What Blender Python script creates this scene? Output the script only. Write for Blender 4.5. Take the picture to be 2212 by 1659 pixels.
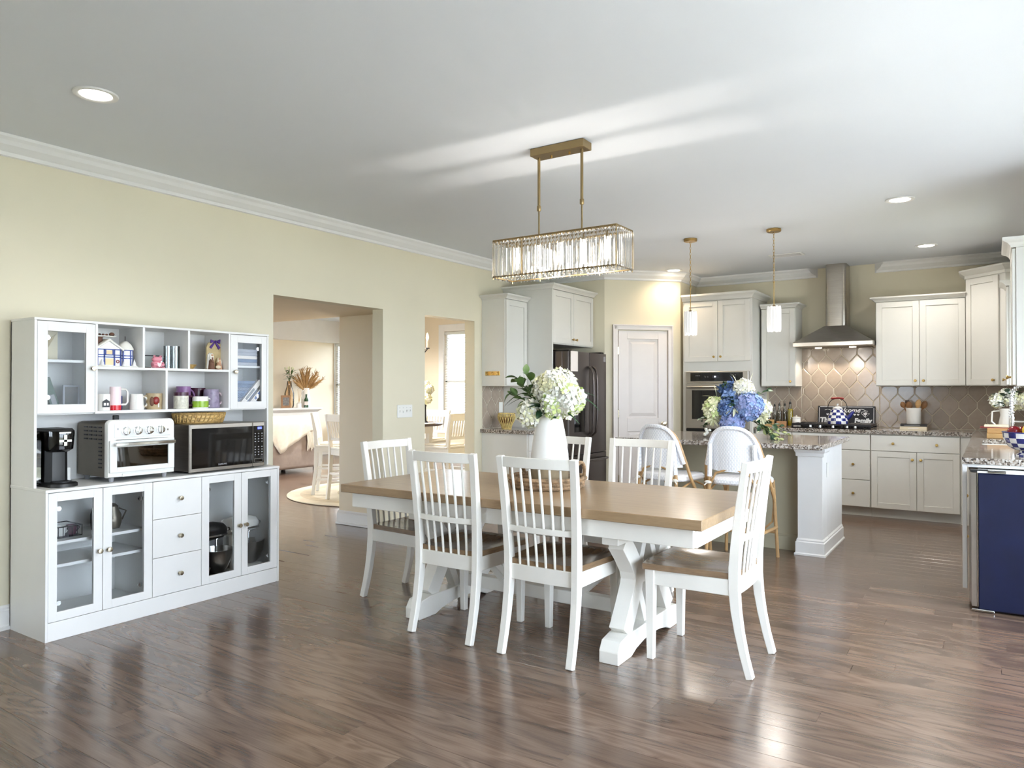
import bpy, bmesh, math, random
from mathutils import Vector, Matrix

# ---------------------------------------------------------------- camera, world, sun, exposure
for _o in list(bpy.data.objects):
    bpy.data.objects.remove(_o)
SC = bpy.context.scene
COL = SC.collection
PI = math.pi
cam_data = bpy.data.cameras.new('camera')
cam = bpy.data.objects.new('camera', cam_data)
COL.objects.link(cam)
cam_data.sensor_fit = 'HORIZONTAL'
cam_data.sensor_width = 36.0
cam_data.lens = 36.0 * 1567.0 / 2212.0
cam_data.clip_start = 0.02
cam_data.clip_end = 200
cam.location = (0, 0, 1.335)
cam.rotation_euler = (math.radians(90 + 0.457), 0, math.radians(33.57))
SC.camera = cam

world = bpy.data.worlds.new('sky')
SC.world = world
world.use_nodes = True
_bg = world.node_tree.nodes['Background']
_bg.inputs[0].default_value = (0.77, 0.875, 1.0, 1)
_bg.inputs[1].default_value = 9.0

def add_light(name, kind, loc, rot, energy, color=(1, 1, 1), **kw):
    d = bpy.data.lights.new(name, kind)
    d.energy = energy
    d.color = color
    for k, v in kw.items():
        setattr(d, k, v)
    o = bpy.data.objects.new(name, d)
    COL.objects.link(o)
    o.location = loc
    o.rotation_euler = rot
    return o

sun = add_light('sun', 'SUN', (8, -2, 9), (math.radians(18), 0, math.radians(78)), 14.0, (1.0, 0.95, 0.87), angle=0.01)

def portal(name, loc, rot, sx, sy):
    o = add_light(name, 'AREA', loc, rot, 1.0, shape='RECTANGLE', size=sx, size_y=sy)
    o.data.cycles.is_portal = True
    return o
# sky portals in window openings, added side window too (they give off nothing themselves)
portal('portal_patio_door', (1.32, 2.85, 1.22), (0, math.radians(90), 0), 2.3, 4.8)
portal('portal_rear_window', (-2.1, -1.78, 1.5), (math.radians(90), 0, 0), 1.4, 1.2)
portal('portal_sink_window', (0.46, 6.95, 1.67), (0, math.radians(90), 0), 1.15, 1.5)
portal('portal_dining_window', (-7.9, 10.66, 1.5), (math.radians(-90), 0, 0), 1.5, 1.8)
portal('portal_living_window', (-10.75, 10.66, 1.5), (math.radians(-90), 0, 0), 1.5, 1.8)
portal('portal_added_side_window', (-8.6, 1.95, 1.3), (math.radians(90), 0, 0), 3.0, 2.0)

SC.view_settings.view_transform = 'Standard'
SC.view_settings.look = 'None'
SC.view_settings.gamma = 1.0
SC.view_settings.use_curve_mapping = False
SC.view_settings.exposure = 0.52
cy = SC.cycles
cy.use_denoising = True
cy.use_adaptive_sampling = True
cy.adaptive_threshold = 0.04
cy.max_bounces = 7
cy.diffuse_bounces = 4
cy.glossy_bounces = 3
cy.transmission_bounces = 5
cy.transparent_max_bounces = 16
cy.caustics_reflective = False
cy.caustics_refractive = False
cy.sample_clamp_indirect = 10.0
cy.blur_glossy = 0.5
cy.use_light_tree = False

random.seed(7)

# ---------------------------------------------------------------- helpers: meshes
class MB:
    """collects faces; build() links them as one mesh object"""
    def __init__(s):
        s.v = []; s.f = []; s.m = []; s.mi = 0
    def _add(s, vs, fs):
        n = len(s.v)
        s.v += [Vector(p) for p in vs]
        s.f += [tuple(n + i for i in f) for f in fs]
        s.m += [s.mi] * len(fs)
        return s
    def box(s, x0, x1, y0, y1, z0, z1):
        if x0 > x1: x0, x1 = x1, x0
        if y0 > y1: y0, y1 = y1, y0
        if z0 > z1: z0, z1 = z1, z0
        return s._add([(x0, y0, z0), (x1, y0, z0), (x1, y1, z0), (x0, y1, z0), (x0, y0, z1), (x1, y0, z1), (x1, y1, z1), (x0, y1, z1)],
                      [(0, 3, 2, 1), (4, 5, 6, 7), (0, 1, 5, 4), (1, 2, 6, 5), (2, 3, 7, 6), (3, 0, 4, 7)])
    def prism(s, poly, ax, lo, hi):
        def P(a, b, c):
            return {'x': (c, a, b), 'y': (a, c, b), 'z': (a, b, c)}[ax]
        n = len(poly)
        vs = [P(a, b, lo) for a, b in poly] + [P(a, b, hi) for a, b in poly]
        fs = [tuple(range(n)), tuple(range(2 * n - 1, n - 1, -1))]
        fs += [(i, (i + 1) % n, n + (i + 1) % n, n + i) for i in range(n)]
        return s._add(vs, fs)
    def loft(s, rings, closed=True, caps=True):
        n = len(rings[0])
        vs = [p for r in rings for p in r]
        fs = []
        for j in range(len(rings) - 1):
            for i in range(n if closed else n - 1):
                a = j * n + i; b = j * n + (i + 1) % n
                fs.append((a, b, b + n, a + n))
        if caps and closed:
            fs.append(tuple(range(n - 1, -1, -1)))
            k = (len(rings) - 1) * n
            fs.append(tuple(range(k, k + n)))
        return s._add(vs, fs)
    def lathe(s, prof, n=24, c=(0, 0, 0), cap=True, check=None):
        """prof: (radius, z); check(i, j) -> material index"""
        base = len(s.f)
        rings = [[(c[0] + r * math.cos(2 * PI * i / n), c[1] + r * math.sin(2 * PI * i / n), c[2] + z) for i in range(n)] for r, z in prof]
        s.loft(rings, True, cap)
        if check:
            for j in range(len(prof) - 1):
                for i in range(n):
                    s.m[base + j * n + i] = check(i, j)
        return s
    def tube(s, pts, r, n=8, closed=False, caps=True, flat=1.0):
        pts = [Vector(p) for p in pts]
        R = r if isinstance(r, (list, tuple)) else [r] * len(pts)
        rings = []
        m = len(pts)
        ref = None
        for i, p in enumerate(pts):
            if closed:
                t = pts[(i + 1) % m] - pts[i - 1]
            else:
                t = pts[min(i + 1, m - 1)] - pts[max(i - 1, 0)]
            t = t.normalized() if t.length > 1e-9 else Vector((0, 0, 1))
            if ref is None:
                ref = Vector((0, 0, 1)) if abs(t.z) < 0.9 else Vector((0, 1, 0))
            a = t.cross(ref)
            if a.length < 1e-6:
                a = t.orthogonal()
            a.normalize()
            b = a.cross(t).normalized()
            ref = b
            rings.append([p + a * (R[i] * math.cos(2 * PI * k / n)) + b * (R[i] * flat * math.sin(2 * PI * k / n)) for k in range(n)])
        if closed:
            rings.append(rings[0])
        return s.loft(rings, True, caps and not closed)
    def bar(s, p0, p1, w, d, side=(1, 0, 0), w1=None, d1=None):
        """rectangular bar; w along side, d across it"""
        p0 = Vector(p0); p1 = Vector(p1)
        t = (p1 - p0).normalized()
        a = Vector(side); a = (a - t * a.dot(t)).normalized()
        b = t.cross(a)
        w1 = w if w1 is None else w1; d1 = d if d1 is None else d1
        rings = []
        for p, ww, dd in ((p0, w, d), (p1, w1, d1)):
            rings.append([p + a * (sx * ww / 2) + b * (sy * dd / 2) for sx, sy in ((-1, -1), (1, -1), (1, 1), (-1, 1))])
        return s.loft(rings)
    def sweep_rect(s, pts, w, d, side=(1, 0, 0)):
        """rectangular section along a path; w along side (or list), d across"""
        pts = [Vector(p) for p in pts]
        rings = []
        for i, p in enumerate(pts):
            t = (pts[min(i + 1, len(pts) - 1)] - pts[max(i - 1, 0)]).normalized()
            a = Vector(side); a = (a - t * a.dot(t)).normalized()
            b = t.cross(a)
            ww = w[i] if isinstance(w, (list, tuple)) else w
            dd = d[i] if isinstance(d, (list, tuple)) else d
            rings.append([p + a * (sx * ww / 2) + b * (sy * dd / 2) for sx, sy in ((-1, -1), (1, -1), (1, 1), (-1, 1))])
        return s.loft(rings)
    def ell(s, c, r, nu=16, nv=10):
        rx, ry, rz = (r, r, r) if not isinstance(r, (tuple, list)) else r
        rings = []
        for j in range(nv + 1):
            t = PI * (0.02 + 0.96 * j / nv)
            rings.append([(c[0] + rx * math.sin(t) * math.cos(2 * PI * i / nu), c[1] + ry * math.sin(t) * math.sin(2 * PI * i / nu), c[2] - rz * math.cos(t)) for i in range(nu)])
        return s.loft(rings)
    def xf(s, start, mat):
        for i in range(start, len(s.v)):
            s.v[i] = mat @ s.v[i]
        return s
    def mark(s):
        return len(s.v)
    def mesh(s, name, mats, bev=0, smooth=False, seg=1, off=None, ang=40):
        bm = bmesh.new()
        o = Vector(off) if off is not None else Vector((0, 0, 0))
        bv = [bm.verts.new(p - o) for p in s.v]
        for f, m in zip(s.f, s.m):
            try:
                fc = bm.faces.new([bv[i] for i in f]); fc.material_index = m
            except ValueError:
                pass
        bmesh.ops.remove_doubles(bm, verts=bm.verts, dist=1e-6)
        bmesh.ops.recalc_face_normals(bm, faces=bm.faces)
        if bev:
            es = [e for e in bm.edges if len(e.link_faces) == 2 and e.calc_face_angle(0) > 0.5]
            bmesh.ops.bevel(bm, geom=es, offset=bev, segments=seg, profile=0.5, affect='EDGES', clamp_overlap=True)
        me = bpy.data.meshes.new(name)
        bm.to_mesh(me); bm.free()
        for m in (mats if isinstance(mats, (list, tuple)) else [mats]):
            me.materials.append(MT[m])
        if smooth:
            for p in me.polygons: p.use_smooth = True
            me.set_sharp_from_angle(angle=math.radians(ang))
        return me

WORLD_ROOTS = {}
def link(name, me, parent=None, loc=None, rot=None):
    o = bpy.data.objects.new(name, me)
    COL.objects.link(o)
    if parent is not None: o.parent = parent
    if loc is not None: o.location = loc
    if rot is not None: o.rotation_euler = rot
    return o

def part(name, mb, mat, parent=None, bev=0, smooth=False, seg=1, label=None, kind=None, ang=40):
    """mesh part; vertices are in the parent's local space, or in world space below a world root"""
    off = WORLD_ROOTS.get(parent.name) if parent is not None else None
    o = link(name, mb.mesh(name, mat, bev, smooth, seg, off, ang), parent)
    if off is not None: WORLD_ROOTS[o.name] = off
    if label: o['label'] = label
    if kind: o['kind'] = kind
    return o

def tag(o, label, cat, group=None):
    o['label'] = label; o['category'] = cat
    if group: o['group'] = group
    return o

def thing(name, label, cat, loc=(0, 0, 0), rz=0.0, group=None, world=False):
    o = link(name, None, None, loc, (0, 0, rz))
    o.empty_display_size = 0.1
    tag(o, label, cat, group)
    if world: WORLD_ROOTS[o.name] = Vector(loc)
    return o

def struct(name, mb, mat, bev=0, smooth=False):
    o = part(name, mb, mat, None, bev, smooth)
    o['kind'] = 'structure'
    return o

def solo(name, mb, mat, label, cat, loc=(0, 0, 0), rz=0, group=None, bev=0, smooth=False, world=False, ang=40, seg=1):
    """a thing that is one mesh; origin at loc"""
    o = link(name, mb.mesh(name, mat, bev, smooth, seg, loc if world else None, ang), None, loc, (0, 0, rz))
    return tag(o, label, cat, group)

KIDS = {}
def copy_tree(o, parent=None):
    c = o.copy(); COL.objects.link(c); c.parent = parent
    for ch in [k for k in bpy.data.objects if k.parent is o]:
        copy_tree(ch, c)
    return c
def dup(root, loc, rz, label=None, group=None):
    kids = {}
    for k in bpy.data.objects:
        if k.parent is not None: kids.setdefault(k.parent.name, []).append(k)
    def cp(o, parent):
        c = o.copy(); COL.objects.link(c); c.parent = parent
        for ch in kids.get(o.name, []): cp(ch, c)
        return c
    r = cp(root, None)
    r.location = loc; r.rotation_euler = (0, 0, rz)
    if label: r['label'] = label
    if group: r['group'] = group
    return r

def text_part(body, size, mat, parent, loc, rot, extrude=0.0006, name='lettering', align='CENTER', shear=0.0, sx=1.0, font_bold=0.0):
    cu = bpy.data.curves.new(name, 'FONT')
    cu.body = body; cu.size = size; cu.extrude = extrude; cu.align_x = align; cu.align_y = 'CENTER'
    cu.shear = shear; cu.offset = font_bold; cu.resolution_u = 3
    t = bpy.data.objects.new(name, cu)
    me = bpy.data.meshes.new_from_object(t)
    bpy.data.objects.remove(t)
    me.materials.clear(); me.materials.append(MT[mat])
    o = link(name, me, parent, loc, rot)
    o.scale = (sx, 1, 1)
    return o

# ---------------------------------------------------------------- helpers: materials
MT = {}
def lin(c):
    def g(x):
        x = x / 255.0
        return x / 12.92 if x <= 0.04045 else ((x + 0.055) / 1.055) ** 2.4
    return (g(c[0]), g(c[1]), g(c[2]), 1)

class NT:
    def __init__(s, name):
        s.mat = bpy.data.materials.new(name); s.mat.use_nodes = True
        s.t = s.mat.node_tree; s.n = s.t.nodes; s.l = s.t.links
        s.bsdf = s.n['Principled BSDF']; s.out = s.n['Material Output']
        MT[name] = s.mat
    def node(s, kind, **kw):
        n = s.n.new(kind)
        for k, v in kw.items():
            if k.startswith('i_'):
                key = k[2:].replace('_', ' ')
                n.inputs[int(key) if key.isdigit() else key].default_value = v
            else:
                setattr(n, k, v)
        return n
    def link(s, a, b): s.l.new(a, b)
    def ramp(s, fac, stops):
        r = s.n.new('ShaderNodeValToRGB')
        e = r.color_ramp.elements
        while len(e) > 1: e.remove(e[-1])
        e[0].position = stops[0][0]; e[0].color = stops[0][1]
        for p, c in stops[1:]:
            k = e.new(p); k.color = c
        s.link(fac, r.inputs[0])
        return r.outputs[0]
    def coords(s, scale=(1, 1, 1), kind='Object', rot=(0, 0, 0)):
        tc = s.n.new('ShaderNodeTexCoord'); mp = s.n.new('ShaderNodeMapping')
        mp.inputs['Scale'].default_value = scale; mp.inputs['Rotation'].default_value = rot
        s.link(tc.outputs[kind], mp.inputs[0])
        return mp.outputs[0]
    def noise(s, vec, scale, detail=2, rough=0.5, dist=0):
        n = s.node('ShaderNodeTexNoise'); n.inputs['Scale'].default_value = scale
        n.inputs['Detail'].default_value = detail; n.inputs['Roughness'].default_value = rough; n.inputs['Distortion'].default_value = dist
        if vec is not None: s.link(vec, n.inputs['Vector'])
        return n.outputs['Fac']
    def math(s, op, a, b=None, c=None):
        n = s.node('ShaderNodeMath', operation=op)
        for i, x in enumerate((a, b, c)):
            if x is None: continue
            if isinstance(x, (int, float)): n.inputs[i].default_value = x
            else: s.link(x, n.inputs[i])
        return n.outputs[0]
    def mix(s, fac, a, b, mode='MIX'):
        n = s.node('ShaderNodeMix', data_type='RGBA', blend_type=mode)
        for sock, x in ((n.inputs[0], fac), (n.inputs[6], a), (n.inputs[7], b)):
            if isinstance(x, (int, float)): sock.default_value = x
            elif isinstance(x, tuple): sock.default_value = x
            else: s.link(x, sock)
        return n.outputs[2]
    def bump(s, h, strength=0.2, dist=0.01):
        b = s.node('ShaderNodeBump'); b.inputs['Strength'].default_value = strength; b.inputs['Distance'].default_value = dist
        s.link(h, b.inputs['Height']); s.link(b.outputs[0], s.bsdf.inputs['Normal'])

def pm(name, c, rough=0.5, metal=0.0, var=0.04, vs=6.0, bump=0.0, bs=60.0, coat=0.0, emit=0.0, ecol=None, trans=0.0, spec=None, sss=0.0, bd=0.003):
    """principled material with a little procedural variation of its colour"""
    t = NT(name)
    b = t.bsdf
    col = lin(c)
    v = t.coords()
    if var:
        n = t.noise(v, vs, 3)
        d = tuple(x * (1 - var * 2) for x in col[:3]) + (1,)
        u = tuple(min(1, x * (1 + var)) for x in col[:3]) + (1,)
        t.link(t.ramp(n, [(0.3, d), (0.7, u)]), b.inputs['Base Color'])
    else:
        b.inputs['Base Color'].default_value = col
    b.inputs['Roughness'].default_value = rough
    b.inputs['Metallic'].default_value = metal
    if spec is not None: b.inputs['Specular IOR Level'].default_value = spec
    if coat: b.inputs['Coat Weight'].default_value = coat; b.inputs['Coat Roughness'].default_value = 0.08
    if emit:
        b.inputs['Emission Color'].default_value = lin(ecol or c); b.inputs['Emission Strength'].default_value = emit
    if trans: b.inputs['Transmission Weight'].default_value = trans
    if sss:
        b.inputs['Subsurface Weight'].default_value = sss; b.inputs['Subsurface Radius'].default_value = (0.02, 0.02, 0.02)
    if bump: t.bump(t.noise(v, bs, 3), bump, bd)
    return t

def glassy(name, tint=(1, 1, 1, 1), gloss=0.12, rough=0.02, fres=1.35):
    """thin clear glass: lets light straight through, mirrors at its own Fresnel rate"""
    t = NT(name)
    t.n.remove(t.bsdf)
    a = t.node('ShaderNodeBsdfTransparent'); a.inputs[0].default_value = tint
    g = t.node('ShaderNodeBsdfGlossy'); g.inputs['Roughness'].default_value = rough
    f = t.node('ShaderNodeFresnel'); f.inputs[0].default_value = fres
    k = t.math('ADD', f.outputs[0], gloss - 0.04)
    m = t.node('ShaderNodeMixShader')
    t.link(k, m.inputs[0]); t.link(a.outputs[0], m.inputs[1]); t.link(g.outputs[0], m.inputs[2])
    t.link(m.outputs[0], t.out.inputs[0])
    return t
# ---------------------------------------------------------------- materials
pm('wall_paint', (223, 216, 193), 0.62, var=0.015, vs=1.5, bump=0.05, bs=220)
pm('wall_far_paint', (234, 221, 198), 0.65, var=0.015, vs=1.5)
pm('ceiling_paint', (221, 225, 230), 0.8, var=0.01, vs=1.0, bump=0.08, bs=160)
pm('trim_white', (232, 232, 231), 0.35, var=0.01)
pm('cabinet_paint', (221, 220, 214), 0.38, var=0.012, vs=3)
pm('hutch_white', (235, 234, 232), 0.42, var=0.012, vs=4, bump=0.04, bs=90)
pm('chair_white', (236, 233, 226), 0.33, var=0.015, vs=8)
pm('island_paint', (168, 161, 139), 0.6, var=0.015)
pm('door_white', (232, 226, 222), 0.4, var=0.01)
pm('white_plastic', (236, 236, 232), 0.35, var=0.01)
pm('ceramic_white', (243, 241, 236), 0.18, var=0.012, coat=0.3)
pm('matte_ceramic', (238, 237, 234), 0.55, var=0.02, bump=0.1, bs=40)
pm('steel', (190, 186, 180), 0.28, 1.0, var=0.05, vs=3)
pm('chrome', (225, 226, 228), 0.08, 1.0, var=0)
pm('black_steel', (98, 91, 88), 0.3, 0.85, var=0.05, vs=2)
pm('brass', (196, 164, 100), 0.28, 1.0, var=0.04)
pm('gold_metal', (176, 146, 92), 0.33, 1.0, var=0.03)
pm('bronze_frame', (150, 130, 94), 0.42, 0.9, var=0.03)
pm('knob_nickel', (200, 190, 168), 0.25, 1.0, var=0.03)
pm('black_plastic', (22, 22, 23), 0.4, var=0.05, bump=0.05, bs=200)
pm('black_gloss', (10, 10, 12), 0.06, var=0, coat=0.4)
pm('dark_rubber', (30, 29, 28), 0.7, var=0.05)
pm('iron_black', (26, 26, 30), 0.45, 0.2, var=0.06)
pm('oven_gray', (120, 112, 100), 0.4, 0.7, var=0.05)
pm('navy_panel', (8, 18, 52), 0.38, var=0.10, vs=9, bump=0.06, bs=150)
pm('navy_glaze', (38, 46, 122), 0.15, var=0.05, coat=0.3)
pm('white_glaze', (240, 240, 240), 0.15, var=0.01, coat=0.3)
pm('grout', (214, 204, 186), 0.8, var=0.04, vs=60)
pm('rattan', (178, 142, 96), 0.45, var=0.10, vs=14, bump=0.1, bs=80)
pm('linen_white', (238, 234, 224), 0.85, var=0.03, vs=20, bump=0.2, bs=260)
pm('sofa_grey', (170, 158, 152), 0.9, var=0.05, vs=12, bump=0.2, bs=180)
pm('rug_cream', (222, 212, 192), 0.95, var=0.07, vs=5, bump=0.3, bs=120)
pm('rug_sand', (205, 191, 166), 0.95, var=0.08, vs=9, bump=0.3, bs=120)
pm('dark_wood', (72, 54, 44), 0.35, var=0.12, vs=8)
pm('mid_wood', (150, 108, 70), 0.45, var=0.12, vs=10)
pm('pale_wood', (206, 168, 112), 0.5, var=0.08, vs=12)
pm('spoon_wood', (134, 92, 52), 0.5, var=0.14, vs=16)
pm('leaf_dark', (46, 82, 50), 0.45, var=0.15, vs=12)
pm('leaf_mid', (92, 122, 66), 0.5, var=0.14, vs=12)
pm('leaf_pale', (168, 178, 118), 0.55, var=0.12, vs=12)
pm('stem_green', (98, 112, 60), 0.6, var=0.1)
pm('petal_white', (243, 243, 234), 0.6, var=0.03, vs=14, sss=0.15)
pm('petal_cream', (232, 232, 196), 0.6, var=0.05, vs=14, sss=0.1)
pm('petal_lime', (206, 222, 150), 0.6, var=0.07, vs=14)
pm('petal_blue', (128, 156, 206), 0.6, var=0.10, vs=18)
pm('petal_violet', (148, 160, 208), 0.6, var=0.10, vs=18)
pm('petal_navy', (56, 88, 142), 0.6, var=0.16, vs=18)
pm('pampas', (186, 148, 98), 0.9, var=0.12, vs=20)
pm('terracotta', (178, 118, 84), 0.6, var=0.06)
pm('paper', (236, 228, 222), 0.8, var=0.02)
pm('paper_ivory', (226, 214, 186), 0.75, var=0.05, vs=16)
pm('book_green', (72, 92, 78), 0.6, var=0.10, vs=30)
pm('book_yellow', (206, 176, 96), 0.6, var=0.06)
pm('book_cream', (226, 214, 188), 0.6, var=0.05)
pm('book_black', (34, 30, 30), 0.5, var=0.05)
pm('book_red', (132, 44, 44), 0.5, var=0.05)
pm('book_slate', (128, 138, 158), 0.6, var=0.06)
pm('linen_blue', (120, 138, 168), 0.9, var=0.14, vs=30)
pm('linen_grey', (176, 178, 188), 0.9, var=0.08, vs=30)
pm('pink_glaze', (232, 152, 168), 0.35, var=0.06, vs=30)
pm('heart_pink', (248, 226, 230), 0.4, var=0.02)
pm('red_glaze', (206, 34, 50), 0.25, var=0.03)
pm('red_wood', (136, 34, 30), 0.35, var=0.08, vs=20)
pm('lime_glaze', (146, 184, 50), 0.3, var=0.10, vs=40)
pm('purple_cloth', (74, 34, 122), 0.6, var=0.08)
pm('plum_glaze', (72, 28, 52), 0.3, var=0.06)
pm('lilac_glaze', (150, 138, 164), 0.3, var=0.16, vs=40)
pm('purple_glaze', (150, 108, 160), 0.3, var=0.16, vs=40)
pm('khaki_glaze', (178, 158, 124), 0.4, var=0.08, vs=30)
pm('speckle_glaze', (222, 218, 204), 0.35, var=0.12, vs=70)
pm('stone_tan', (190, 170, 128), 0.8, var=0.1, vs=30)
pm('skin_clay', (206, 160, 128), 0.7, var=0.1, vs=60)
pm('brown_clay', (112, 76, 58), 0.7, var=0.1, vs=60)
pm('snow_paint', (240, 238, 230), 0.6, var=0.03)
pm('house_blue', (58, 78, 156), 0.5, var=0.08, vs=40)
pm('warm_window', (232, 206, 160), 0.4, var=0.06)
pm('sign_black', (30, 31, 38), 0.6, var=0.12, vs=12)
pm('chalk', (232, 232, 232), 0.8, var=0.05, vs=60)
pm('oil_yellow', (180, 156, 20), 0.12, var=0.06, coat=0.3)
pm('herb_brown', (96, 82, 44), 0.7, var=0.35, vs=90)
pm('apple_red', (128, 22, 36), 0.25, var=0.15, vs=20)
pm('peach', (240, 164, 72), 0.4, var=0.1, vs=20)
pm('lemon', (236, 206, 70), 0.4, var=0.05, bump=0.1, bs=200)
pm('cork', (186, 140, 100), 0.8, var=0.1, vs=60)
pm('bottle_green', (40, 78, 48), 0.1, var=0.05, coat=0.4)
pm('photo_grey', (120, 116, 112), 0.5, var=0.3, vs=30)
pm('patio_stone', (214, 211, 205), 0.8, var=0.05, vs=2)
pm('lawn_soil', (124, 126, 108), 0.95, var=0.2, vs=1.5)

pm('bulb_glow', (255, 246, 232), 0.4, var=0, emit=7.0)
pm('candle_glow', (255, 226, 176), 0.4, var=0, emit=30.0)
pm('downlight_glow', (255, 246, 230), 0.4, var=0, emit=14.0)
pm('hood_glow', (255, 240, 214), 0.4, var=0, emit=14.0)
pm('frosted_lit', (205, 204, 202), 0.35, var=0, emit=0.42)
pm('display_blue', (80, 92, 255), 0.3, var=0, emit=2.0)
pm('display_white', (220, 226, 240), 0.3, var=0, emit=1.5)
pm('print_grey', (150, 150, 154), 0.5, var=0)
pm('print_dark', (40, 42, 50), 0.5, var=0)
pm('print_blue', (96, 116, 168), 0.5, var=0.05)
pm('vent_grey', (150, 150, 150), 0.5, var=0)
pm('tray_weave', (160, 130, 98), 0.8, var=0.3, vs=34, bump=0.7, bs=90, bd=0.008)
pm('basket_weave', (198, 162, 98), 0.7, var=0.25, vs=60, bump=0.4, bs=90)
pm('yellow_weave', (222, 198, 128), 0.6, var=0.18, vs=50)
pm('weathered_wood', (150, 132, 104), 0.7, var=0.16, vs=12, bump=0.2, bs=40)
def blind_mat():
    t = NT('blind_white')
    a = t.node('ShaderNodeBsdfTranslucent'); a.inputs[0].default_value = lin((244, 244, 242))
    t.bsdf.inputs['Base Color'].default_value = lin((240, 240, 237)); t.bsdf.inputs['Roughness'].default_value = 0.5
    m = t.node('ShaderNodeMixShader'); m.inputs[0].default_value = 0.5
    t.link(t.bsdf.outputs[0], m.inputs[1]); t.link(a.outputs[0], m.inputs[2]); t.link(m.outputs[0], t.out.inputs[0])
blind_mat()
glassy('window_glass', (0.985, 0.99, 0.99, 1), 0.04, 0.02, 1.12)
glassy('cabinet_glass', (0.96, 0.97, 0.975, 1), 0.042, 0.02, 1.16)
glassy('clear_glass', (0.93, 0.95, 0.95, 1), 0.10)
glassy('amber_glass', (0.95, 0.82, 0.66, 1), 0.12)
glassy('oven_glass', (0.30, 0.31, 0.28, 1), 0.16)

def crystal():
    t = NT('crystal'); t.n.remove(t.bsdf)
    a = t.node('ShaderNodeBsdfTransparent'); a.inputs[0].default_value = (0.9, 0.92, 0.95, 1)
    g = t.node('ShaderNodeBsdfGlass'); g.inputs['Roughness'].default_value = 0.08; g.inputs['IOR'].default_value = 1.5
    m = t.node('ShaderNodeMixShader'); m.inputs[0].default_value = 0.88
    t.link(a.outputs[0], m.inputs[1]); t.link(g.outputs[0], m.inputs[2]); t.link(m.outputs[0], t.out.inputs[0])
crystal()

for _m in ('bulb_glow', 'candle_glow', 'downlight_glow', 'hood_glow', 'frosted_lit', 'display_blue', 'display_white'):
    MT[_m].cycles.emission_sampling = 'NONE'      # their lamps do the lighting

def wood_floor(name, planked):
    t = NT(name)
    tc = t.node('ShaderNodeTexCoord')
    if planked:                       # single boards: offset per board
        oi = t.node('ShaderNodeObjectInfo')
        rnd = oi.outputs['Random']
        cmb = t.node('ShaderNodeCombineXYZ')
        t.link(t.math('MULTIPLY', rnd, 37.0), cmb.inputs[0]); t.link(t.math('MULTIPLY', rnd, 91.0), cmb.inputs[1])
    else:                             # continuous floor beyond the boards
        br = t.node('ShaderNodeTexBrick', offset=0.37, offset_frequency=2)
        br.inputs['Color1'].default_value = (0, 0, 0, 1); br.inputs['Color2'].default_value = (1, 1, 1, 1)
        br.inputs['Mortar'].default_value = (0.2, 0.2, 0.2, 1); br.inputs['Scale'].default_value = 1.0
        br.inputs['Brick Width'].default_value = 1.4; br.inputs['Row Height'].default_value = 0.125; br.inputs['Mortar Size'].default_value = 0.001
        t.link(tc.outputs['Object'], br.inputs[0])
        rnd = br.outputs['Color']
        cmb = t.node('ShaderNodeCombineXYZ')
        t.link(t.math('MULTIPLY', rnd, 37.0), cmb.inputs[0]); t.link(t.math('MULTIPLY', rnd, 91.0), cmb.inputs[1])
    add = t.node('ShaderNodeVectorMath', operation='ADD')
    t.link(tc.outputs['Object'], add.inputs[0]); t.link(cmb.outputs[0], add.inputs[1])
    def mp(sc):
        m = t.node('ShaderNodeMapping'); m.inputs['Scale'].default_value = sc; t.link(add.outputs[0], m.inputs[0]); return m.outputs[0]
    n1 = t.noise(mp((0.8, 4.0, 1)), 1.5, 2, 0.5, 0.6)
    rings = t.math('SINE', t.math('MULTIPLY', n1, 46.0))
    rings = t.math('ADD', t.math('MULTIPLY', rings, 0.5), 0.5)
    fine = t.noise(mp((5, 130, 1)), 1.0, 4, 0.65)
    broad = t.noise(mp((0.8, 6, 1)), 1.3, 3)
    g = t.math('ADD', t.math('MULTIPLY', rings, 0.20), t.math('MULTIPLY', fine, 0.50))
    g = t.math('ADD', g, t.math('MULTIPLY', broad, 0.45))
    col = t.ramp(g, [(0.30, lin((70, 53, 44))), (0.52, lin((104, 84, 71))), (0.82, lin((126, 105, 90)))])
    tone = t.ramp(rnd, [(0.0, (0.80, 0.79, 0.79, 1)), (0.5, (0.97, 0.97, 0.97, 1)), (1.0, (1.16, 1.14, 1.12, 1))])
    t.link(t.mix(1.0, col, tone, 'MULTIPLY'), t.bsdf.inputs['Base Color'])
    t.link(t.ramp(g, [(0.2, (0.17,) * 3 + (1,)), (0.9, (0.25,) * 3 + (1,))]), t.bsdf.inputs['Roughness'])
    t.bsdf.inputs['Specular IOR Level'].default_value = 1.0
    t.bump(g, 0.035, 0.002)
wood_floor('floor_board', True)
wood_floor('floor_wood', False)

def wood(name, dark, light, along=(1, 12, 12), rough=0.35, coat=0.0, s=3.0):
    t = NT(name)
    v = t.coords(along)
    a = t.noise(v, s, 4, 0.6, 0.4); b = t.noise(v, s * 7, 3)
    g = t.math('ADD', t.math('MULTIPLY', a, 0.65), t.math('MULTIPLY', b, 0.35))
    t.link(t.ramp(g, [(0.3, lin(dark)), (0.7, lin(light))]), t.bsdf.inputs['Base Color'])
    t.bsdf.inputs['Roughness'].default_value = rough
    if coat: t.bsdf.inputs['Coat Weight'].default_value = coat; t.bsdf.inputs['Coat Roughness'].default_value = 0.1
    t.bump(b, 0.015, 0.001)
wood('table_top', (140, 114, 84), (168, 142, 110), (1, 12, 12), 0.29, 0.08)
wood('seat_wood', (104, 82, 60), (146, 118, 88), (10, 1, 10), 0.22, 0.2)
wood('brown_board', (176, 134, 84), (206, 166, 112), (1, 14, 14), 0.5)

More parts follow.
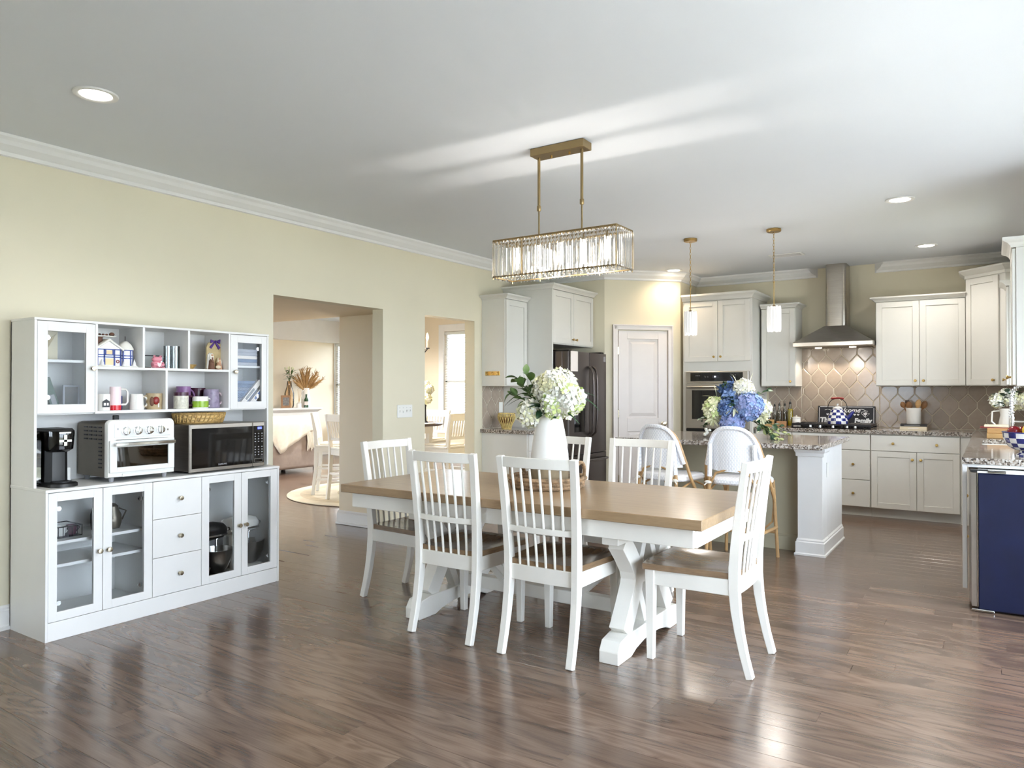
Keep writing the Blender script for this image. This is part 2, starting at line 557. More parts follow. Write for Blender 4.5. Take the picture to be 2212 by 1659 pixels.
def granite():
    t = NT('granite')
    v = t.coords((1, 1, 1))
    vo = t.node('ShaderNodeTexVoronoi', feature='F1'); vo.inputs['Scale'].default_value = 95; t.link(v, vo.inputs['Vector'])
    n = t.noise(v, 34, 4, 0.7); n2 = t.noise(v, 150, 2)
    g = t.math('ADD', t.math('MULTIPLY', t.node_sep(vo.outputs['Color']), 0.55), t.math('MULTIPLY', n, 0.45))
    g = t.math('ADD', g, t.math('MULTIPLY', n2, 0.2))
    c = t.ramp(g, [(0.30, lin((48, 43, 41))), (0.45, lin((106, 96, 88))), (0.58, lin((152, 141, 130))), (0.74, lin((198, 194, 190))), (0.9, lin((132, 114, 98)))])
    t.link(c, t.bsdf.inputs['Base Color']); t.bsdf.inputs['Roughness'].default_value = 0.09
def _sep(s, c):
    n = s.node('ShaderNodeSeparateColor'); s.link(c, n.inputs[0]); return n.outputs[0]
NT.node_sep = _sep
granite()

def tile_mat():
    t = NT('tile_taupe')
    oi = t.node('ShaderNodeObjectInfo')
    v = t.coords((1, 1, 1))
    a = t.ramp(oi.outputs['Random'], [(0, lin((160, 145, 131))), (1, lin((176, 160, 145)))])
    t.link(t.mix(0.25, a, t.ramp(t.noise(v, 22, 3), [(0.3, lin((150, 136, 122))), (0.7, lin((182, 168, 152)))])), t.bsdf.inputs['Base Color'])
    t.bsdf.inputs['Roughness'].default_value = 0.14
    t.bump(t.noise(v, 26, 1), 0.05, 0.004)
tile_mat()

def weave_mat(name, c0, c1, sx=260.0, sz=200.0):
    t = NT(name)
    v = t.coords((1, 1, 1))
    sep = t.node('ShaderNodeSeparateXYZ'); t.link(v, sep.inputs[0])
    a = t.math('SINE', t.math('MULTIPLY', sep.outputs[0], sx)); b = t.math('SINE', t.math('MULTIPLY', sep.outputs[2], sz))
    g = t.math('ADD', t.math('MULTIPLY', t.math('MULTIPLY', a, b), 0.5), 0.5)
    g = t.math('ADD', t.math('MULTIPLY', g, 0.6), t.math('MULTIPLY', t.math('ABSOLUTE', a), 0.4))
    t.link(t.ramp(g, [(0.2, lin(c0)), (0.7, lin(c1))]), t.bsdf.inputs['Base Color'])
    t.bsdf.inputs['Roughness'].default_value = 0.6
    t.bump(g, 0.5, 0.004)
weave_mat('weave_white', (212, 215, 223), (247, 247, 249))
weave_mat('basket_lattice', (120, 84, 40), (226, 192, 128), 190.0, 260.0)

def brushed(name, c, rough=0.3):
    t = NT(name)
    v = t.coords((2, 2, 160))
    n = t.noise(v, 3, 3)
    d = lin(c)
    t.link(t.ramp(n, [(0.3, tuple(x * 0.8 for x in d[:3]) + (1,)), (0.7, d)]), t.bsdf.inputs['Base Color'])
    t.bsdf.inputs['Metallic'].default_value = 1.0; t.bsdf.inputs['Roughness'].default_value = rough
    t.bump(n, 0.04, 0.001)
brushed('hood_steel', (196, 190, 182), 0.26)
brushed('micro_steel', (176, 168, 158), 0.33)
# ---------------------------------------------------------------- the setting
XL, YB, XR, CEIL, OPEN = -4.6, 9.0, 0.45, 2.745, 2.065
WT = 0.13                                   # partition thickness
floor = struct('floor', MB().box(-11.7, 1.44, -1.9, 10.72, -0.12, -0.003), 'floor_wood')
BW = 0.125
_pl = {}
def plank_mesh(L):
    k = round(L, 2)
    if k not in _pl:
        _pl[k] = MB().box(-k / 2, k / 2, -BW / 2 + 0.0004, BW / 2 - 0.0004, -0.004, 0.0).mesh('plank', 'floor_board', bev=0.0008)
    return _pl[k]
_r = random.Random(11)
for j in range(61):
    y = 0.86 + BW * j + BW / 2
    x0 = XL - _r.choice((0.0, 0.35, 0.7, 1.05)) * 0.5 * (1 if 3.7 < y < 4.75 else 0)
    xe = 0.45 if y > 5.3 else 1.1
    first = True
    while x0 < xe - 0.05:
        L = _r.choice((1.1, 1.3, 1.5, 1.7)) if not first else _r.choice((0.5, 0.8, 1.1, 1.4, 1.7))
        first = False
        L = min(L, xe - x0)
        if xe - (x0 + L) < 0.25: L = xe - x0
        link('plank', plank_mesh(L - 0.001), floor, (x0 + L / 2, y, 0))
        x0 += L
struct('ceiling', MB().box(-11.7, 1.5, -1.95, 10.8, CEIL, CEIL + 0.1), 'ceiling_paint')

def wall_with_holes(axis, c0, c1, a0, a1, holes, z1=CEIL):
    """wall slab along a with rectangular holes (lo, hi, zlo, zhi)"""
    m = MB()
    def B(p, q, zl, zh):
        if q - p < 1e-4 or zh - zl < 1e-4: return
        if axis == 'x': m.box(c0, c1, p, q, zl, zh)
        else: m.box(p, q, c0, c1, zl, zh)
    cur = a0
    for lo, hi, zl, zh in sorted(holes):
        B(cur, lo, 0, z1); B(lo, hi, 0, zl); B(lo, hi, zh, z1)
        cur = hi
    B(cur, a1, 0, z1)
    return m
wall_left = struct('wall_left', wall_with_holes('x', XL - WT, XL, -1.8, 10.6, [(3.62, 4.82, 0, OPEN), (5.40, 6.21, 0, OPEN)]), 'wall_paint')
wall_back = struct('wall_back', MB().box(-3.3, XR + 0.12, YB, YB + 0.12, 0, CEIL), 'wall_paint')
struct('wall_pantry', MB().prism([(XL, 7.75), (-3.83, 7.75), (-3.15, 8.43), (-3.15, YB + 0.12), (XL, YB + 0.12)], 'z', 0, CEIL), 'wall_paint')
struct('wall_right', wall_with_holes('x', XR, XR + 0.12, 5.36, YB + 0.12, [(6.2, 7.7, 1.1, 2.25)]), 'wall_paint')
struct('wall_jog', MB().box(XR, 1.44, 5.36, 5.48, 0, CEIL), 'wall_paint')
struct('wall_patio', wall_with_holes('x', 1.3, 1.44, -1.8, 5.4, [(0.45, 5.25, 0.06, 2.37)]), 'wall_paint')
struct('wall_rear', wall_with_holes('y', -1.9, -1.78, XL - WT, 1.44, [(-2.8, -1.4, 0.9, 2.1)]), 'wall_paint')
struct('wall_far_left', MB().box(-11.62, -11.5, 1.9, 10.72, 0, CEIL), 'wall_far_paint')
struct('wall_window_side', wall_with_holes('y', 10.6, 10.72, -11.6, XL, [(-11.47, -10.08, 0.62, 2.30), (-8.55, -7.25, 0.62, 2.42)]), 'wall_far_paint')
struct('wall_living_side', wall_with_holes('y', 1.88, 2.0, -11.6, XL - WT, [(-10.1, -7.1, 0.3, 2.3)]), 'wall_far_paint')  # opening for the added, unseen window
struct('wall_hall', MB().box(-5.46, XL - WT, 5.10, 5.24, 0, CEIL), 'wall_far_paint')
struct('ceiling_hall', MB().box(-7.6, XL - WT, 2.0, 5.10, OPEN, CEIL), 'wall_far_paint')
struct('trim_bulkhead', MB().box(-11.5, -11.3, 2.0, 10.6, 2.305, CEIL), 'trim_white')
struct('ground_outside', MB().box(-40, 40, -40, 40, -0.35, -0.25), 'lawn_soil')
struct('patio_outside', MB().box(1.45, 12.0, -9.0, 5.6, -0.25, -0.10), 'patio_stone')

# crown moulding
CROWN = [(0, CEIL), (0.092, CEIL), (0.092, CEIL - 0.016), (0.074, CEIL - 0.03), (0.062, CEIL - 0.052), (0.03, CEIL - 0.076), (0.018, CEIL - 0.082), (0.016, CEIL - 0.102), (0, CEIL - 0.106)]
def moulding(name, path, prof, mat='trim_white', ends=None):
    """profile (offset to the right-hand side, z) swept along a floor-plan path with mitred corners"""
    m = MB()
    pts = [Vector((p[0], p[1])) for p in path]
    dirs = [(pts[i + 1] - pts[i]).normalized() for i in range(len(pts) - 1)]
    rings = []
    for i, p in enumerate(pts):
        d0 = dirs[max(i - 1, 0)]; d1 = dirs[min(i, len(dirs) - 1)]
        n0 = Vector((d0.y, -d0.x)); n1 = Vector((d1.y, -d1.x))
        b = (n0 + n1).normalized(); k = 1.0 / max(0.3, b.dot(n0))
        e = 0.0
        ring = []
        for o, z in prof:
            q = p + b * (o * k)
            if ends and i == 0: q += d0 * (ends[0] * o)
            if ends and i == len(pts) - 1: q += d1 * (ends[1] * o)
            ring.append((q.x, q.y, z))
        rings.append(ring)
    m.loft(rings)
    return struct(name, m, mat)
moulding('trim_1', [(XL, -1.75), (XL, 7.75), (-3.83, 7.75), (-3.15, 8.43), (-3.15, YB), (-1.70, YB)], CROWN, ends=(0, -1))
moulding('trim_2', [(-1.10, YB), (XR, YB), (XR, 5.5)], CROWN, ends=(1, 0))
moulding('trim_3', [(XR - 0.0, 5.36), (1.3, 5.36), (1.3, -1.7)], CROWN)
BASE = [(0, 0), (0.026, 0), (0.026, 0.018), (0.016, 0.022), (0.016, 0.105), (0.010, 0.112), (0.012, 0.124), (0.004, 0.135), (0, 0.135)]
moulding('baseboard_left', [(XL, -1.7), (XL, 3.62)], BASE)
moulding('baseboard_pier', [(XL - WT, 4.82), (XL, 4.82), (XL, 5.40), (XL - WT, 5.40)], BASE)
moulding('baseboard_kitchen', [(XL - WT, 6.21), (XL, 6.21), (XL, 6.335)], BASE)
moulding('baseboard_hall', [(-5.46, 5.24), (-5.46, 5.10), (XL - WT, 5.10)], BASE)
moulding('baseboard_far', [(-11.5, 2.1), (-11.5, 10.6), (XL - WT, 10.6)], BASE)
moulding('baseboard_pantry', [(-3.15, 8.43), (-3.15, 8.44)], BASE)
# wainscot and chair rail of the far window wall
moulding('trim_chair_rail', [(-10.05, 10.6), (-8.68, 10.6)], [(0, 0.90), (0.02, 0.90), (0.03, 0.92), (0.03, 0.945), (0, 0.955)])
struct('trim_wainscot', MB().box(-10.0, -8.70, 10.585, 10.6, 0.13, 0.90), 'trim_white')

# windows
def window_unit(n, axis, c, a0, a1, z0, z1, inward, mats='trim_white', mullions=(), rail=None, casing=0.1):
    """frame in the opening, casing on the inside face, one pane for each bay"""
    def B(m, p, q, r, s, zl, zh):
        if axis == 'x': m.box(r, s, p, q, zl, zh)
        else: m.box(p, q, r, s, zl, zh)
    f = MB(); t = 0.05; c0, c1 = c - 0.03, c + 0.03
    B(f, a0, a0 + t, c0, c1, z0, z1); B(f, a1 - t, a1, c0, c1, z0, z1); B(f, a0, a1, c0, c1, z0, z0 + t); B(f, a0, a1, c0, c1, z1 - t, z1)
    for u in mullions: B(f, u - 0.04, u + 0.04, c0, c1, z0, z1)
    if rail: B(f, a0, a1, c0, c1, rail - 0.025, rail + 0.025)
    w = struct('window_%d' % n, f, mats, bev=0.004)
    k = MB(); i0, i1 = inward, inward + (0.02 if inward > c and axis else 0.02) * (1 if inward > c else -1)
    lo, hi = min(i0, i1), max(i0, i1)
    B(k, a0 - casing, a0, lo, hi, z0 - 0.08, z1 + casing); B(k, a1, a1 + casing, lo, hi, z0 - 0.08, z1 + casing)
    B(k, a0, a1, lo, hi, z1, z1 + casing); B(k, a0, a1, lo, hi, z0 - 0.08, z0)
    part('casing', k, mats, w, bev=0.004)
    edges = [a0 + t] + [x for u in mullions for x in (u - 0.04, u + 0.04)] + [a1 - t]
    for i in range(0, len(edges), 2):
        zs = [(z0 + t, z1 - t)] if not rail else [(z0 + t, rail - 0.025), (rail + 0.025, z1 - t)]
        for zl, zh in zs:
            g = MB(); B(g, edges[i], edges[i + 1], c - 0.003, c + 0.003, zl, zh)
            part('pane', g, 'window_glass', w)
    return w
window_unit(1, 'x', 1.37, 0.45, 5.25, 0.06, 2.37, 1.3, mullions=(2.05, 3.65))
window_unit(2, 'y', -1.84, -2.8, -1.4, 0.9, 2.1, -1.78, mullions=(-2.1,))
window_unit(6, 'x', XR + 0.06, 6.2, 7.7, 1.1, 2.25, XR, mullions=(6.95,), casing=0.07)
w3 = window_unit(3, 'y', 10.66, -8.55, -7.25, 0.62, 2.42, 10.6, rail=1.5, casing=0.13)
w4 = window_unit(4, 'y', 10.66, -11.47, -10.08, 0.62, 2.30, 10.6, rail=1.45, casing=0.028)
window_unit(5, 'y', 1.94, -10.1, -7.1, 0.3, 2.3, 2.0, mullions=(-8.6,))  # unseen window, added to let more daylight into the living room
_sl = {}
def blind(name, label, x0, x1, z0, z1, y):
    r = thing(name, label, 'blind', ((x0 + x1) / 2, y, z0), 0)
    w = x1 - x0
    part('headrail', MB().box(-w / 2, w / 2, -0.03, 0.03, z1 - z0 - 0.05, z1 - z0), 'blind_white', r)
    part('bottom_rail', MB().box(-w / 2, w / 2, -0.026, 0.026, 0, 0.02), 'blind_white', r)
    m = MB(); k = m.mark(); m.box(-w / 2, w / 2, -0.025, 0.025, -0.0015, 0.0015); m.xf(k, Matrix.Rotation(math.radians(24), 4, 'X'))
    me = m.mesh('slat', 'blind_white')
    n = int((z1 - z0 - 0.1) / 0.046)
    for i in range(n):
        link('slat', me, r, (0, 0, 0.045 + i * 0.046))
    for s in (-0.3, 0.3):
        part('ladder_cord', MB().box(s * w - 0.002, s * w + 0.002, -0.028, -0.026, 0.01, z1 - z0 - 0.04), 'blind_white', r)
blind('window_blind', 'white slatted blind of the window beside the chair rail, seen through the narrow opening', -8.54, -7.26, 0.64, 2.41, 10.62)
blind('window_blind', 'white slatted blind of the window in the corner beyond the pampas grass', -11.46, -10.09, 0.64, 2.29, 10.62)
# ---------------------------------------------------------------- pantry door in the angled wall (local x along the wall, front = -y)
def pantry_door():
    a = math.radians(45)
    r = link('door_1', None, None, (-3.83, 7.75, 0), (0, 0, a)); r['kind'] = 'structure'
    L, R, T = 0.167, 0.778, 2.037
    m = MB()
    st = 0.11
    m.box(L, L + st, -0.022, 0.01, 0.01, T); m.box(R - st, R, -0.022, 0.01, 0.01, T)
    for z0, z1 in ((0.01, 0.24), (0.84, 1.0), (1.94, T)): m.box(L + st, R - st, -0.022, 0.01, z0, z1)
    for z0, z1 in ((0.24, 0.84), (1.0, 1.94)):
        m.box(L + st, R - st, -0.008, 0.01, z0, z1)
    part('door_leaf', m, 'door_white', r, bev=0.003)
    for z0, z1 in ((0.24, 0.84), (1.0, 1.94)):
        p = MB(); q = [(L + st + 0.02, z0 + 0.02), (R - st - 0.02, z0 + 0.02), (R - st - 0.02, z1 - 0.02), (L + st + 0.02, z1 - 0.02)]
        q2 = [(L + st + 0.06, z0 + 0.06), (R - st - 0.06, z0 + 0.06), (R - st - 0.06, z1 - 0.06), (L + st + 0.06, z1 - 0.06)]
        p.loft([[(x, -0.008, z) for x, z in q], [(x, -0.019, z) for x, z in q2]])
        part('raised_panel', p, 'door_white', r)
    c = MB(); w = 0.07
    for d, i in ((0.034, 0.0), (0.042, 0.045)):
        c.box(L - w, L - 0.012 - i, -d, 0.0, 0, T + w); c.box(R + 0.012 + i, R + w, -d, 0.0, 0, T + w); c.box(L - w, R + w, -d, 0.0, T + 0.012 + i, T + w)
    part('casing', c, 'door_white', r, bev=0.003)
    for z in (0.28, 1.05, 1.80):
        part('hinge', MB().box(L - 0.012, L + 0.002, -0.03, -0.012, z - 0.045, z + 0.045), 'knob_nickel', r)
    k = MB(); k.lathe([(0.0, 0.0), (0.026, 0.002), (0.026, 0.008), (0.012, 0.012), (0.012, 0.035), (0.028, 0.045), (0.026, 0.065), (0.0, 0.072)], 16)
    k.xf(0, Matrix.Translation((R - 0.055, -0.022, 0.93)) @ Matrix.Rotation(PI / 2, 4, 'X'))
    part('knob', k, 'knob_nickel', r, smooth=True)
pantry_door()

# ---------------------------------------------------------------- cabinets (local: x along the front, front at y = 0, body behind in +y)
_kn = {}
def knob_mesh(mat):
    if mat not in _kn:
        m = MB(); m.lathe([(0.0, 0.0), (0.007, 0.0), (0.006, 0.012), (0.010, 0.016), (0.0145, 0.022), (0.013, 0.028), (0.0, 0.030)], 14)
        m.xf(0, Matrix.Rotation(PI / 2, 4, 'X'))
        _kn[mat] = m.mesh('knob', mat, smooth=True)
    return _kn[mat]
def front_panel(r, kind, x0, x1, z0, z1, knobs=(), mat='cabinet_paint', th=0.02, fr=0.058, kmat='brass'):
    g = 0.0015
    x0 += g; x1 -= g; z0 += g; z1 -= g
    m = MB()
    if kind == 'drawer':
        m.box(x0, x1, -th, 0, z0, z1)
    else:
        m.box(x0, x0 + fr, -th, 0, z0, z1); m.box(x1 - fr, x1, -th, 0, z0, z1)
        m.box(x0 + fr, x1 - fr, -th, 0, z0, z0 + fr); m.box(x0 + fr, x1 - fr, -th, 0, z1 - fr, z1)
        m.box(x0 + fr, x1 - fr, -th + 0.009, 0, z0 + fr, z1 - fr)
    d = part(kind, m, mat, r, bev=0.0022)
    for kx, kz in knobs:
        link('knob', knob_mesh(kmat), d, (kx, -th, kz))
    return d
def crown_top(r, w, d, z, h=0.055, o=0.05, sides=(1, 1), mat='cabinet_paint'):
    l, rr = o * sides[0], o * sides[1]
    m = MB()
    def ring(k, zz): return [(-l * k, -o * k - 0.02, zz), (w + rr * k, -o * k - 0.02, zz), (w + rr * k, d, zz), (-l * k, d, zz)]
    m.loft([ring(0.1, z), ring(0.16, z + h * 0.18), ring(0.45, z + h * 0.45), ring(0.85, z + h * 0.62), ring(1.0, z + h * 0.72), ring(1.0, z + h)])
    return part('cabinet_crown', m, mat, r)
def cabinet(name, label, loc, rz, w, d, z0, z1, fronts, crown=0.0, crown_sides=(1, 1), toe=False, x0=0.0, mat='cabinet_paint', group=None, cat='cabinet'):
    r = thing(name, label, cat, (loc[0], loc[1], 0 if toe else z0), rz, group)
    zo = 0 if toe else z0
    part('carcass', MB().box(x0, w, 0, d, z0 - zo, z1 - zo), mat, r, bev=0.002)
    if toe: part('toe_kick', MB().box(0, w, 0.07, d, 0, z0), mat, r)
    for f in fronts:
        kn = [(a, b - zo) for a, b in (f[5] if len(f) > 5 else ())]
        front_panel(r, f[0], f[1], f[2], f[3] - zo, f[4] - zo, kn, mat)
    if crown: crown_top(r, w, d, z1 - zo, crown, 0.05, crown_sides, mat)
    return r

F90 = PI / 2
# left run: along wall_left, fronts face +x ; local x -> world +y
c = cabinet('wall_cabinet', 'narrow grey-white wall cabinet with brass hooks on its side, above the yellow wicker vase', (-4.30, 6.34), F90, 0.42, 0.30, 1.375, 2.30, [('door', 0.008, 0.412, 1.383, 2.292)], 0.05)
cabinet('base_cabinet', 'base cabinet under the short granite counter beside the refrigerator', (-4.02, 6.34), F90, 0.42, 0.58, 0.10, 0.875, [('drawer', 0.008, 0.412, 0.70, 0.87, [(0.21, 0.785)]), ('door', 0.008, 0.412, 0.105, 0.695, [(0.06, 0.64)])], toe=True)
tag_ct = solo('granite_worktop', MB().box(-4.6, -3.96, 6.31, 6.757, 0.875, 0.914), 'granite', 'short speckled granite counter beside the refrigerator', 'worktop', (-4.28, 6.53, 0.875), bev=0.004, world=True)
r = cabinet('fridge_cabinet', 'tall panelled cabinet housing the dark refrigerator, two doors above it', (-3.985, 6.76), F90, 0.985, 0.615, 1.835, 2.43,
            [('door', 0.02, 0.485, 1.845, 2.42, [(0.445, 1.90)]), ('door', 0.487, 0.965, 1.845, 2.42, [(0.525, 1.90)])], 0.055, (1, 0), x0=0.0225)
part('side_panel', MB().box(0, 0.022, -0.02, 0.615, -1.835, 0.595), 'cabinet_paint', r, bev=0.002)

# hook rack on the side of the narrow wall cabinet
r = thing('hook_rack', 'small brass rack of three hooks on the side of the wall cabinet', 'hook rack', (-4.455, 6.34, 1.51))
part('backplate', MB().box(-0.095, 0.095, -0.006, 0, -0.022, 0.022), 'brass', r, bev=0.002)
for x in (-0.07, 0.0, 0.07):
    part('hook', MB().tube([(x, -0.005, 0.012), (x, -0.02, 0.008), (x, -0.03, -0.01), (x, -0.022, -0.02), (x, -0.014, -0.012)], 0.005, 6), 'brass', r, smooth=True)

# back run: along wall_back, fronts face -y
# oven tower
r = cabinet('oven_tower', 'tall grey-white oven tower beside the pantry door with two upper doors', (-3.10, 8.38), 0, 0.82, 0.62, 0.10, 2.385,
            [('door', 0.02, 0.425, 1.665, 2.375, [(0.385, 1.72)]), ('door', 0.427, 0.80, 1.665, 2.375, [(0.465, 1.72)]),
             ('drawer', 0.02, 0.80, 0.11, 0.50, [(0.25, 0.32), (0.57, 0.32)])], 0.075, (0, 1), toe=True)
def wall_oven():
    r = thing('wall_oven', 'stainless wall oven with black window and control strip, in the tall tower', 'oven', (-2.68, 8.36, 0.56))
    W = 0.365
    part('body', MB().box(-W, W, -0.012, 0.02, 0, 0.99), 'oven_gray', r, bev=0.003)
    part('control_panel', MB().box(-W + 0.0, W, -0.03, -0.012, 0.855, 0.99), 'steel', r, bev=0.004)
    part('control_glass', MB().box(-W + 0.055, W - 0.06, -0.033, -0.03, 0.875, 0.975), 'black_gloss', r)
    part('clock_display', MB().box(-0.05, 0.03, -0.0345, -0.033, 0.91, 0.945), 'print_dark', r)
    part('clock_digits', MB().box(-0.025, -0.005, -0.0355, -0.0345, 0.92, 0.935), 'display_white', r)
    for i, (x, z) in enumerate([(-0.24, 0.94), (-0.22, 0.94), (-0.2, 0.94), (-0.13, 0.925), (-0.1, 0.925), (0.18, 0.945), (0.22, 0.945), (0.18, 0.92), (0.22, 0.92)]):
        part('button', MB().box(x - 0.006, x + 0.006, -0.0345, -0.033, z - 0.003, z + 0.003), 'print_grey', r)
    d = part('door', MB().box(-W, -W + 0.075, -0.04, -0.012, 0.325, 0.85).box(W - 0.075, W, -0.04, -0.012, 0.325, 0.85).box(-W + 0.075, W - 0.075, -0.04, -0.012, 0.325, 0.43).box(-W + 0.075, W - 0.075, -0.04, -0.012, 0.77, 0.85), 'steel', r, bev=0.002)
    part('window', MB().box(-W + 0.075, W - 0.075, -0.036, -0.03, 0.43, 0.77), 'black_gloss', d)
    h = MB(); h.tube([(-W + 0.03, -0.085, 0.805), (W - 0.03, -0.085, 0.805)], 0.014, 12)
    for s in (-1, 1): h.tube([(s * (W - 0.07), -0.04, 0.805), (s * (W - 0.07), -0.085, 0.805)], 0.010, 8)
    part('handle', h, 'steel', d, smooth=True)
    part('lower_trim', MB().box(-W, W, -0.03, -0.012, 0.29, 0.318), 'black_plastic', r)
    part('lower_panel', MB().box(-W, W, -0.03, -0.012, 0.0, 0.285), 'steel', r, bev=0.002)
wall_oven()
cabinet('wall_cabinet', 'single-door wall cabinet between the oven tower and the range hood', (-2.26, 8.68), 0, 0.385, 0.32, 1.375, 2.275, [('door', 0.004, 0.381, 1.38, 2.27, [(0.33, 1.43)])], 0.05, (0, 1))
cabinet('wall_cabinet', 'wide two-door wall cabinet right beside the range hood, above the crock', (-1.055, 8.68), 0, 0.825, 0.32, 1.375, 2.275,
        [('door', 0.004, 0.411, 1.38, 2.27, [(0.375, 1.43)]), ('door', 0.413, 0.821, 1.38, 2.27, [(0.45, 1.43)])], 0.05, (1, 0))
# diagonal corner cabinet
r = thing('corner_cabinet', 'taller angled corner wall cabinet with a single door', 'cabinet', (-0.228, 8.68, 1.375), -PI / 4)
s2 = math.sqrt(0.5)
def to_loc(x, y):   # world -> local of the corner cabinet
    dx, dy = x + 0.228, y - 8.68
    return (dx * s2 - dy * s2, dx * s2 + dy * s2)
poly = [to_loc(*p) for p in ((-0.228, 8.68), (0.10, 8.352), (XR, 8.352), (XR, YB), (-0.228, YB))]
part('carcass', MB().prism(poly, 'z', 0, 1.08), 'cabinet_paint', r)
front_panel(r, 'door', 0.015, 0.40, 0.006, 1.07, [(0.355, 0.055)])
cr = MB()
big = [to_loc(*p) for p in ((-0.29, 8.645), (0.075, 8.28), (XR, 8.28), (XR, YB), (-0.29, YB))]
mid = [to_loc(*p) for p in ((-0.24, 8.675), (0.095, 8.34), (XR, 8.34), (XR, YB), (-0.24, YB))]
cr.loft([[(a, b, 1.08) for a, b in mid], [(a, b, 1.11) for a, b in mid], [(a, b, 1.15) for a, b in big], [(a, b, 1.165) for a, b in big]])
part('cabinet_crown', cr, 'cabinet_paint', r)
# right run, fronts face -x ; local x -> world -y
cabinet('wall_cabinet', 'wall cabinet on the side wall next to the angled corner cabinet', (0.12, 8.34), -F90, 0.42, 0.325, 1.375, 2.275, [('door', 0.004, 0.416, 1.38, 2.27, [(0.05, 1.43)])], 0.05, (0, 1))
cabinet('wall_cabinet', 'wall cabinet at the picture edge over the near end of the sink counter', (0.12, 6.0), -F90, 0.5, 0.325, 1.36, 2.225, [('door', 0.004, 0.496, 1.365, 2.22, [(0.05, 1.42)])], 0.06, (1, 1))
# base cabinets, back run
cabinet('base_cabinet', 'base cabinet in the corner behind the island, under the spice bottles', (-2.26, 8.42), 0, 0.40, 0.57, 0.10, 0.875, [('drawer', 0.005, 0.395, 0.70, 0.865, [(0.2, 0.78)]), ('door', 0.005, 0.395, 0.105, 0.695, [(0.35, 0.64)])], toe=True)
cabinet('base_cabinet', 'drawer base cabinet below the black cooktop, partly behind the island', (-1.86, 8.42), 0, 0.784, 0.57, 0.10, 0.875,
        [('drawer', 0.004, 0.78, 0.70, 0.862), ('drawer', 0.004, 0.78, 0.388, 0.697, [(0.17, 0.55), (0.62, 0.55)]), ('drawer', 0.004, 0.78, 0.104, 0.385, [(0.17, 0.245), (0.62, 0.245)])], toe=True)
cabinet('base_cabinet', 'two-door base cabinet with a wide drawer below the crock', (-1.074, 8.42), 0, 0.80, 0.57, 0.10, 0.875,
        [('drawer', 0.004, 0.796, 0.70, 0.862, [(0.21, 0.78), (0.60, 0.78)]), ('door', 0.004, 0.421, 0.104, 0.696, [(0.385, 0.622)]), ('door', 0.423, 0.796, 0.104, 0.696, [(0.46, 0.622)])], toe=True)
solo('corner_filler', MB().box(-0.272, XR, 8.42, 8.99, 0.0, 0.875), 'cabinet_paint', 'blind corner base cabinet where the two counters meet', 'cabinet', (0.1, 8.7, 0), bev=0.002, world=True)
# base cabinets, side run (front x = -0.13)
for lab, y1, w, fr in (('base cabinet of the side run next to the back corner', 8.41, 0.66, [('drawer', 0.004, 0.656, 0.70, 0.862, [(0.33, 0.78)]), ('door', 0.004, 0.656, 0.104, 0.696, [(0.6, 0.62)])]),
                       ('sink base cabinet of the side run with two doors', 7.75, 0.93, [('drawer', 0.004, 0.926, 0.70, 0.862, [(0.25, 0.78), (0.68, 0.78)]), ('door', 0.004, 0.463, 0.104, 0.696, [(0.42, 0.62)]), ('door', 0.467, 0.926, 0.104, 0.696, [(0.51, 0.62)])]),
                       ('drawer cabinet of the side run next to the navy appliance', 6.82, 0.94, [('drawer', 0.004, 0.936, 0.70, 0.862, [(0.47, 0.78)]), ('drawer', 0.004, 0.936, 0.39, 0.697, [(0.47, 0.55)]), ('drawer', 0.004, 0.936, 0.104, 0.387, [(0.47, 0.25)])])):
    cabinet('base_cabinet', lab, (-0.125, y1), -F90, w, 0.573, 0.10, 0.875, fr, toe=True)
r = thing('end_frame', 'white end frame of the counter around the navy appliance', 'cabinet', (0.15, 5.35, 0), world=True)
part('top_rail', MB().box(-0.14, 0.44, 5.335, 5.36, 0.855, 0.875), 'trim_white', r, bev=0.002)
part('stile', MB().box(-0.165, -0.14, 5.335, 5.36, 0.10, 0.875), 'trim_white', r, bev=0.002)
part('divider_panel', MB().box(-0.125, 0.44, 5.86, 5.878, 0.0, 0.875), 'trim_white', r)
# worktop of the back and side runs, with the sink cut out
m = MB()
m.box(-2.26, XR, 8.39, YB, 0.875, 0.914)
m.box(-0.165, -0.075, 5.32, 8.39, 0.875, 0.914); m.box(0.29, XR, 5.32, 8.39, 0.875, 0.914)
m.box(-0.075, 0.29, 5.32, 6.65, 0.875, 0.914); m.box(-0.075, 0.29, 7.40, 8.39, 0.875, 0.914)
solo('granite_worktop', m, 'granite', 'long L-shaped granite counter along the tiled wall and the sink side', 'worktop', (-0.9, 8.7, 0.875), world=True)
m = MB(); m.box(-0.09, 0.305, 6.635, 7.415, 0.66, 0.67)
for b in ((-0.09, -0.08, 6.635, 7.415), (0.295, 0.305, 6.635, 7.415), (-0.09, 0.305, 6.635, 6.645), (-0.09, 0.305, 7.405, 7.415)): m.box(*b, 0.66, 0.874)
solo('sink', m, 'steel', 'stainless undermount sink set into the side counter', 'sink', (0.1, 7.0, 0.66), world=True)

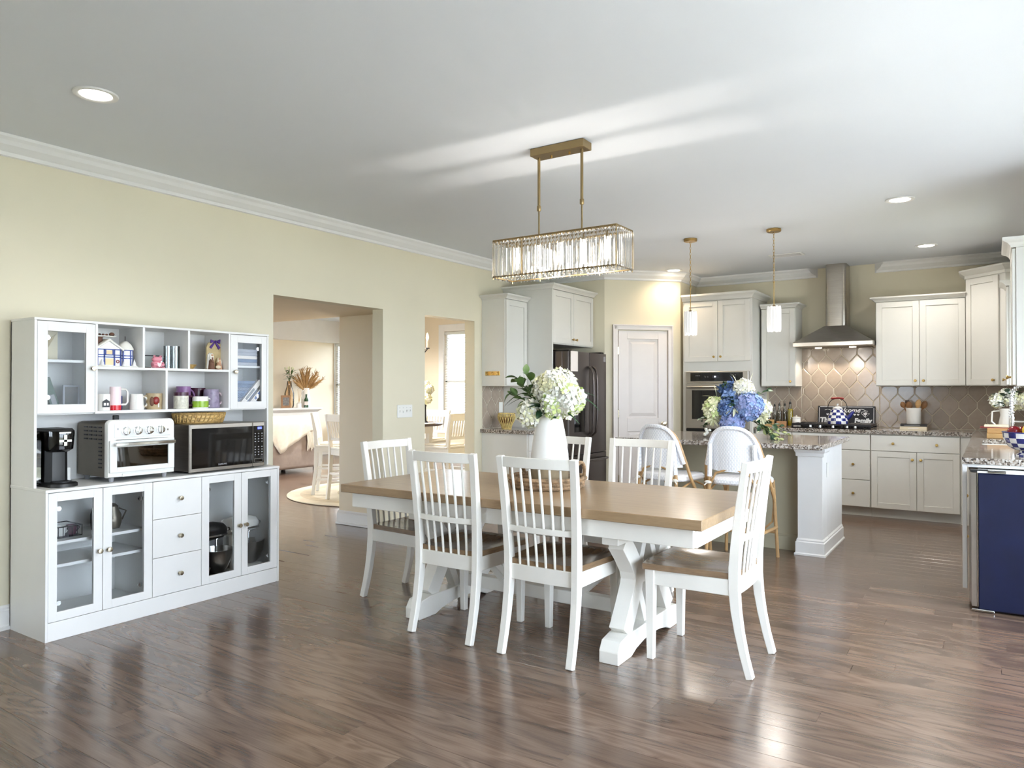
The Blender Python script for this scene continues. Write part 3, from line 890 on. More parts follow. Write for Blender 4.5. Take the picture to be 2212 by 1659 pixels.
# ---------------------------------------------------------------- tiles (elongated hexagons, pointed ends)
TW, TV, TS = 0.163, 0.056, 0.092            # width, vertical edge, sloping height ; row pitch
PITCH = TV + TS
def hexpoly(cx, cz):
    w, v = TW / 2, TV / 2
    return [(cx - w, cz - v), (cx, cz - v - TS), (cx + w, cz - v), (cx + w, cz + v), (cx, cz + v + TS), (cx - w, cz + v)]
def clip(poly, rect):
    x0, x1, z0, z1 = rect
    for ax, val, sg in ((0, x0, 1), (0, x1, -1), (1, z0, 1), (1, z1, -1)):
        out = []
        for i, p in enumerate(poly):
            q = poly[i - 1]
            pin = sg * (p[ax] - val) >= 0; qin = sg * (q[ax] - val) >= 0
            if pin != qin:
                t = (val - q[ax]) / (p[ax] - q[ax]); out.append(tuple(q[k] + t * (p[k] - q[k]) for k in (0, 1)))
            if pin: out.append(p)
        poly = out
        if len(poly) < 3: return []
    return poly
def shrink(poly, g):
    cx = sum(p[0] for p in poly) / len(poly); cz = sum(p[1] for p in poly) / len(poly)
    n = len(poly); out = []
    area = sum(poly[i][0] * poly[(i + 1) % n][1] - poly[(i + 1) % n][0] * poly[i][1] for i in range(n))
    if area < 0: poly = poly[::-1]
    lines = []
    for i in range(n):
        (ax, az), (bx, bz) = poly[i], poly[(i + 1) % n]
        L = math.hypot(bx - ax, bz - az)
        if L < 1e-6: continue
        nx, nz = -(bz - az) / L, (bx - ax) / L
        lines.append((nx, nz, nx * ax + nz * az + g))
    k = len(lines)
    for i in range(k):
        a, b = lines[i - 1], lines[i]
        det = a[0] * b[1] - a[1] * b[0]
        if abs(det) < 1e-6: continue
        out.append(((a[2] * b[1] - a[1] * b[2]) / det, (a[0] * b[2] - a[2] * b[0]) / det))
    return out
TILE_FULL = None
def tile_mesh(poly, ax):
    m = MB(); q = shrink(poly, 0.0045); q2 = shrink(poly, 0.0075)
    if len(q) < 3 or len(q2) != len(q): q2 = None
    if len(q) < 3: return None
    def P(a, b, o): return (a, -o, b) if ax == 'y' else (o, a, b)
    rings = [[P(a, b, 0.0) for a, b in q], [P(a, b, 0.0035) for a, b in q]]
    if q2: rings.append([P(a, b, 0.0052) for a, b in q2])
    m.loft(rings)
    return m.mesh('tile', 'tile_taupe')
def tile_field(parent, ax, rects, phase, zphase):
    full = {}
    for (x0, x1, z0, z1) in rects:
        j0 = int((z0 - zphase) / PITCH) - 2
        for j in range(j0, j0 + int((z1 - z0) / PITCH) + 6):
            cz = zphase + j * PITCH
            sh = TW / 2 if j % 2 else 0
            i0 = int((x0 - phase) / TW) - 2
            for i in range(i0, i0 + int((x1 - x0) / TW) + 6):
                cx = phase + sh + i * TW
                hp = hexpoly(cx, cz)
                p = clip(hp, (x0, x1, z0, z1))
                if len(p) < 3: continue
                a = abs(sum(p[k][0] * p[(k + 1) % len(p)][1] - p[(k + 1) % len(p)][0] * p[k][1] for k in range(len(p)))) / 2
                if a < 0.0006: continue
                isfull = len(p) == 6 and all(math.hypot(p[k][0] - hp[k][0], p[k][1] - hp[k][1]) < 1e-6 for k in range(6)) or abs(a - TW * (TV + TS)) < 1e-6
                loc = (cx, YB - 0.004, cz) if ax == 'y' else (XL + 0.004, cx, cz)
                if isfull:
                    if 'm' not in full: full['m'] = tile_mesh(hexpoly(0, 0), ax)
                    me = full['m']
                else:
                    me = tile_mesh([(u - cx, v - cz) for u, v in p], ax)
                if me: link('tile', me, parent, loc)
part('grout', MB().box(-2.26, XR - 0.001, YB - 0.004, YB, 0.914, 1.38).box(-1.875, -1.055, YB - 0.004, YB, 1.38, 1.87), 'grout', wall_back)
part('grout', MB().box(XL, XL + 0.004, 6.345, 6.758, 0.914, 1.38), 'grout', wall_left)
tile_field(wall_back, 'y', [(-2.255, -1.875, 0.916, 1.378), (-1.875, -1.055, 0.916, 1.868), (-1.055, XR - 0.005, 0.916, 1.378)], -1.528, 1.468)
tile_field(wall_left, 'x', [(6.347, 6.757, 0.916, 1.378)], 6.515, 1.136)

# ---------------------------------------------------------------- range hood
def hood():
    r = thing('range_hood', 'stainless pyramid range hood with tall chimney over the cooktop', 'range hood', (-1.465, YB, 1.815))
    W, D = 0.405, 0.50
    part('lip', MB().box(-W, W, -D, -0.002, 0.0, 0.045), 'hood_steel', r, bev=0.003)
    m = MB(); c, d = 0.115, 0.27
    m.loft([[(-W, -D, 0.045), (W, -D, 0.045), (W, -0.002, 0.045), (-W, -0.002, 0.045)], [(-c, -d, 0.235), (c, -d, 0.235), (c, -0.002, 0.235), (-c, -0.002, 0.235)]])
    part('canopy', m, 'hood_steel', r)
    m = MB(); n = 9
    def ring(z):
        rr = 0.05; pts = [(c - 0.004, -0.002, z), (c - 0.004, -d + 0.01 + rr, z)]
        pts += [(c - 0.004 - rr + rr * math.cos(t), -d + 0.01 + rr - rr * math.sin(t), z) for t in [PI / 2 * k / 5 for k in range(6)]]
        pts += [(-c + 0.004 + rr - rr * math.sin(t), -d + 0.01 + rr - rr * math.cos(t), z) for t in [PI / 2 * k / 5 for k in range(6)]]
        return pts + [(-c + 0.004, -0.002, z)]
    m.loft([ring(0.235), ring(0.62)])
    part('chimney', m, 'hood_steel', r, smooth=True)
    m = MB(); m.loft([ring(0.62), ring(CEIL - 1.815 - 0.001)]); m.xf(0, Matrix.Scale(0.985, 4, (1, 0, 0)))
    part('chimney', m, 'hood_steel', r, smooth=True)
    part('filter', MB().box(-W + 0.05, W - 0.05, -D + 0.06, -0.06, -0.004, 0.0), 'oven_gray', r)
    for x in (-0.185, 0.17):
        l = part('hood_lamp', MB().lathe([(0.0, -0.008), (0.032, -0.008), (0.036, -0.002), (0.036, 0.0), (0.0, 0.0)], 18, (x, -0.235, -0.003)), 'hood_glow', r)
        s = add_light('hood_lamp_light', 'SPOT', (-1.465 + x, YB - 0.235, 1.80), (0, 0, 0), 9, (1, 0.88, 0.74), spot_size=math.radians(125), spot_blend=0.35, shadow_soft_size=0.03)
    for i in range(4):
        part('button', MB().lathe([(0.0, 0.0), (0.006, 0.0), (0.006, 0.003), (0.0, 0.003)], 10, (0.28 + i * 0.022, -D - 0.001, 0.022)).xf(0, Matrix.Identity(4)), 'chrome', r)
hood()
# ---------------------------------------------------------------- refrigerator (front faces +x; built in world space)
def fridge():
    r = thing('refrigerator', 'black stainless french-door refrigerator inside the tall cabinet', 'refrigerator', (-4.15, 7.25, 0), world=True)
    y0, y1, xf = 6.80, 7.70, -3.775
    part('body', MB().box(-4.58, -3.865, y0 + 0.004, y1 - 0.004, 0.02, 1.755), 'black_steel', r, bev=0.006)
    part('hinge_cover', MB().box(-4.0, -3.80, y0 + 0.03, y0 + 0.10, 1.755, 1.772), 'black_plastic', r, bev=0.004)
    part('hinge_cover', MB().box(-4.0, -3.80, y1 - 0.10, y1 - 0.03, 1.755, 1.772), 'black_plastic', r, bev=0.004)
    sp = 7.275
    for a, b, lab in ((y0, sp - 0.003, None), (sp + 0.003, y1, None)):
        m = MB()
        prof = [(-3.86, a), (-3.80, a), (xf - 0.006, a + 0.01), (xf + 0.004, a + 0.05), (xf + 0.008, (a + b) / 2), (xf + 0.004, b - 0.05), (xf - 0.006, b - 0.01), (-3.80, b), (-3.86, b)]
        m.prism(prof, 'z', 0.625, 1.75)
        d = part('door', m, 'black_steel', r, smooth=True, ang=35)
        s = -1 if a == y0 else 1
        yh = sp + s * 0.045
        zz = [0.82, 0.86, 0.95, 1.1, 1.25, 1.4, 1.52, 1.57, 1.595]
        xx = [0.0, 0.045, 0.058, 0.064, 0.066, 0.064, 0.056, 0.035, 0.0]
        part('handle', MB().tube([(xf + 0.004 + q, yh, z) for q, z in zip(xx, zz)], 0.013, 10), 'steel' if False else 'black_steel', d, smooth=True)
        if s < 0:
            dd = part('dispenser', MB().box(xf + 0.002, xf + 0.012, 6.90, 7.13, 0.87, 1.26), 'black_gloss', d, bev=0.006)
        else:
            part('sticker', MB().box(xf + 0.0, xf + 0.007, 7.60, 7.65, 1.66, 1.72), 'print_grey', d)
    m = MB(); m.prism([(-3.86, y0), (-3.80, y0), (xf - 0.006, y0 + 0.01), (xf + 0.004, y0 + 0.05), (xf + 0.004, y1 - 0.05), (xf - 0.006, y1 - 0.01), (-3.80, y1), (-3.86, y1)], 'z', 0.06, 0.615)
    d = part('freezer_drawer', m, 'black_steel', r, smooth=True, ang=35)
    part('handle', MB().tube([(xf + 0.0, y0 + 0.06, 0.55), (xf + 0.05, y0 + 0.09, 0.552), (xf + 0.062, 7.0, 0.555), (xf + 0.064, 7.25, 0.556), (xf + 0.062, 7.5, 0.555), (xf + 0.05, y1 - 0.09, 0.552), (xf + 0.0, y1 - 0.06, 0.55)], 0.013, 10), 'black_steel', d, smooth=True)
fridge()
solo('paper_note', MB().box(-3.772, -3.765, 6.815, 6.97, 1.535, 1.752), 'paper', 'pale paper note stuck at the top of the refrigerator door', 'paper', (-3.768, 6.89, 1.535), world=True)

# ---------------------------------------------------------------- under-counter appliance at the end of the side counter
def appliance():
    r = thing('beverage_fridge', 'navy-sided under-counter fridge with a steel door edge at the counter end', 'fridge', (0.16, 5.5, 0), world=True)
    part('body', MB().box(-0.083, 0.43, 5.20, 5.78, 0.012, 0.835), 'navy_panel', r, bev=0.008)
    m = MB(); n = 8
    prof = [(-0.088, 5.20), (-0.088, 5.78), (-0.115, 5.78)] + [(-0.115 - 0.02 * math.sin(PI * k / 12), 5.76 - 0.54 * k / 12) for k in range(13)] + [(-0.115, 5.20)]
    m.prism(prof, 'z', 0.03, 0.835)
    d = part('door', m, 'steel', r, smooth=True, ang=50)
    part('door_edge', MB().box(-0.086, -0.080, 5.196, 5.20, 0.03, 0.835), 'chrome', d)
    part('hinge_plate', MB().box(-0.12, -0.03, 5.205, 5.26, 0.838, 0.852), 'black_plastic', r)
    part('hinge_plate', MB().box(-0.03, 0.06, 5.19, 5.26, 0.838, 0.846), 'chrome', r)
    part('foot_bar', MB().box(-0.115, -0.0, 5.185, 5.205, 0.004, 0.018), 'chrome', r, bev=0.003)
    part('top_panel', MB().box(-0.083, 0.43, 5.20, 5.78, 0.835, 0.846), 'white_plastic', r)
    for x in (-0.05, 0.38):
        for y in (5.25, 5.73):
            part('foot', MB().lathe([(0.018, 0), (0.018, 0.012)], 10, (x, y, 0)), 'black_plastic', r)
appliance()

# ---------------------------------------------------------------- island
def island():
    r = thing('kitchen_island', 'beige-painted kitchen island with white end columns, behind the rattan stools', 'island', (-1.95, 6.65, 0), world=True)
    part('back_panel', MB().box(-2.66, -1.33, 6.34, 6.40, 0, 0.875), 'island_paint', r)
    part('body', MB().box(-2.68, -1.14, 6.40, 7.08, 0, 0.875), 'trim_white', r, bev=0.002)
    def base(m, x0, x1, y0, y1):
        def ring(e, z): return [(x0 - e, y0 - e, z), (x1 + e, y0 - e, z), (x1 + e, y1 + e, z), (x0 - e, y1 + e, z)]
        m.loft([ring(0.024, 0), ring(0.024, 0.014), ring(0.015, 0.02), ring(0.015, 0.105), ring(0.008, 0.112), ring(0.009, 0.122), ring(0.001, 0.135)])
    for x0, x1 in ((-2.70, -2.51), (-1.33, -1.14)):
        y0, y1 = 6.20, 6.40
        c = part('column', MB().box(x0, x1, y0, y1, 0, 0.875), 'trim_white', r, bev=0.002)
        m = MB(); base(m, x0, x1, y0, 6.40); part('column_base', m, 'trim_white', c)
        m = MB()
        def ring(e, z): return [(x0 - e, y0 - e, z), (x1 + e, y0 - e, z), (x1 + e, y1, z), (x0 - e, y1, z)]
        m.loft([ring(0.001, 0.795), ring(0.012, 0.80), ring(0.012, 0.825), ring(0.022, 0.84), ring(0.022, 0.875)])
        part('column_cap', m, 'trim_white', c)
    m = MB(); base(m, -1.20, -1.14, 6.42, 7.06); part('side_base', m, 'trim_white', r)
    part('panel_base', MB().prism([(6.34, 0), (6.322, 0), (6.322, 0.11), (6.33, 0.118), (6.33, 0.13), (6.34, 0.135)], 'x', -2.51, -1.33), 'island_paint', r)
    part('outlet_plate', MB().box(-1.139, -1.133, 6.36, 6.43, 0.62, 0.74), 'white_plastic', r, bev=0.002)
    m = MB(); m.box(-2.80, -1.08, 5.87, 7.12, 0.875, 0.914)
    solo('granite_worktop', m, 'granite', 'granite top of the kitchen island under the blue bouquet', 'worktop', (-1.94, 6.5, 0.875), bev=0.005, world=True)
island()

# ---------------------------------------------------------------- rattan counter stools (local: faces +y, back at -y)
def stool():
    r = thing('counter_stool', '', 'stool', (0, 0, 0), 0, 'rattan counter stools')
    # backrest: an arched woven shell curved around the sitter
    rim = []; N = 26
    m = MB(); rings = []
    for k in range(N + 1):
        a = -1.0 + 2.0 * k / N
        x = 0.205 * a
        yb = -0.235 + 0.075 * a * a
        top = 0.70 + 0.33 * math.sqrt(max(0.0, 1 - abs(a) ** 3.0))
        bot = 0.715 - 0.012 * (1 - a * a)
        ring = []
        for (t, o) in ((0, -0.008), (0.33, -0.008), (0.66, -0.008), (1, -0.008), (1, 0.008), (0.66, 0.008), (0.33, 0.008), (0, 0.008)):
            z = bot + (max(top, bot + 0.01) - bot) * t
            ring.append((x, yb + o - 0.06 * (z - 0.70), z))
        rings.append(ring)
        rim.append((x * 1.05, yb - 0.06 * (top - 0.70), max(top, bot) + 0.008))
    m.loft(rings)
    part('backrest', m, 'weave_white', r, smooth=True, ang=50)
    # wrapped rim running down into the arms
    full = [(-0.245, -0.04, 0.50), (-0.235, -0.12, 0.64)] + [(-0.225, -0.155, 0.74)] + rim[2:-2] + [(0.225, -0.155, 0.74), (0.235, -0.12, 0.64), (0.245, -0.04, 0.50)]
    part('wrapped_rim', MB().tube([(x, y - 0.012, z + 0.004) for x, y, z in full[2:-2]], 0.017, 8), 'weave_white', r, smooth=True)
    part('rattan_arch', MB().tube([(x * 1.06, y + 0.004, z) for x, y, z in full], 0.013, 8), 'rattan', r, smooth=True)
    # legs
    for sx in (-1, 1):
        part('leg', MB().tube([(sx * 0.20, -0.255, 0.0), (sx * 0.185, -0.215, 0.62), (sx * 0.178, -0.222, 0.74), (sx * 0.17, -0.238, 0.90)], 0.014, 8), 'rattan', r, smooth=True)
        part('wrapped_post', MB().tube([(sx * 0.183, -0.222, 0.66), (sx * 0.178, -0.225, 0.74), (sx * 0.172, -0.24, 0.92)], 0.019, 8), 'weave_white', r, smooth=True)
        part('leg', MB().tube([(sx * 0.21, 0.215, 0.0), (sx * 0.185, 0.18, 0.615)], 0.014, 8), 'rattan', r, smooth=True)
        part('side_brace', MB().tube([(sx * 0.193, 0.20, 0.40), (sx * 0.20, 0.14, 0.55), (sx * 0.195, 0.0, 0.60), (sx * 0.20, -0.16, 0.55), (sx * 0.195, -0.235, 0.40)], 0.009, 6), 'rattan', r, smooth=True)
        part('side_stretcher', MB().tube([(sx * 0.20, -0.24, 0.24), (sx * 0.205, 0.205, 0.24)], 0.012, 8), 'rattan', r, smooth=True)
    for y, z in ((0.207, 0.20), (-0.245, 0.26)):
        part('stretcher', MB().tube([(-0.20, y, z), (0.20, y, z)], 0.012, 8), 'rattan', r, smooth=True)
        part('corner_brace', MB().tube([(-0.19, y, z + 0.30), (-0.17, y, z + 0.08), (-0.10, y, z + 0.01)], 0.008, 6), 'rattan', r, smooth=True)
        part('corner_brace', MB().tube([(0.19, y, z + 0.30), (0.17, y, z + 0.08), (0.10, y, z + 0.01)], 0.008, 6), 'rattan', r, smooth=True)
    part('back_arch', MB().tube([(-0.175, -0.225, 0.60), (-0.13, -0.228, 0.69), (-0.05, -0.232, 0.715), (0.05, -0.232, 0.715), (0.13, -0.228, 0.69), (0.175, -0.225, 0.60)], 0.009, 6), 'rattan', r, smooth=True)
    # seat: woven pad
    m = MB()
    def ring(k, z): return [(0.215 * k * math.copysign(abs(math.cos(t)) ** 0.5, math.cos(t)), -0.01 + 0.215 * k * math.copysign(abs(math.sin(t)) ** 0.5, math.sin(t)), z) for t in [2 * PI * i / 28 for i in range(28)]]
    m.loft([ring(0.95, 0.60), ring(1.0, 0.612), ring(1.0, 0.635), ring(0.94, 0.65), ring(0.6, 0.654)])
    part('seat', m, 'weave_white', r, smooth=True)
    for sx in (-1, 1):
        part('seat_tie', MB().ell((sx * 0.19, -0.235, 0.615), (0.03, 0.012, 0.014), 8, 6).tube([(sx * 0.19, -0.24, 0.615), (sx * 0.215, -0.25, 0.59)], 0.005, 5), 'linen_white', r, smooth=True)
        part('foot_cap', MB().lathe([(0.017, 0), (0.017, 0.02)], 8, (sx * 0.20, -0.255, 0)), 'dark_rubber', r)
    return r
st = stool()
st.location = (-1.66, 5.80, 0); st.rotation_euler = (0, 0, math.radians(-3))
st['label'] = 'rattan stool with white woven back in front of the blue bouquet'
dup(st, (-2.22, 5.78, 0), math.radians(-16), 'rattan stool with white woven back in front of the pantry door')

# ---------------------------------------------------------------- dining table
def table():
    r = thing('dining_table', 'long wood-topped dining table with white trestle base', 'table', (-2.195, 3.622, 0))
    HX, HY = 1.128, 0.508
    m = MB(); nb = 6
    for i in range(nb):
        y0 = -HY + 2 * HY * i / nb; y1 = -HY + 2 * HY * (i + 1) / nb
        m.box(-HX, HX, y0, y1, 0.714, 0.76)
    part('tabletop', MB().box(-HX, HX, -HY, HY, 0.712, 0.76), 'table_top', r, bev=0.003)
    ax, ay = HX - 0.055, HY - 0.055
    for s in (-1, 1):
        part('apron', MB().box(-ax, ax, s * ay - 0.011, s * ay + 0.011, 0.622, 0.712), 'chair_white', r, bev=0.002)
        part('apron', MB().box(s * ax - 0.011, s * ax + 0.011, -ay + 0.011, ay - 0.011, 0.622, 0.712), 'chair_white', r, bev=0.002)
    for sx in (-1, 1):
        x = sx * 0.63; t = 0.052
        f = [(-0.415, 0.0), (-0.26, 0.0), (-0.20, 0.022), (-0.1, 0.04), (0, 0.045), (0.1, 0.04), (0.20, 0.022), (0.26, 0.0), (0.415, 0.0), (0.415, 0.06), (0.385, 0.105), (0.30, 0.12), (-0.30, 0.12), (-0.385, 0.105), (-0.415, 0.06)]
        part('trestle_foot', MB().prism(f, 'x', x - t, x + t), 'chair_white', r, bev=0.003)
        part('top_rail', MB().box(x - 0.045, x + 0.045, -0.40, 0.40, 0.575, 0.622), 'chair_white', r, bev=0.003)
        for sy in (-1, 1):
            # hourglass legs: bow inwards at the middle
            pts = [(x, sy * 0.285, 0.12), (x, sy * 0.215, 0.22), (x, sy * 0.15, 0.32), (x, sy * 0.135, 0.37), (x, sy * 0.16, 0.43), (x, sy * 0.22, 0.50), (x, sy * 0.30, 0.58)]
            part('trestle_leg', MB().sweep_rect(pts, 0.084, [0.10, 0.10, 0.10, 0.105, 0.10, 0.10, 0.10]), 'chair_white', r, bev=0.002)
            part('trestle_brace', MB().bar((x, sy * 0.135, 0.36), (x, sy * 0.02, 0.58), 0.06, 0.05), 'chair_white', r, bev=0.002)
            part('trestle_brace', MB().bar((x, sy * 0.14, 0.36), (x, sy * 0.02, 0.12), 0.06, 0.05), 'chair_white', r, bev=0.002)
        part('trestle_block', MB().box(x - 0.036, x + 0.036, -0.1, 0.1, 0.33, 0.40), 'chair_white', r, bev=0.002)
    part('stretcher', MB().box(-0.58, 0.58, -0.028, 0.028, 0.125, 0.20), 'chair_white', r, bev=0.003)
    for sx in (-1, 1):
        part('stretcher_brace', MB().bar((sx * 0.59, 0, 0.50), (sx * 0.26, 0, 0.20), 0.06, 0.045, (0, 1, 0)), 'chair_white', r, bev=0.002)
table()

# ---------------------------------------------------------------- dining chairs (local: faces +y, back at -y)
def chair():
    r = thing('dining_chair', '', 'chair', (0, 0, 0), 0, 'spindle-back chairs around the dining table')
    def yb(z):
        return -0.185 - 0.062 * ((z - 0.45) / 0.55) ** 1.4 if z > 0.45 else -0.185 - 0.075 * ((0.45 - z) / 0.45) ** 1.8
    def xb(z): return 0.195 + (0.018 * (z - 0.45) / 0.55 if z > 0.45 else 0.004 * (0.45 - z) / 0.45)
    zs = [0.0, 0.1, 0.2, 0.3, 0.4, 0.5, 0.6, 0.7, 0.8, 0.9, 1.0]
    for s in (-1, 1):
        part('rear_leg', MB().sweep_rect([(s * xb(z), yb(z), z) for z in zs], 0.038, [0.034, 0.036, 0.04, 0.045, 0.05, 0.05, 0.045, 0.04, 0.036, 0.032, 0.03]), 'chair_white', r, bev=0.003)
        part('front_leg', MB().bar((s * 0.205, 0.225, 0.0), (s * 0.205, 0.225, 0.448), 0.034, 0.034, (1, 0, 0), 0.048, 0.048), 'chair_white', r, bev=0.003)
        part('side_apron', MB().bar((s * 0.20, -0.165, 0.408), (s * 0.208, 0.21, 0.408), 0.022, 0.076, (1, 0, 0)), 'chair_white', r, bev=0.002)
    part('front_apron', MB().box(-0.185, 0.185, 0.215, 0.237, 0.372, 0.448), 'chair_white', r, bev=0.002)
    def curved(zc, h, d, bow, y_off=0.0):
        m = MB(); rings = []
        n = 10; hw = xb(zc) - 0.016
        for k in range(n + 1):
            a = -1 + 2 * k / n
            y = yb(zc) + y_off - bow * (1 - a * a)
            zz = 0.0
            rings.append([(a * hw, y - d / 2 - (yb(zc) - yb(zc - h / 2)) * 0, zc - h / 2), (a * hw, y - d / 2, zc + h / 2), (a * hw, y + d / 2, zc + h / 2), (a * hw, y + d / 2, zc - h / 2)])
        m.loft(rings); return m
    part('top_rail', curved(0.972, 0.052, 0.022, 0.026), 'chair_white', r, bev=0.002)
    part('middle_rail', curved(0.632, 0.03, 0.018, 0.018), 'chair_white', r, bev=0.002)
    part('back_apron', curved(0.408, 0.078, 0.02, 0.008), 'chair_white', r, bev=0.002)
    for k in range(6):
        a = -0.72 + 1.44 * k / 5
        pts = []
        for z, bow in ((0.44, 0.008), (0.53, 0.013), (0.632, 0.018), (0.75, 0.021), (0.86, 0.024), (0.955, 0.026)):
            pts.append((a * (xb(z) - 0.016), yb(z) - bow * (1 - a * a), z))
        part('spindle', MB().tube(pts, [0.0065, 0.007, 0.0075, 0.0075, 0.007, 0.006], 8), 'chair_white', r, smooth=True)
    # scooped plank seat
    m = MB(); nx, ny = 14, 14; top = []; bot = []
    def w_at(v): return 0.205 + 0.038 * v
    def pt(i, j):
        u = -1 + 2 * i / nx; v = j / ny
        x = u * w_at(v)
        y = -0.19 + 0.445 * v + (0.022 * (1 - u * u) if j == ny else 0)
        dip = 0.016 * max(0, 1 - (abs(u) / 0.9) ** 3) * max(0, 1 - ((v - 0.42) / 0.5) ** 2)
        return x, y, 0.476 - dip
    rings = []
    for j in range(ny + 1):
        row = [pt(i, j) for i in range(nx + 1)]
        rings.append(row + [(x, y, 0.447) for x, y, z in row[::-1]])
    m.loft(rings)
    part('seat', m, 'seat_wood', r, smooth=True, ang=45)
    for s in (-1, 1):
        part('glide', MB().lathe([(0.012, 0), (0.012, 0.004)], 8, (s * xb(0), yb(0), -0.001)), 'dark_rubber', r)
    return r
ch = chair()
ch.location = (-1.885, 3.30, 0); ch['label'] = 'white spindle chair on the near side of the table, in front of the vase tray'
dup(ch, (-2.485, 3.30, 0), 0, 'white spindle chair on the near side of the table, nearer the hall opening')
dup(ch, (-1.20, 3.605, 0), F90, 'white spindle chair at the table end, turned side-on beside the island column')
dup(ch, (-3.145, 3.59, 0), -F90, 'white spindle chair at the table end nearest the white hutch')
dup(ch, (-2.60, 4.33, 0), PI, 'white spindle chair on the far side of the table, behind the vase')
dup(ch, (-1.985, 4.33, 0), PI, 'white spindle chair on the far side of the table, in front of the rattan stools')

# ---------------------------------------------------------------- hutch against wall_left (world space)
def hutch():
    r = thing('hutch_cabinet', 'tall white hutch with glass doors, open cubbies and drawers against the wall', 'hutch', (-4.38, 2.58, 0), world=True)
    W = 'hutch_white'
    xb, xf, y0, y1 = -4.58, -4.165, 1.831, 3.33
    xi = xf - 0.018
    part('side_panel', MB().box(xb, xf, y0, y0 + 0.012, 0, 0.79), W, r); part('side_panel', MB().box(xb, xf, y1 - 0.014, y1, 0, 0.79), W, r)
    part('countertop', MB().box(xb, xf + 0.004, y0 - 0.002, y1 + 0.002, 0.788, 0.804), W, r, bev=0.002)
    part('back_panel', MB().box(xb, xb + 0.008, y0, y1, 0, 1.72), W, r)
    part('plinth', MB().box(xb + 0.02, xf - 0.001, y0 + 0.012, y1 - 0.014, 0, 0.098), W, r, bev=0.0015)
    part('divider', MB().box(xb, xi - 0.003, 2.408, 2.424, 0.098, 0.788), W, r); part('divider', MB().box(xb, xi - 0.003, 2.728, 2.744, 0.098, 0.788), W, r)
    for z in (0.495, 0.371): part('shelf', MB().box(xb, -4.23, y0 + 0.012, 2.408, z, z + 0.016), W, r)
    g = 0.0015
    def gdoor(px, ya, yb, za, zb, ga, gb, gz0, gz1, ky, kz):
        m = MB(); a, b, c, d = ya + g, yb - g, za + g, zb - g
        m.box(px - 0.018, px, a, ga, c, d); m.box(px - 0.018, px, gb, b, c, d); m.box(px - 0.018, px, ga, gb, c, gz0); m.box(px - 0.018, px, ga, gb, gz1, d)
        o = part('door', m, W, r, bev=0.0012)
        part('pane', MB().box(px - 0.011, px - 0.008, ga - 0.003, gb + 0.003, gz0 - 0.003, gz1 + 0.003), 'cabinet_glass', o)
        k = link('knob', knob_mesh('knob_nickel'), o, Vector((px, ky, kz)) - Vector((-4.38, 2.58, 0)), (0, 0, F90))
        hy = a + 0.06 if abs(ky - yb) < abs(ky - ya) else b - 0.06
        for z in (za + 0.09, zb - 0.09):
            part('hinge', MB().lathe([(0.013, 0), (0.013, 0.012)], 10, (0, 0, 0)).xf(0, Matrix.Translation((px - 0.03, hy, z)) @ Matrix.Rotation(F90, 4, 'Y')), 'chrome', o)
        return o
    gdoor(xf, 1.843, 2.127, 0.10, 0.786, 1.888, 2.077, 0.149, 0.738, 2.104, 0.437)
    gdoor(xf, 2.127, 2.416, 0.10, 0.786, 2.177, 2.364, 0.149, 0.738, 2.156, 0.437)
    gdoor(xf, 2.736, 3.027, 0.10, 0.786, 2.788, 2.972, 0.149, 0.738, 3.004, 0.439)
    gdoor(xf, 3.027, 3.316, 0.10, 0.786, 3.075, 3.260, 0.149, 0.738, 3.053, 0.439)
    for za, zb in ((0.559, 0.786), (0.329, 0.559), (0.10, 0.329)):
        d = part('drawer', MB().box(xf - 0.018, xf, 2.416 + g, 2.736 - g, za + g, zb - g), W, r, bev=0.0012)
        link('knob', knob_mesh('knob_nickel'), d, Vector((xf, 2.586, (za + zb) / 2)) - Vector((-4.38, 2.58, 0)), (0, 0, F90))
    # upper part
    ux, z0, z1 = -4.301, 0.804, 1.728
    ya, yb = 1.831, 3.345
    part('upper_side', MB().box(xb, ux, ya, ya + 0.013, z0, z1), W, r); part('upper_side', MB().box(xb, ux, yb - 0.013, yb, z0, z1), W, r)
    part('upper_top', MB().box(xb, ux + 0.003, ya - 0.002, yb + 0.002, z1 - 0.014, z1), W, r, bev=0.0015)
    part('upper_bottom', MB().box(xb, ux - 0.019, ya + 0.013, 2.150, 1.197, 1.213).box(xb, ux, 2.150, 3.035, 1.197, 1.213).box(xb, ux - 0.019, 3.035, yb - 0.013, 1.197, 1.213), W, r)
    part('upper_divider', MB().box(xb, ux, 2.150, 2.163, 1.213, z1 - 0.014), W, r); part('upper_divider', MB().box(xb, ux, 3.022, 3.035, 1.213, z1 - 0.014), W, r)
    part('middle_shelf', MB().box(xb, ux, 2.163, 3.022, 1.455, 1.470), W, r)
    part('cubby_divider', MB().box(xb, ux, 2.428, 2.442, 1.470, z1 - 0.014), W, r); part('cubby_divider', MB().box(xb, ux, 2.725, 2.739, 1.470, z1 - 0.014), W, r)
    part('cubby_divider', MB().box(xb, ux, 2.575, 2.589, 1.213, 1.455), W, r)
    part('shelf', MB().box(xb, ux - 0.03, ya + 0.013, 2.150, 1.488, 1.503), W, r); part('shelf', MB().box(xb, ux - 0.03, 3.035, yb - 0.013, 1.488, 1.503), W, r)
    gdoor(ux + 0.0, 1.844, 2.150, 1.203, 1.712, 1.897, 2.099, 1.254, 1.658, 2.132, 1.457)
    gdoor(ux + 0.0, 3.036, 3.332, 1.203, 1.712, 3.092, 3.287, 1.254, 1.658, 3.066, 1.457)
hutch()
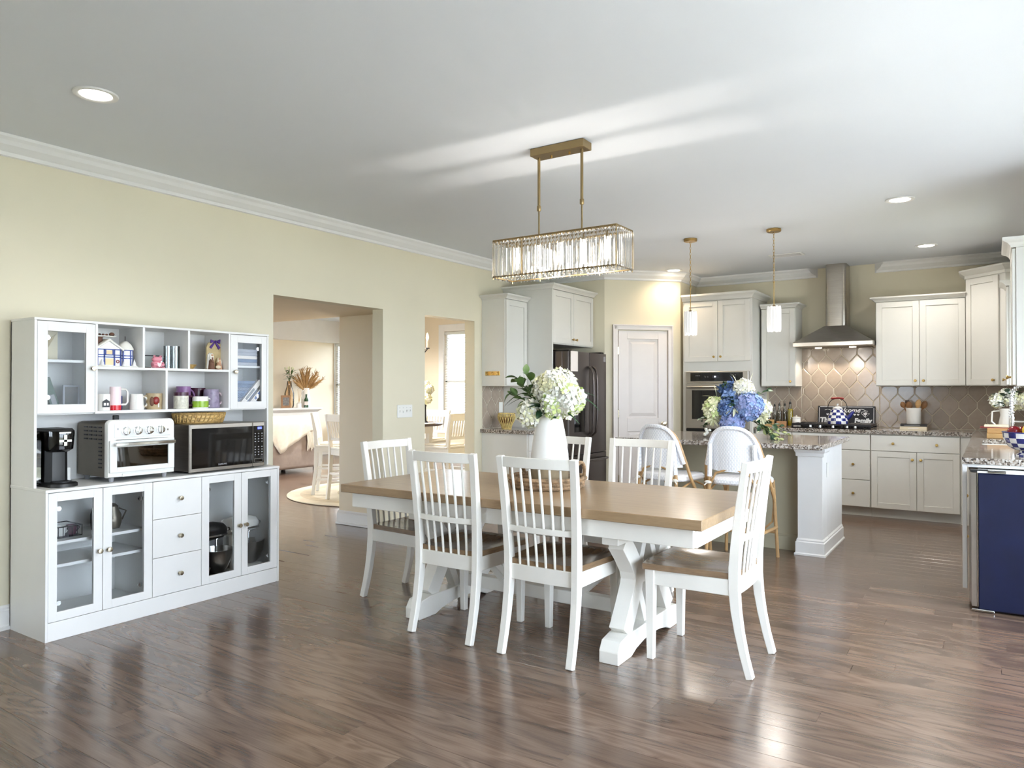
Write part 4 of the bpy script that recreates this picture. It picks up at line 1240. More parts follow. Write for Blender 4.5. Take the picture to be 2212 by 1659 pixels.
# ---------------------------------------------------------------- ceiling lamps
WARM = (1.0, 0.93, 0.85)
def downlight(label, x, y, power, col=WARM):
    r = thing('recessed_light', label, 'ceiling light', (x, y, CEIL), 0, 'recessed ceiling lights')
    m = MB(); m.lathe([(0.068, -0.001), (0.098, -0.001), (0.096, -0.008), (0.080, -0.010), (0.068, -0.004)], 28, cap=False)
    part('trim_ring', m, 'trim_white', r, smooth=True)
    part('lens', MB().lathe([(0.0, -0.006), (0.069, -0.006), (0.069, -0.001), (0.0, -0.001)], 28), 'downlight_glow', r)
    add_light('recessed_lamp', 'SPOT', (x, y, CEIL - 0.02), (0, 0, 0), power, col, spot_size=math.radians(150), spot_blend=0.8, shadow_soft_size=0.06)
downlight('bright recessed light in the ceiling above the white hutch', -3.56, 1.775, 16)
downlight('recessed light in the ceiling above the aisle beside the island', -0.57, 6.05, 75)
downlight('recessed light in the ceiling above the crock and the wide wall cabinet', -0.54, 8.12, 34)
downlight('recessed light close to the pantry wall, half behind the crystal chandelier', -3.13, 8.16, 20, (1.0, 0.74, 0.48))

r = thing('ceiling_vent', 'white slotted air vent in the kitchen ceiling beside a pendant chain', 'vent', (-1.79, 7.88, CEIL))
part('frame', MB().box(-0.165, 0.165, -0.09, -0.062, -0.008, -0.001).box(-0.165, 0.165, 0.062, 0.09, -0.008, -0.001).box(-0.165, -0.137, -0.062, 0.062, -0.008, -0.001).box(0.137, 0.165, -0.062, 0.062, -0.008, -0.001), 'trim_white', r, bev=0.002)
part('backing', MB().box(-0.137, 0.137, -0.062, 0.062, -0.002, -0.0005), 'vent_grey', r)
for i in range(6):
    m = MB(); m.box(-0.137, 0.137, -0.008, 0.008, -0.001, 0.001); m.xf(0, Matrix.Translation((0, -0.052 + i * 0.021, -0.006)) @ Matrix.Rotation(math.radians(35), 4, 'X'))
    part('slat', m, 'trim_white', r)

for x, y, lab in ((-9.4, 5.6, 'added out-of-view light brightening the far living room, above the sofa'), (-8.6, 8.9, 'added out-of-view light brightening the far living room, near the blinds')):
    downlight(lab, x, y, 300, (1.0, 0.97, 0.92))  # lamps added out of view to brighten the far room

# pendants over the island
def pendant():
    r = thing('pendant_light', '', 'pendant light', (0, 0, 0), 0, 'pendant lights over the island')
    part('ceiling_canopy', MB().lathe([(0.0, -0.026), (0.056, -0.026), (0.062, -0.02), (0.062, -0.001), (0.0, -0.001)], 28), 'gold_metal', r, smooth=True)
    # chain of oval links
    base = MB(); base.tube([(0.0065 * math.cos(t), 0, 0.016 * math.sin(t)) for t in [2 * PI * i / 10 for i in range(10)]], 0.0022, 5, closed=True)
    me = base.mesh('chain_link', 'gold_metal', smooth=True)
    z = -0.034; k = 0
    while z > -0.47:
        link('chain_link', me, r, (0, 0, z), (0, 0, F90 if k % 2 else 0.2)); z -= 0.0265; k += 1
    part('stem', MB().tube([(0, 0, -0.46), (0, 0, -0.68)], 0.004, 8), 'gold_metal', r, smooth=True)
    part('shade_holder', MB().lathe([(0.006, -0.665), (0.046, -0.685), (0.046, -0.690), (0.0, -0.690)], 20), 'gold_metal', r, smooth=True)
    m = MB()
    m.lathe([(0.009, -0.68), (0.0135, -0.71), (0.0145, -0.79), (0.0135, -0.87), (0.009, -0.895)], 10)
    me = m.mesh('glass_rod', 'frosted_lit', smooth=True)
    for i in range(14):
        a = 2 * PI * i / 14
        link('glass_rod', me, r, (0.048 * math.cos(a), 0.048 * math.sin(a), -0.004 if i % 2 else 0.004))
    part('bulb', MB().ell((0, 0, -0.78), (0.02, 0.02, 0.045), 12, 8), 'bulb_glow', r, smooth=True)
    return r
pe = pendant()
pe.location = (-2.355, 6.565, CEIL); pe['label'] = 'gold chain pendant with white glass rods nearer the pantry door'
dup(pe, (-1.60, 6.565, CEIL), 0, 'gold chain pendant with white glass rods nearer the range hood')
for x in (-2.355, -1.60):
    add_light('pendant_lamp', 'POINT', (x, 6.565, CEIL - 1.0), (0, 0, 0), 9, WARM, shadow_soft_size=0.08)

# crystal chandelier
def chandelier():
    r = thing('crystal_chandelier', 'rectangular crystal-rod chandelier on two brass stems above the dining table', 'chandelier', (-2.08, 3.64, 1.99))
    G = 'bronze_frame'
    HX, HY, H = 0.402, 0.103, 0.235
    top = CEIL - 1.99
    part('ceiling_canopy', MB().box(-0.175, 0.175, -0.052, 0.052, top - 0.045, top - 0.001), G, r, bev=0.002)
    for x in (-0.06, 0.06):
        part('canopy_screw', MB().lathe([(0.006, 0.0), (0.006, 0.02), (0.003, 0.0)][:2], 8, (x, 0, top - 0.06)), 'brass', r)
    for x in (-0.145, 0.14):
        part('stem', MB().tube([(x, 0, top - 0.045), (x, 0, 0.415)], 0.0085, 10), G, r, smooth=True)
        part('stem_collar', MB().lathe([(0.0085, 0.43), (0.012, 0.425), (0.012, 0.40), (0.0085, 0.395)], 12, (x, 0, 0)), G, r, smooth=True)
        part('stem', MB().tube([(x, 0, 0.41), (x, 0, H - 0.01)], 0.005, 8), G, r, smooth=True)
    def frame(z0, z1, w):
        m = MB()
        for s in (-1, 1):
            m.box(-HX, HX, s * HY - w, s * HY + w, z0, z1); m.box(s * HX - w, s * HX + w, -HY, HY, z0, z1)
        return m
    part('upper_frame', frame(H - 0.012, H, 0.005), G, r, bev=0.001)
    part('lower_frame', frame(0.012, 0.020, 0.004), G, r, bev=0.001)
    part('cross_bar', MB().box(-HX, HX, -0.006, 0.006, H - 0.012, H - 0.002), G, r)
    for x, y in ((-HX, -HY), (HX, -HY), (-HX, HY), (HX, HY), (-0.20, -HY), (-0.20, HY), (0.20, HY)):
        part('corner_post', MB().tube([(x, y, 0.0), (x, y, H)], 0.0032, 6), G, r)
    m = MB(); w = 0.0092; d = 0.006
    def ring(k, z): return [(-w * k, 0, z), (-w * 0.5 * k, -d * k, z), (w * 0.5 * k, -d * k, z), (w * k, 0, z), (w * 0.5 * k, d * k, z), (-w * 0.5 * k, d * k, z)]
    m.loft([ring(0.35, 0.006), ring(1, 0.018), ring(1, H - 0.022), ring(0.35, H - 0.012)])
    me = m.mesh('crystal_rod', 'crystal')
    nx, ny = 33, 8
    for i in range(nx):
        x = -HX + 0.012 + (2 * HX - 0.024) * i / (nx - 1)
        for s in (-1, 1): link('crystal_rod', me, r, (x, s * (HY + 0.008), 0))
    for i in range(ny):
        y = -HY + 0.012 + (2 * HY - 0.024) * i / (ny - 1)
        for s in (-1, 1): link('crystal_rod', me, r, (s * (HX + 0.008), y, 0), (0, 0, F90))
    # hanging hooks at both frames, bottom crystal row
    hk = MB().box(-0.0012, 0.0012, -0.003, 0.003, 0.0, 0.016).mesh('rod_clip', G)
    for i in range(nx - 1):
        x = -HX + 0.024 + (2 * HX - 0.048) * i / (nx - 2)
        for z in (0.004, H - 0.02):
            link('rod_clip', hk, r, (x, -HY - 0.006, z))
    drop = MB(); drop.ell((0, 0, 0), (0.010, 0.004, 0.010), 8, 6); dm = drop.mesh('crystal_drop', 'crystal', smooth=True)
    for i in range(20):
        link('crystal_drop', dm, r, (-HX + 0.03 + (2 * HX - 0.06) * i / 19, 0.0, 0.012))
    for x in (-0.30, -0.15, 0.0, 0.15, 0.30):
        b = part('candle_socket', MB().lathe([(0.011, 0.195), (0.011, H - 0.01)], 10, (x, 0, 0)), G, r, smooth=True)
        part('bulb', MB().lathe([(0.004, 0.06), (0.013, 0.085), (0.017, 0.12), (0.015, 0.165), (0.010, 0.195)], 12, (x, 0, 0)), 'bulb_glow', b, smooth=True)
        if abs(x) == 0.15: add_light('chandelier_bulb', 'POINT', (-2.08 + x, 3.64, 1.99 + 0.05), (0, 0, 0), 7.5, (1.0, 0.93, 0.85), shadow_soft_size=0.02)
chandelier()

# four-gang light switch on wall_left and outlet on the short backsplash
r = thing('light_switch', 'white four-gang switch plate on the wall between the two openings', 'light switch', (XL, 5.11, 1.135))
part('plate', MB().box(0, 0.006, -0.105, 0.105, -0.06, 0.06), 'white_plastic', r, bev=0.003)
for i in range(4):
    y = -0.072 + i * 0.048
    part('toggle', MB().prism([(0.006, -0.012), (0.016, 0.004 if i != 1 else -0.012), (0.016, 0.010 if i != 1 else -0.004), (0.006, 0.012)], 'y', y - 0.005, y + 0.005), 'white_plastic', r)
    part('screw', MB().box(0.006, 0.007, y - 0.003, y + 0.003, 0.03, 0.035), 'print_grey', r)
r = thing('wall_outlet', 'white wall outlet on the small tiled patch above the short counter', 'outlet', (XL + 0.011, 6.685, 1.14))
part('plate', MB().box(0, 0.006, -0.036, 0.036, -0.058, 0.058), 'white_plastic', r, bev=0.003)
for z in (-0.025, 0.025):
    part('socket', MB().box(0.006, 0.008, -0.016, 0.016, z - 0.014, z + 0.014), 'white_plastic', r, bev=0.001)
# ---------------------------------------------------------------- plants and flowers: helpers
def leaf_mesh(L, w, mat, fold=0.3, curl=0.3):
    m = MB(); n = 6; rows = []
    for k in range(n + 1):
        t = k / n
        hw = w * math.sin(PI * min(1, t * 0.94 + 0.04)) ** 0.8 + 0.0004
        z = -curl * L * t * t
        rows.append([(-hw, L * t, z + hw * fold), (0, L * t, z), (hw, L * t, z + hw * fold)])
    m.loft(rows, closed=False, caps=False)
    return m.mesh('leaf', mat, smooth=True, ang=80)
def orient(d, roll=0.0):
    """matrix whose +y axis points along d"""
    d = Vector(d).normalized()
    x = d.cross(Vector((0, 0, 1)))
    if x.length < 1e-3: x = Vector((1, 0, 0))
    x.normalize(); z = x.cross(d)
    M = Matrix((x, d, z)).transposed().to_4x4()
    return M @ Matrix.Rotation(roll, 4, 'Y')
def put(name, me, parent, loc, d, roll=0, s=1.0):
    o = link(name, me, parent)
    o.matrix_local = Matrix.Translation(loc) @ orient(d, roll) @ Matrix.Scale(s, 4)
    return o
def fib(n):
    for i in range(n):
        z = 1 - 2 * (i + 0.5) / n; r = math.sqrt(max(0, 1 - z * z)); a = i * 2.399963
        yield Vector((r * math.cos(a), r * math.sin(a), z))
def floret_head(R, n, size, mats, rng, core=0.8, cup=0.25, zs=1.0):
    """round flower head of many four-petalled florets"""
    m = MB()
    m.ell((0, 0, 0), (R * core, R * core, R * core * zs), 12, 8)
    for d in fib(n):
        p = Vector((d.x * R, d.y * R, d.z * R * zs)) * rng.uniform(0.92, 1.06)
        M = orient(d + Vector((rng.uniform(-.3, .3), rng.uniform(-.3, .3), rng.uniform(-.3, .3)))).to_3x3()
        x = M.col[0]; y = M.col[2]; nn = M.col[1]
        a0 = rng.uniform(0, PI); s = size * rng.uniform(0.8, 1.2)
        m.mi = 1 if (len(mats) > 1 and rng.random() < 0.4) else 0
        for q in range(4):
            a = a0 + q * PI / 2
            e = x * math.cos(a) + y * math.sin(a); f = x * math.cos(a + PI / 2) + y * math.sin(a + PI / 2)
            m._add([p, p + e * s * 0.55 + f * s * 0.42 + nn * s * cup * 0.5, p + e * s + nn * s * cup * rng.uniform(0.4, 1.6), p + e * s * 0.55 - f * s * 0.42 + nn * s * cup * 0.5], [(0, 1, 2, 3)])
    m.mi = 0
    return m
def spray(rng, parent, name, mesh, base, d, n, spread, s0, s1, stem_mat=None, length=0.12):
    pts = [Vector(base)]
    dd = Vector(d).normalized()
    for k in range(5):
        pts.append(pts[-1] + dd * (length / 5)); dd = (dd + Vector((rng.uniform(-.15, .15), rng.uniform(-.15, .15), -0.06))).normalized()
    if stem_mat: part('stem', MB().tube(pts, 0.0022, 5), stem_mat, parent)
    for k in range(n):
        i = min(4, int(5 * (k + 0.5) / n)); p = pts[i + 1]
        t = (pts[i + 1] - pts[i]).normalized()
        side = Vector((rng.uniform(-1, 1), rng.uniform(-1, 1), rng.uniform(-0.6, 1))).normalized()
        put(name, mesh, parent, p, t + side * spread, rng.uniform(-1, 1), rng.uniform(s0, s1))

# ---------------------------------------------------------------- on the dining table
def tray():
    r = thing('wicker_tray', 'round woven wicker tray with two loop handles on the dining table', 'tray', (-2.215, 3.715, 0.76))
    part('base', MB().lathe([(0.0, 0.0), (0.205, 0.0), (0.205, 0.012), (0.0, 0.012)], 32), 'tray_weave', r)
    for k in range(3):
        n = 56; pts = []
        for i in range(n):
            a = 2 * PI * i / n
            rr = 0.208 + 0.007 * k + 0.004 * math.cos(a * 14 + k * PI)
            pts.append((rr * math.cos(a), rr * math.sin(a), 0.014 + 0.021 * k))
        part('woven_coil', MB().tube(pts, 0.0135, 8, closed=True), 'tray_weave', r, smooth=True)
    for s in (-1, 1):
        pts = [(s * (0.205 + 0.02 * math.sin(PI * t)), 0.075 * math.cos(PI * t), 0.05 + 0.105 * math.sin(PI * t)) for t in [k / 12 for k in range(13)]]
        part('loop_handle', MB().tube(pts, 0.011, 8), 'tray_weave', r, smooth=True)
    return r
tray()
def vase():
    r = thing('tall_vase', 'tall white vase with a bare wood foot on the wicker tray', 'vase', (-2.20, 3.72, 0.772))
    part('wood_foot', MB().lathe([(0.0, 0.0), (0.108, 0.0), (0.113, 0.01), (0.114, 0.12), (0.0, 0.12)], 32), 'weathered_wood', r, smooth=True)
    part('body', MB().lathe([(0.0, 0.118), (0.114, 0.118), (0.1145, 0.125), (0.111, 0.18), (0.102, 0.25), (0.088, 0.33), (0.074, 0.40), (0.068, 0.425), (0.062, 0.425), (0.066, 0.39), (0.06, 0.36), (0.0, 0.36)], 36), 'matte_ceramic', r, smooth=True)
vase()
def bouquet():
    rng = random.Random(5)
    r = thing('hydrangea_bouquet', 'white hydrangeas with green leaves in the tall white vase', 'flowers', (-2.20, 3.72, 1.16))
    for dx, dy, dz, R, n, mats in ((0.075, -0.03, 0.185, 0.105, 150, ('petal_white', 'petal_cream')), (0.155, -0.045, 0.12, 0.085, 110, ('petal_white', 'petal_lime')), (-0.02, 0.03, 0.17, 0.095, 120, ('petal_white', 'petal_cream')), (-0.10, -0.05, 0.035, 0.075, 100, ('petal_white', 'petal_cream')), (0.05, 0.08, 0.1, 0.09, 90, ('petal_white', 'petal_cream')), (0.075, -0.08, 0.09, 0.07, 80, ('petal_white', 'petal_lime'))):
        o = part('hydrangea_head', floret_head(R, n, 0.034, mats, rng), list(mats), r)
        o.location = (dx, dy, dz)
        part('stem', MB().tube([(dx, dy, dz), (dx * 0.5, dy * 0.5, dz * 0.3), (dx * 0.15, dy * 0.15, -0.15)], 0.004, 6), 'stem_green', r)
    big = leaf_mesh(0.12, 0.035, 'leaf_dark'); sm = leaf_mesh(0.07, 0.022, 'leaf_mid'); thin = leaf_mesh(0.17, 0.006, 'leaf_dark', 0.2, 0.5)
    for d in ((0.2, -0.9, 0.1), (0.0, -0.8, -0.2), (-0.5, -0.6, 0.3), (0.6, -0.6, -0.1), (-0.3, -0.7, 0.5)):
        put('leaf', big, r, (0.0 + d[0] * 0.03, -0.04, 0.06), d, rng.uniform(-0.5, 0.5), rng.uniform(0.8, 1.1))
    for d in ((-0.8, -0.1, 0.75), (-0.65, -0.25, 0.95), (-0.95, -0.2, 0.5), (-0.55, 0.1, 1.0)):
        spray(rng, r, 'leaf', sm, (-0.04, -0.02, 0.06), d, 12, 1.0, 0.7, 1.15, 'stem_green', 0.24)
    for b, d in (((-0.15, -0.02, 0.16), (-0.8, -0.2, -0.1)), ((0.14, 0.0, 0.16), (0.9, 0.1, 0.25)), ((0.2, -0.02, 0.14), (0.9, -0.1, -0.1)), ((-0.1, 0, 0.24), (0.7, 0.2, 0.5)), ((-0.12, 0, 0.13), (-0.8, -0.3, 0.1)), ((0.12, -0.06, 0.05), (0.8, -0.4, 0.0))):
        put('leaf', thin, r, b, d, 0.3, 0.85)
bouquet()

# ---------------------------------------------------------------- on the island: blue bouquet
def blue_bouquet():
    rng = random.Random(9)
    r = thing('blue_bouquet', 'bouquet of blue hydrangeas and white blossoms on the island', 'flowers', (-1.90, 6.45, 0.914))
    part('glass_vase', MB().lathe([(0.0, 0.0), (0.06, 0.0), (0.066, 0.01), (0.07, 0.15), (0.062, 0.16), (0.060, 0.02), (0.0, 0.015)], 24), 'clear_glass', r, smooth=True)
    heads = ((0.13, -0.07, 0.28, 0.115, 150, ('petal_blue', 'petal_violet')), (0.0, -0.11, 0.12, 0.095, 110, ('petal_violet', 'petal_blue')), (-0.17, -0.05, 0.245, 0.10, 120, ('petal_cream', 'petal_lime')),
             (-0.03, -0.02, 0.35, 0.085, 90, ('petal_navy', 'petal_blue')), (0.075, -0.03, 0.425, 0.08, 90, ('petal_white', 'petal_cream')), (0.22, 0.03, 0.25, 0.075, 80, ('petal_white', 'petal_cream')), (-0.07, 0.02, 0.42, 0.07, 70, ('petal_navy', 'leaf_dark')), (-0.05, -0.1, 0.26, 0.07, 70, ('petal_navy', 'petal_blue')))
    for dx, dy, dz, R, n, mats in heads:
        o = part('flower_head', floret_head(R, n, 0.034, mats, rng), list(mats), r); o.location = (dx, dy, dz)
        part('stem', MB().tube([(dx, dy, dz), (dx * 0.3, dy * 0.3, 0.16), (dx * 0.1, 0, 0.03)], 0.003, 5), 'stem_green', r)
    pt = leaf_mesh(0.07, 0.009, 'petal_cream', 0.3, 0.25)
    for c, k in (((-0.17, -0.10, 0.17), 16), ((0.02, -0.13, 0.26), 10), ((0.24, -0.05, 0.19), 10), ((0.24, -0.04, 0.12), 8)):
        for i in range(k):
            put('petal', pt, r, c, (rng.uniform(-1, 1), -0.5, rng.uniform(-1.2, 0.5)), rng.uniform(-1, 1), rng.uniform(0.8, 1.3))
    for b, d in (((-0.2, -0.02, 0.36), (-1, 0, 0.15)), ((-0.17, -0.02, 0.36), (-0.1, 0, 1)), ((0.02, -0.02, 0.46), (-0.35, 0, 1)), ((0.12, 0, 0.47), (0.2, 0, 1))):
        put('petal', leaf_mesh(0.13, 0.012, 'petal_cream', 0.3, 0.1), r, b, d, 0, 0.8)
    lb = leaf_mesh(0.09, 0.02, 'petal_navy'); lg = leaf_mesh(0.07, 0.02, 'leaf_dark'); lm = leaf_mesh(0.055, 0.014, 'leaf_pale')
    for b, d in (((-0.18, -0.02, 0.31), (-1, -0.1, 0.1)), ((-0.18, -0.02, 0.29), (-1, -0.1, -0.2)), ((0.0, -0.06, 0.46), (-0.1, 0, 1)), ((0.05, -0.06, 0.4), (0.4, -0.4, 1)), ((-0.1, -0.08, 0.4), (-0.4, -0.4, 0.9)), ((-0.02, -0.12, 0.33), (0.2, -0.9, 0.4))):
        put('leaf', lb, r, b, d, 0.2, 1.0)
    for d in ((1.0, -0.3, -0.35), (0.9, -0.1, -0.1), (1.0, 0.1, -0.5)):
        spray(rng, r, 'leaf', lg, (0.13, -0.05, 0.16), d, 11, 0.9, 0.7, 1.1, 'stem_green', 0.26)
        spray(rng, r, 'leaf', lm, (0.22, -0.08, 0.10), d, 10, 0.9, 0.7, 1.1, 'stem_green', 0.24)
    for d in ((-1.0, -0.3, -0.5), (-0.9, -0.2, 0.0), (0.9, 0.2, 0.6)):
        spray(rng, r, 'leaf', lg, (-0.1 if d[0] < 0 else 0.1, -0.03, 0.18 if d[0] < 0 else 0.33), d, 8, 0.9, 0.7, 1.0, 'stem_green', 0.18)
    for i in range(14):
        a = rng.uniform(0, 2 * PI)
        put('leaf', lg, r, (0.09 * math.cos(a), 0.09 * math.sin(a) - 0.02, rng.uniform(0.2, 0.42)), (math.cos(a), math.sin(a) - 0.4, rng.uniform(-.3, .9)), 0, 1.0)
    bl = MB(); bl.ell((0, 0, 0), (0.016, 0.016, 0.012), 8, 6); bm_ = bl.mesh('blossom', 'petal_white', smooth=True)
    for i in range(7): link('blossom', bm_, r, (-0.22 + rng.uniform(-.03, .03), -0.14, 0.04 + rng.uniform(-.03, .06)))
blue_bouquet()

# ---------------------------------------------------------------- on the short counter
def wicker_vase():
    r = thing('wicker_vase', 'small yellow wicker vase on the short granite counter', 'vase', (-4.385, 6.50, 0.914))
    part('liner', MB().lathe([(0.0, 0.004), (0.045, 0.004), (0.075, 0.09), (0.085, 0.13), (0.08, 0.13), (0.0, 0.02)], 20), 'spoon_wood', r, smooth=True)
    for k in range(20):
        for s in (-1, 1):
            pts = []
            for z, rr in ((0.004, 0.048), (0.05, 0.064), (0.1, 0.09), (0.13, 0.096), (0.165, 0.088)):
                a = 2 * PI * k / 20 + s * z * 1.8
                pts.append((rr * math.cos(a), rr * math.sin(a), z))
            part('cane', MB().tube(pts, 0.0042, 5), 'yellow_weave', r)
    for z, rr in ((0.006, 0.05), (0.165, 0.09)):
        part('rim', MB().tube([(rr * math.cos(t), rr * math.sin(t), z) for t in [2 * PI * i / 24 for i in range(24)]], 0.006, 6, closed=True), 'yellow_weave', r, smooth=True)
    part('twig', MB().tube([(0.02, 0, 0.05), (0.06, 0.0, 0.168), (0.12, 0.01, 0.165), (0.17, 0.02, 0.14)], 0.003, 5), 'brown_clay', r)
wicker_vase()

# ---------------------------------------------------------------- on the long counter
ZC = 0.914
def cooktop():
    r = thing('gas_cooktop', 'black gas cooktop with cast-iron grates and chrome knobs below the hood', 'cooktop', (-1.475, 8.68, ZC))
    part('plate', MB().box(-0.40, 0.40, -0.25, 0.25, 0, 0.012), 'black_gloss', r, bev=0.004)
    for x in (-0.27, 0, 0.27):
        m = MB(); x0, x1 = x - 0.13, x + 0.13
        for y in (-0.22, 0.22): m.box(x0, x1, y - 0.009, y + 0.009, 0.028, 0.05)
        for xx in (x0, x1 - 0.018): m.box(xx, xx + 0.018, -0.22, 0.22, 0.028, 0.05)
        for y in (-0.11, 0, 0.11): m.box(x0, x1, y - 0.007, y + 0.007, 0.034, 0.05)
        m.box(x - 0.007, x + 0.007, -0.22, 0.22, 0.034, 0.05)
        for xx in (x0 + 0.009, x1 - 0.009):
            for y in (-0.22, 0.22): m.box(xx - 0.009, xx + 0.009, y - 0.009, y + 0.009, 0.012, 0.03)
        part('grate', m, 'iron_black', r, bev=0.003)
    for x, y in ((-0.27, -0.11), (-0.27, 0.11), (0, 0.02), (0.27, -0.11), (0.27, 0.11)):
        part('burner', MB().lathe([(0.0, 0.012), (0.045, 0.012), (0.045, 0.022), (0.03, 0.026), (0.0, 0.028)], 18, (x, y, 0)), 'iron_black', r, smooth=True)
    for x in (-0.20, -0.10, 0.03, 0.17, 0.25):
        part('knob', MB().lathe([(0.0, 0.012), (0.016, 0.012), (0.014, 0.036), (0.0, 0.038)], 14, (x, -0.236, 0)), 'chrome', r, smooth=True)
cooktop()
def kettle():
    r = thing('checkered_kettle', 'navy and white checkered enamel kettle with a red wood handle on the cooktop', 'kettle', (-1.425, 8.60, ZC + 0.05))
    prof = []
    for k in range(17):
        t = k / 16
        prof.append((0.112 - 0.006 * (1 - t) ** 6 - 0.062 * t ** 1.7, 0.0 + 0.165 * t))
    m = MB(); m.lathe(prof, 36, check=lambda i, j: ((i // 3) + (j // 3)) % 2)
    part('body', m, ['white_glaze', 'navy_glaze'], r, smooth=True)
    part('lid', MB().lathe([(0.05, 0.163), (0.052, 0.17), (0.035, 0.186), (0.012, 0.192), (0.0, 0.193)], 24), 'white_glaze', r, smooth=True)
    part('lid_knob', MB().lathe([(0.005, 0.19), (0.008, 0.2), (0.015, 0.208), (0.013, 0.218), (0.0, 0.222)], 14), 'chrome', r, smooth=True)
    m = MB(); m.tube([(0.085, 0, 0.05), (0.125, 0, 0.085), (0.15, 0, 0.125), (0.165, 0, 0.135)], [0.026, 0.02, 0.015, 0.013], 12)
    part('spout', m, 'navy_glaze', r, smooth=True)
    pts = [(0.098 * math.cos(t), 0, 0.145 + 0.13 * math.sin(t) ** 0.7) for t in [PI * k / 16 for k in range(17)]]
    part('bail_handle', MB().tube(pts, 0.004, 7), 'iron_black', r, smooth=True)
    part('handle_grip', MB().tube([(-0.065, 0, 0.272), (-0.05, 0, 0.278), (0, 0, 0.28), (0.05, 0, 0.278), (0.065, 0, 0.272)], [0.010, 0.012, 0.0115, 0.012, 0.010], 10), 'red_wood', r, smooth=True)
kettle()
def sign():
    r = thing('chalkboard_sign', 'black welcome sign with white chalk lettering behind the checkered kettle', 'sign', (-1.395, 8.955, ZC + 0.002), 0)
    r.rotation_euler = (math.radians(-6), 0, 0)
    part('board', MB().box(-0.30, 0.30, -0.012, 0.0, 0.0, 0.235), 'sign_black', r, bev=0.003)
    b = MB()
    for x0, x1, z0, z1 in ((-0.287, -0.282, 0.02, 0.215), (0.282, 0.287, 0.02, 0.215), (-0.275, 0.275, 0.222, 0.227), (-0.275, 0.275, 0.008, 0.013)): b.box(x0, x1, -0.0135, -0.012, z0, z1)
    part('chalk_border', b, 'chalk', r)
    R = (F90, 0, 0)
    text_part('Welcome', 0.072, 'chalk', r, (0.0, -0.0125, 0.185), R, shear=0.35, font_bold=0.001)
    text_part('The', 0.075, 'chalk', r, (-0.215, -0.0125, 0.072), R, font_bold=0.004, shear=0.1)
    text_part('Family', 0.068, 'chalk', r, (0.175, -0.0125, 0.070), R, font_bold=0.004, shear=0.1)
    part('flourish', MB().tube([(-0.225 + 0.1 * t, -0.0125, 0.185 + 0.012 * math.sin(t * 5)) for t in [k / 8 for k in range(9)]], 0.003, 5), 'chalk', r)
    part('flourish', MB().tube([(0.125 + 0.1 * t, -0.0125, 0.19 + 0.012 * math.sin(t * 5)) for t in [k / 8 for k in range(9)]], 0.003, 5), 'chalk', r)
    part('state_outline', MB().tube([(0.155, -0.0125, 0.165), (0.19, -0.0125, 0.172), (0.24, -0.0125, 0.15), (0.20, -0.0125, 0.108), (0.16, -0.0125, 0.15)], 0.003, 5, closed=True), 'chalk', r)
    part('tree_emblem', MB().ell((0.198, -0.0125, 0.148), (0.02, 0.002, 0.012), 8, 5).box(0.194, 0.202, -0.0135, -0.012, 0.115, 0.145), 'chalk', r)
    for x in (-0.195, 0.09, 0.125):
        part('chalk_heart', MB().prism([(x, 0.125), (x + 0.014, 0.14), (x + 0.008, 0.148), (x, 0.143), (x - 0.008, 0.148), (x - 0.014, 0.14)], 'y', -0.0135, -0.012), 'chalk', r)
sign()
def spice(label, x, y, fill, H, mat, glass='clear_glass', R=0.024):
    r = thing('pour_bottle', label, 'bottle', (x, y, ZC + 0.0), 0, 'pour-spout bottles on the counter')
    part('glass_body', MB().lathe([(0.0, 0.0), (R, 0.0), (R + 0.001, 0.006), (R + 0.001, H * 0.72), (R * 0.5, H * 0.86), (R * 0.42, H), (R * 0.3, H), (0.0, 0.004)], 16), glass, r, smooth=True)
    part('contents', MB().lathe([(0.0, 0.005), (R - 0.003, 0.005), (R - 0.003, fill), (0.0, fill)], 14), mat, r, smooth=True)
    part('stopper', MB().lathe([(R * 0.4, H), (R * 0.5, H + 0.012), (R * 0.2, H + 0.03), (0.0, H + 0.031)], 10), 'black_plastic', r, smooth=True)
    part('spout', MB().tube([(0, 0, H + 0.025), (0.004, -0.004, H + 0.05), (0.016, -0.012, H + 0.062)], 0.0035, 6), 'chrome', r, smooth=True)
spice('clear pour bottle with a little brown seasoning, first beside the oven tower', -2.205, 8.80, 0.085, 0.235, 'herb_brown')
spice('clear pour bottle with herbs, second from the oven tower', -2.145, 8.82, 0.12, 0.225, 'herb_brown')
spice('clear pour bottle nearly full of dark herbs, third from the oven tower', -2.085, 8.79, 0.15, 0.235, 'herb_brown')
spice('clear pour bottle of speckled seasoning, fourth from the oven tower', -2.03, 8.82, 0.155, 0.235, 'herb_brown')
spice('tall pour bottle of bright yellow oil beside the white sugar jar', -1.966, 8.80, 0.20, 0.255, 'oil_yellow', R=0.031)
m = MB().box(-0.09, 0.045, -0.022, 0.022, 0, 0.075)
r = solo('napkin_box', m, 'pale_wood', 'small pale lattice box in front of the first pour bottles', 'box', (-2.17, 8.70, ZC), bev=0.003)
hm = MB().box(-0.008, 0.008, -0.0235, -0.022, -0.006, 0.006).mesh('lattice_hole', 'spoon_wood')
for i in range(4):
    for k in range(2): link('lattice_hole', hm, r, (-0.06 + i * 0.028, 0, 0.028 + k * 0.024))
solo('cork_box', MB().box(-0.05, 0.05, -0.03, 0.03, 0, 0.058), 'cork', 'tan cork box between the lattice box and the oil bottle', 'box', (-2.04, 8.70, ZC), bev=0.003)
r = thing('sugar_jar', 'white ceramic lidded jar between the oil bottle and the cooktop', 'jar', (-1.892, 8.78, ZC))
part('body', MB().lathe([(0.0, 0.0), (0.042, 0.0), (0.046, 0.008), (0.046, 0.09), (0.042, 0.095), (0.0, 0.095)], 24), 'ceramic_white', r, smooth=True)
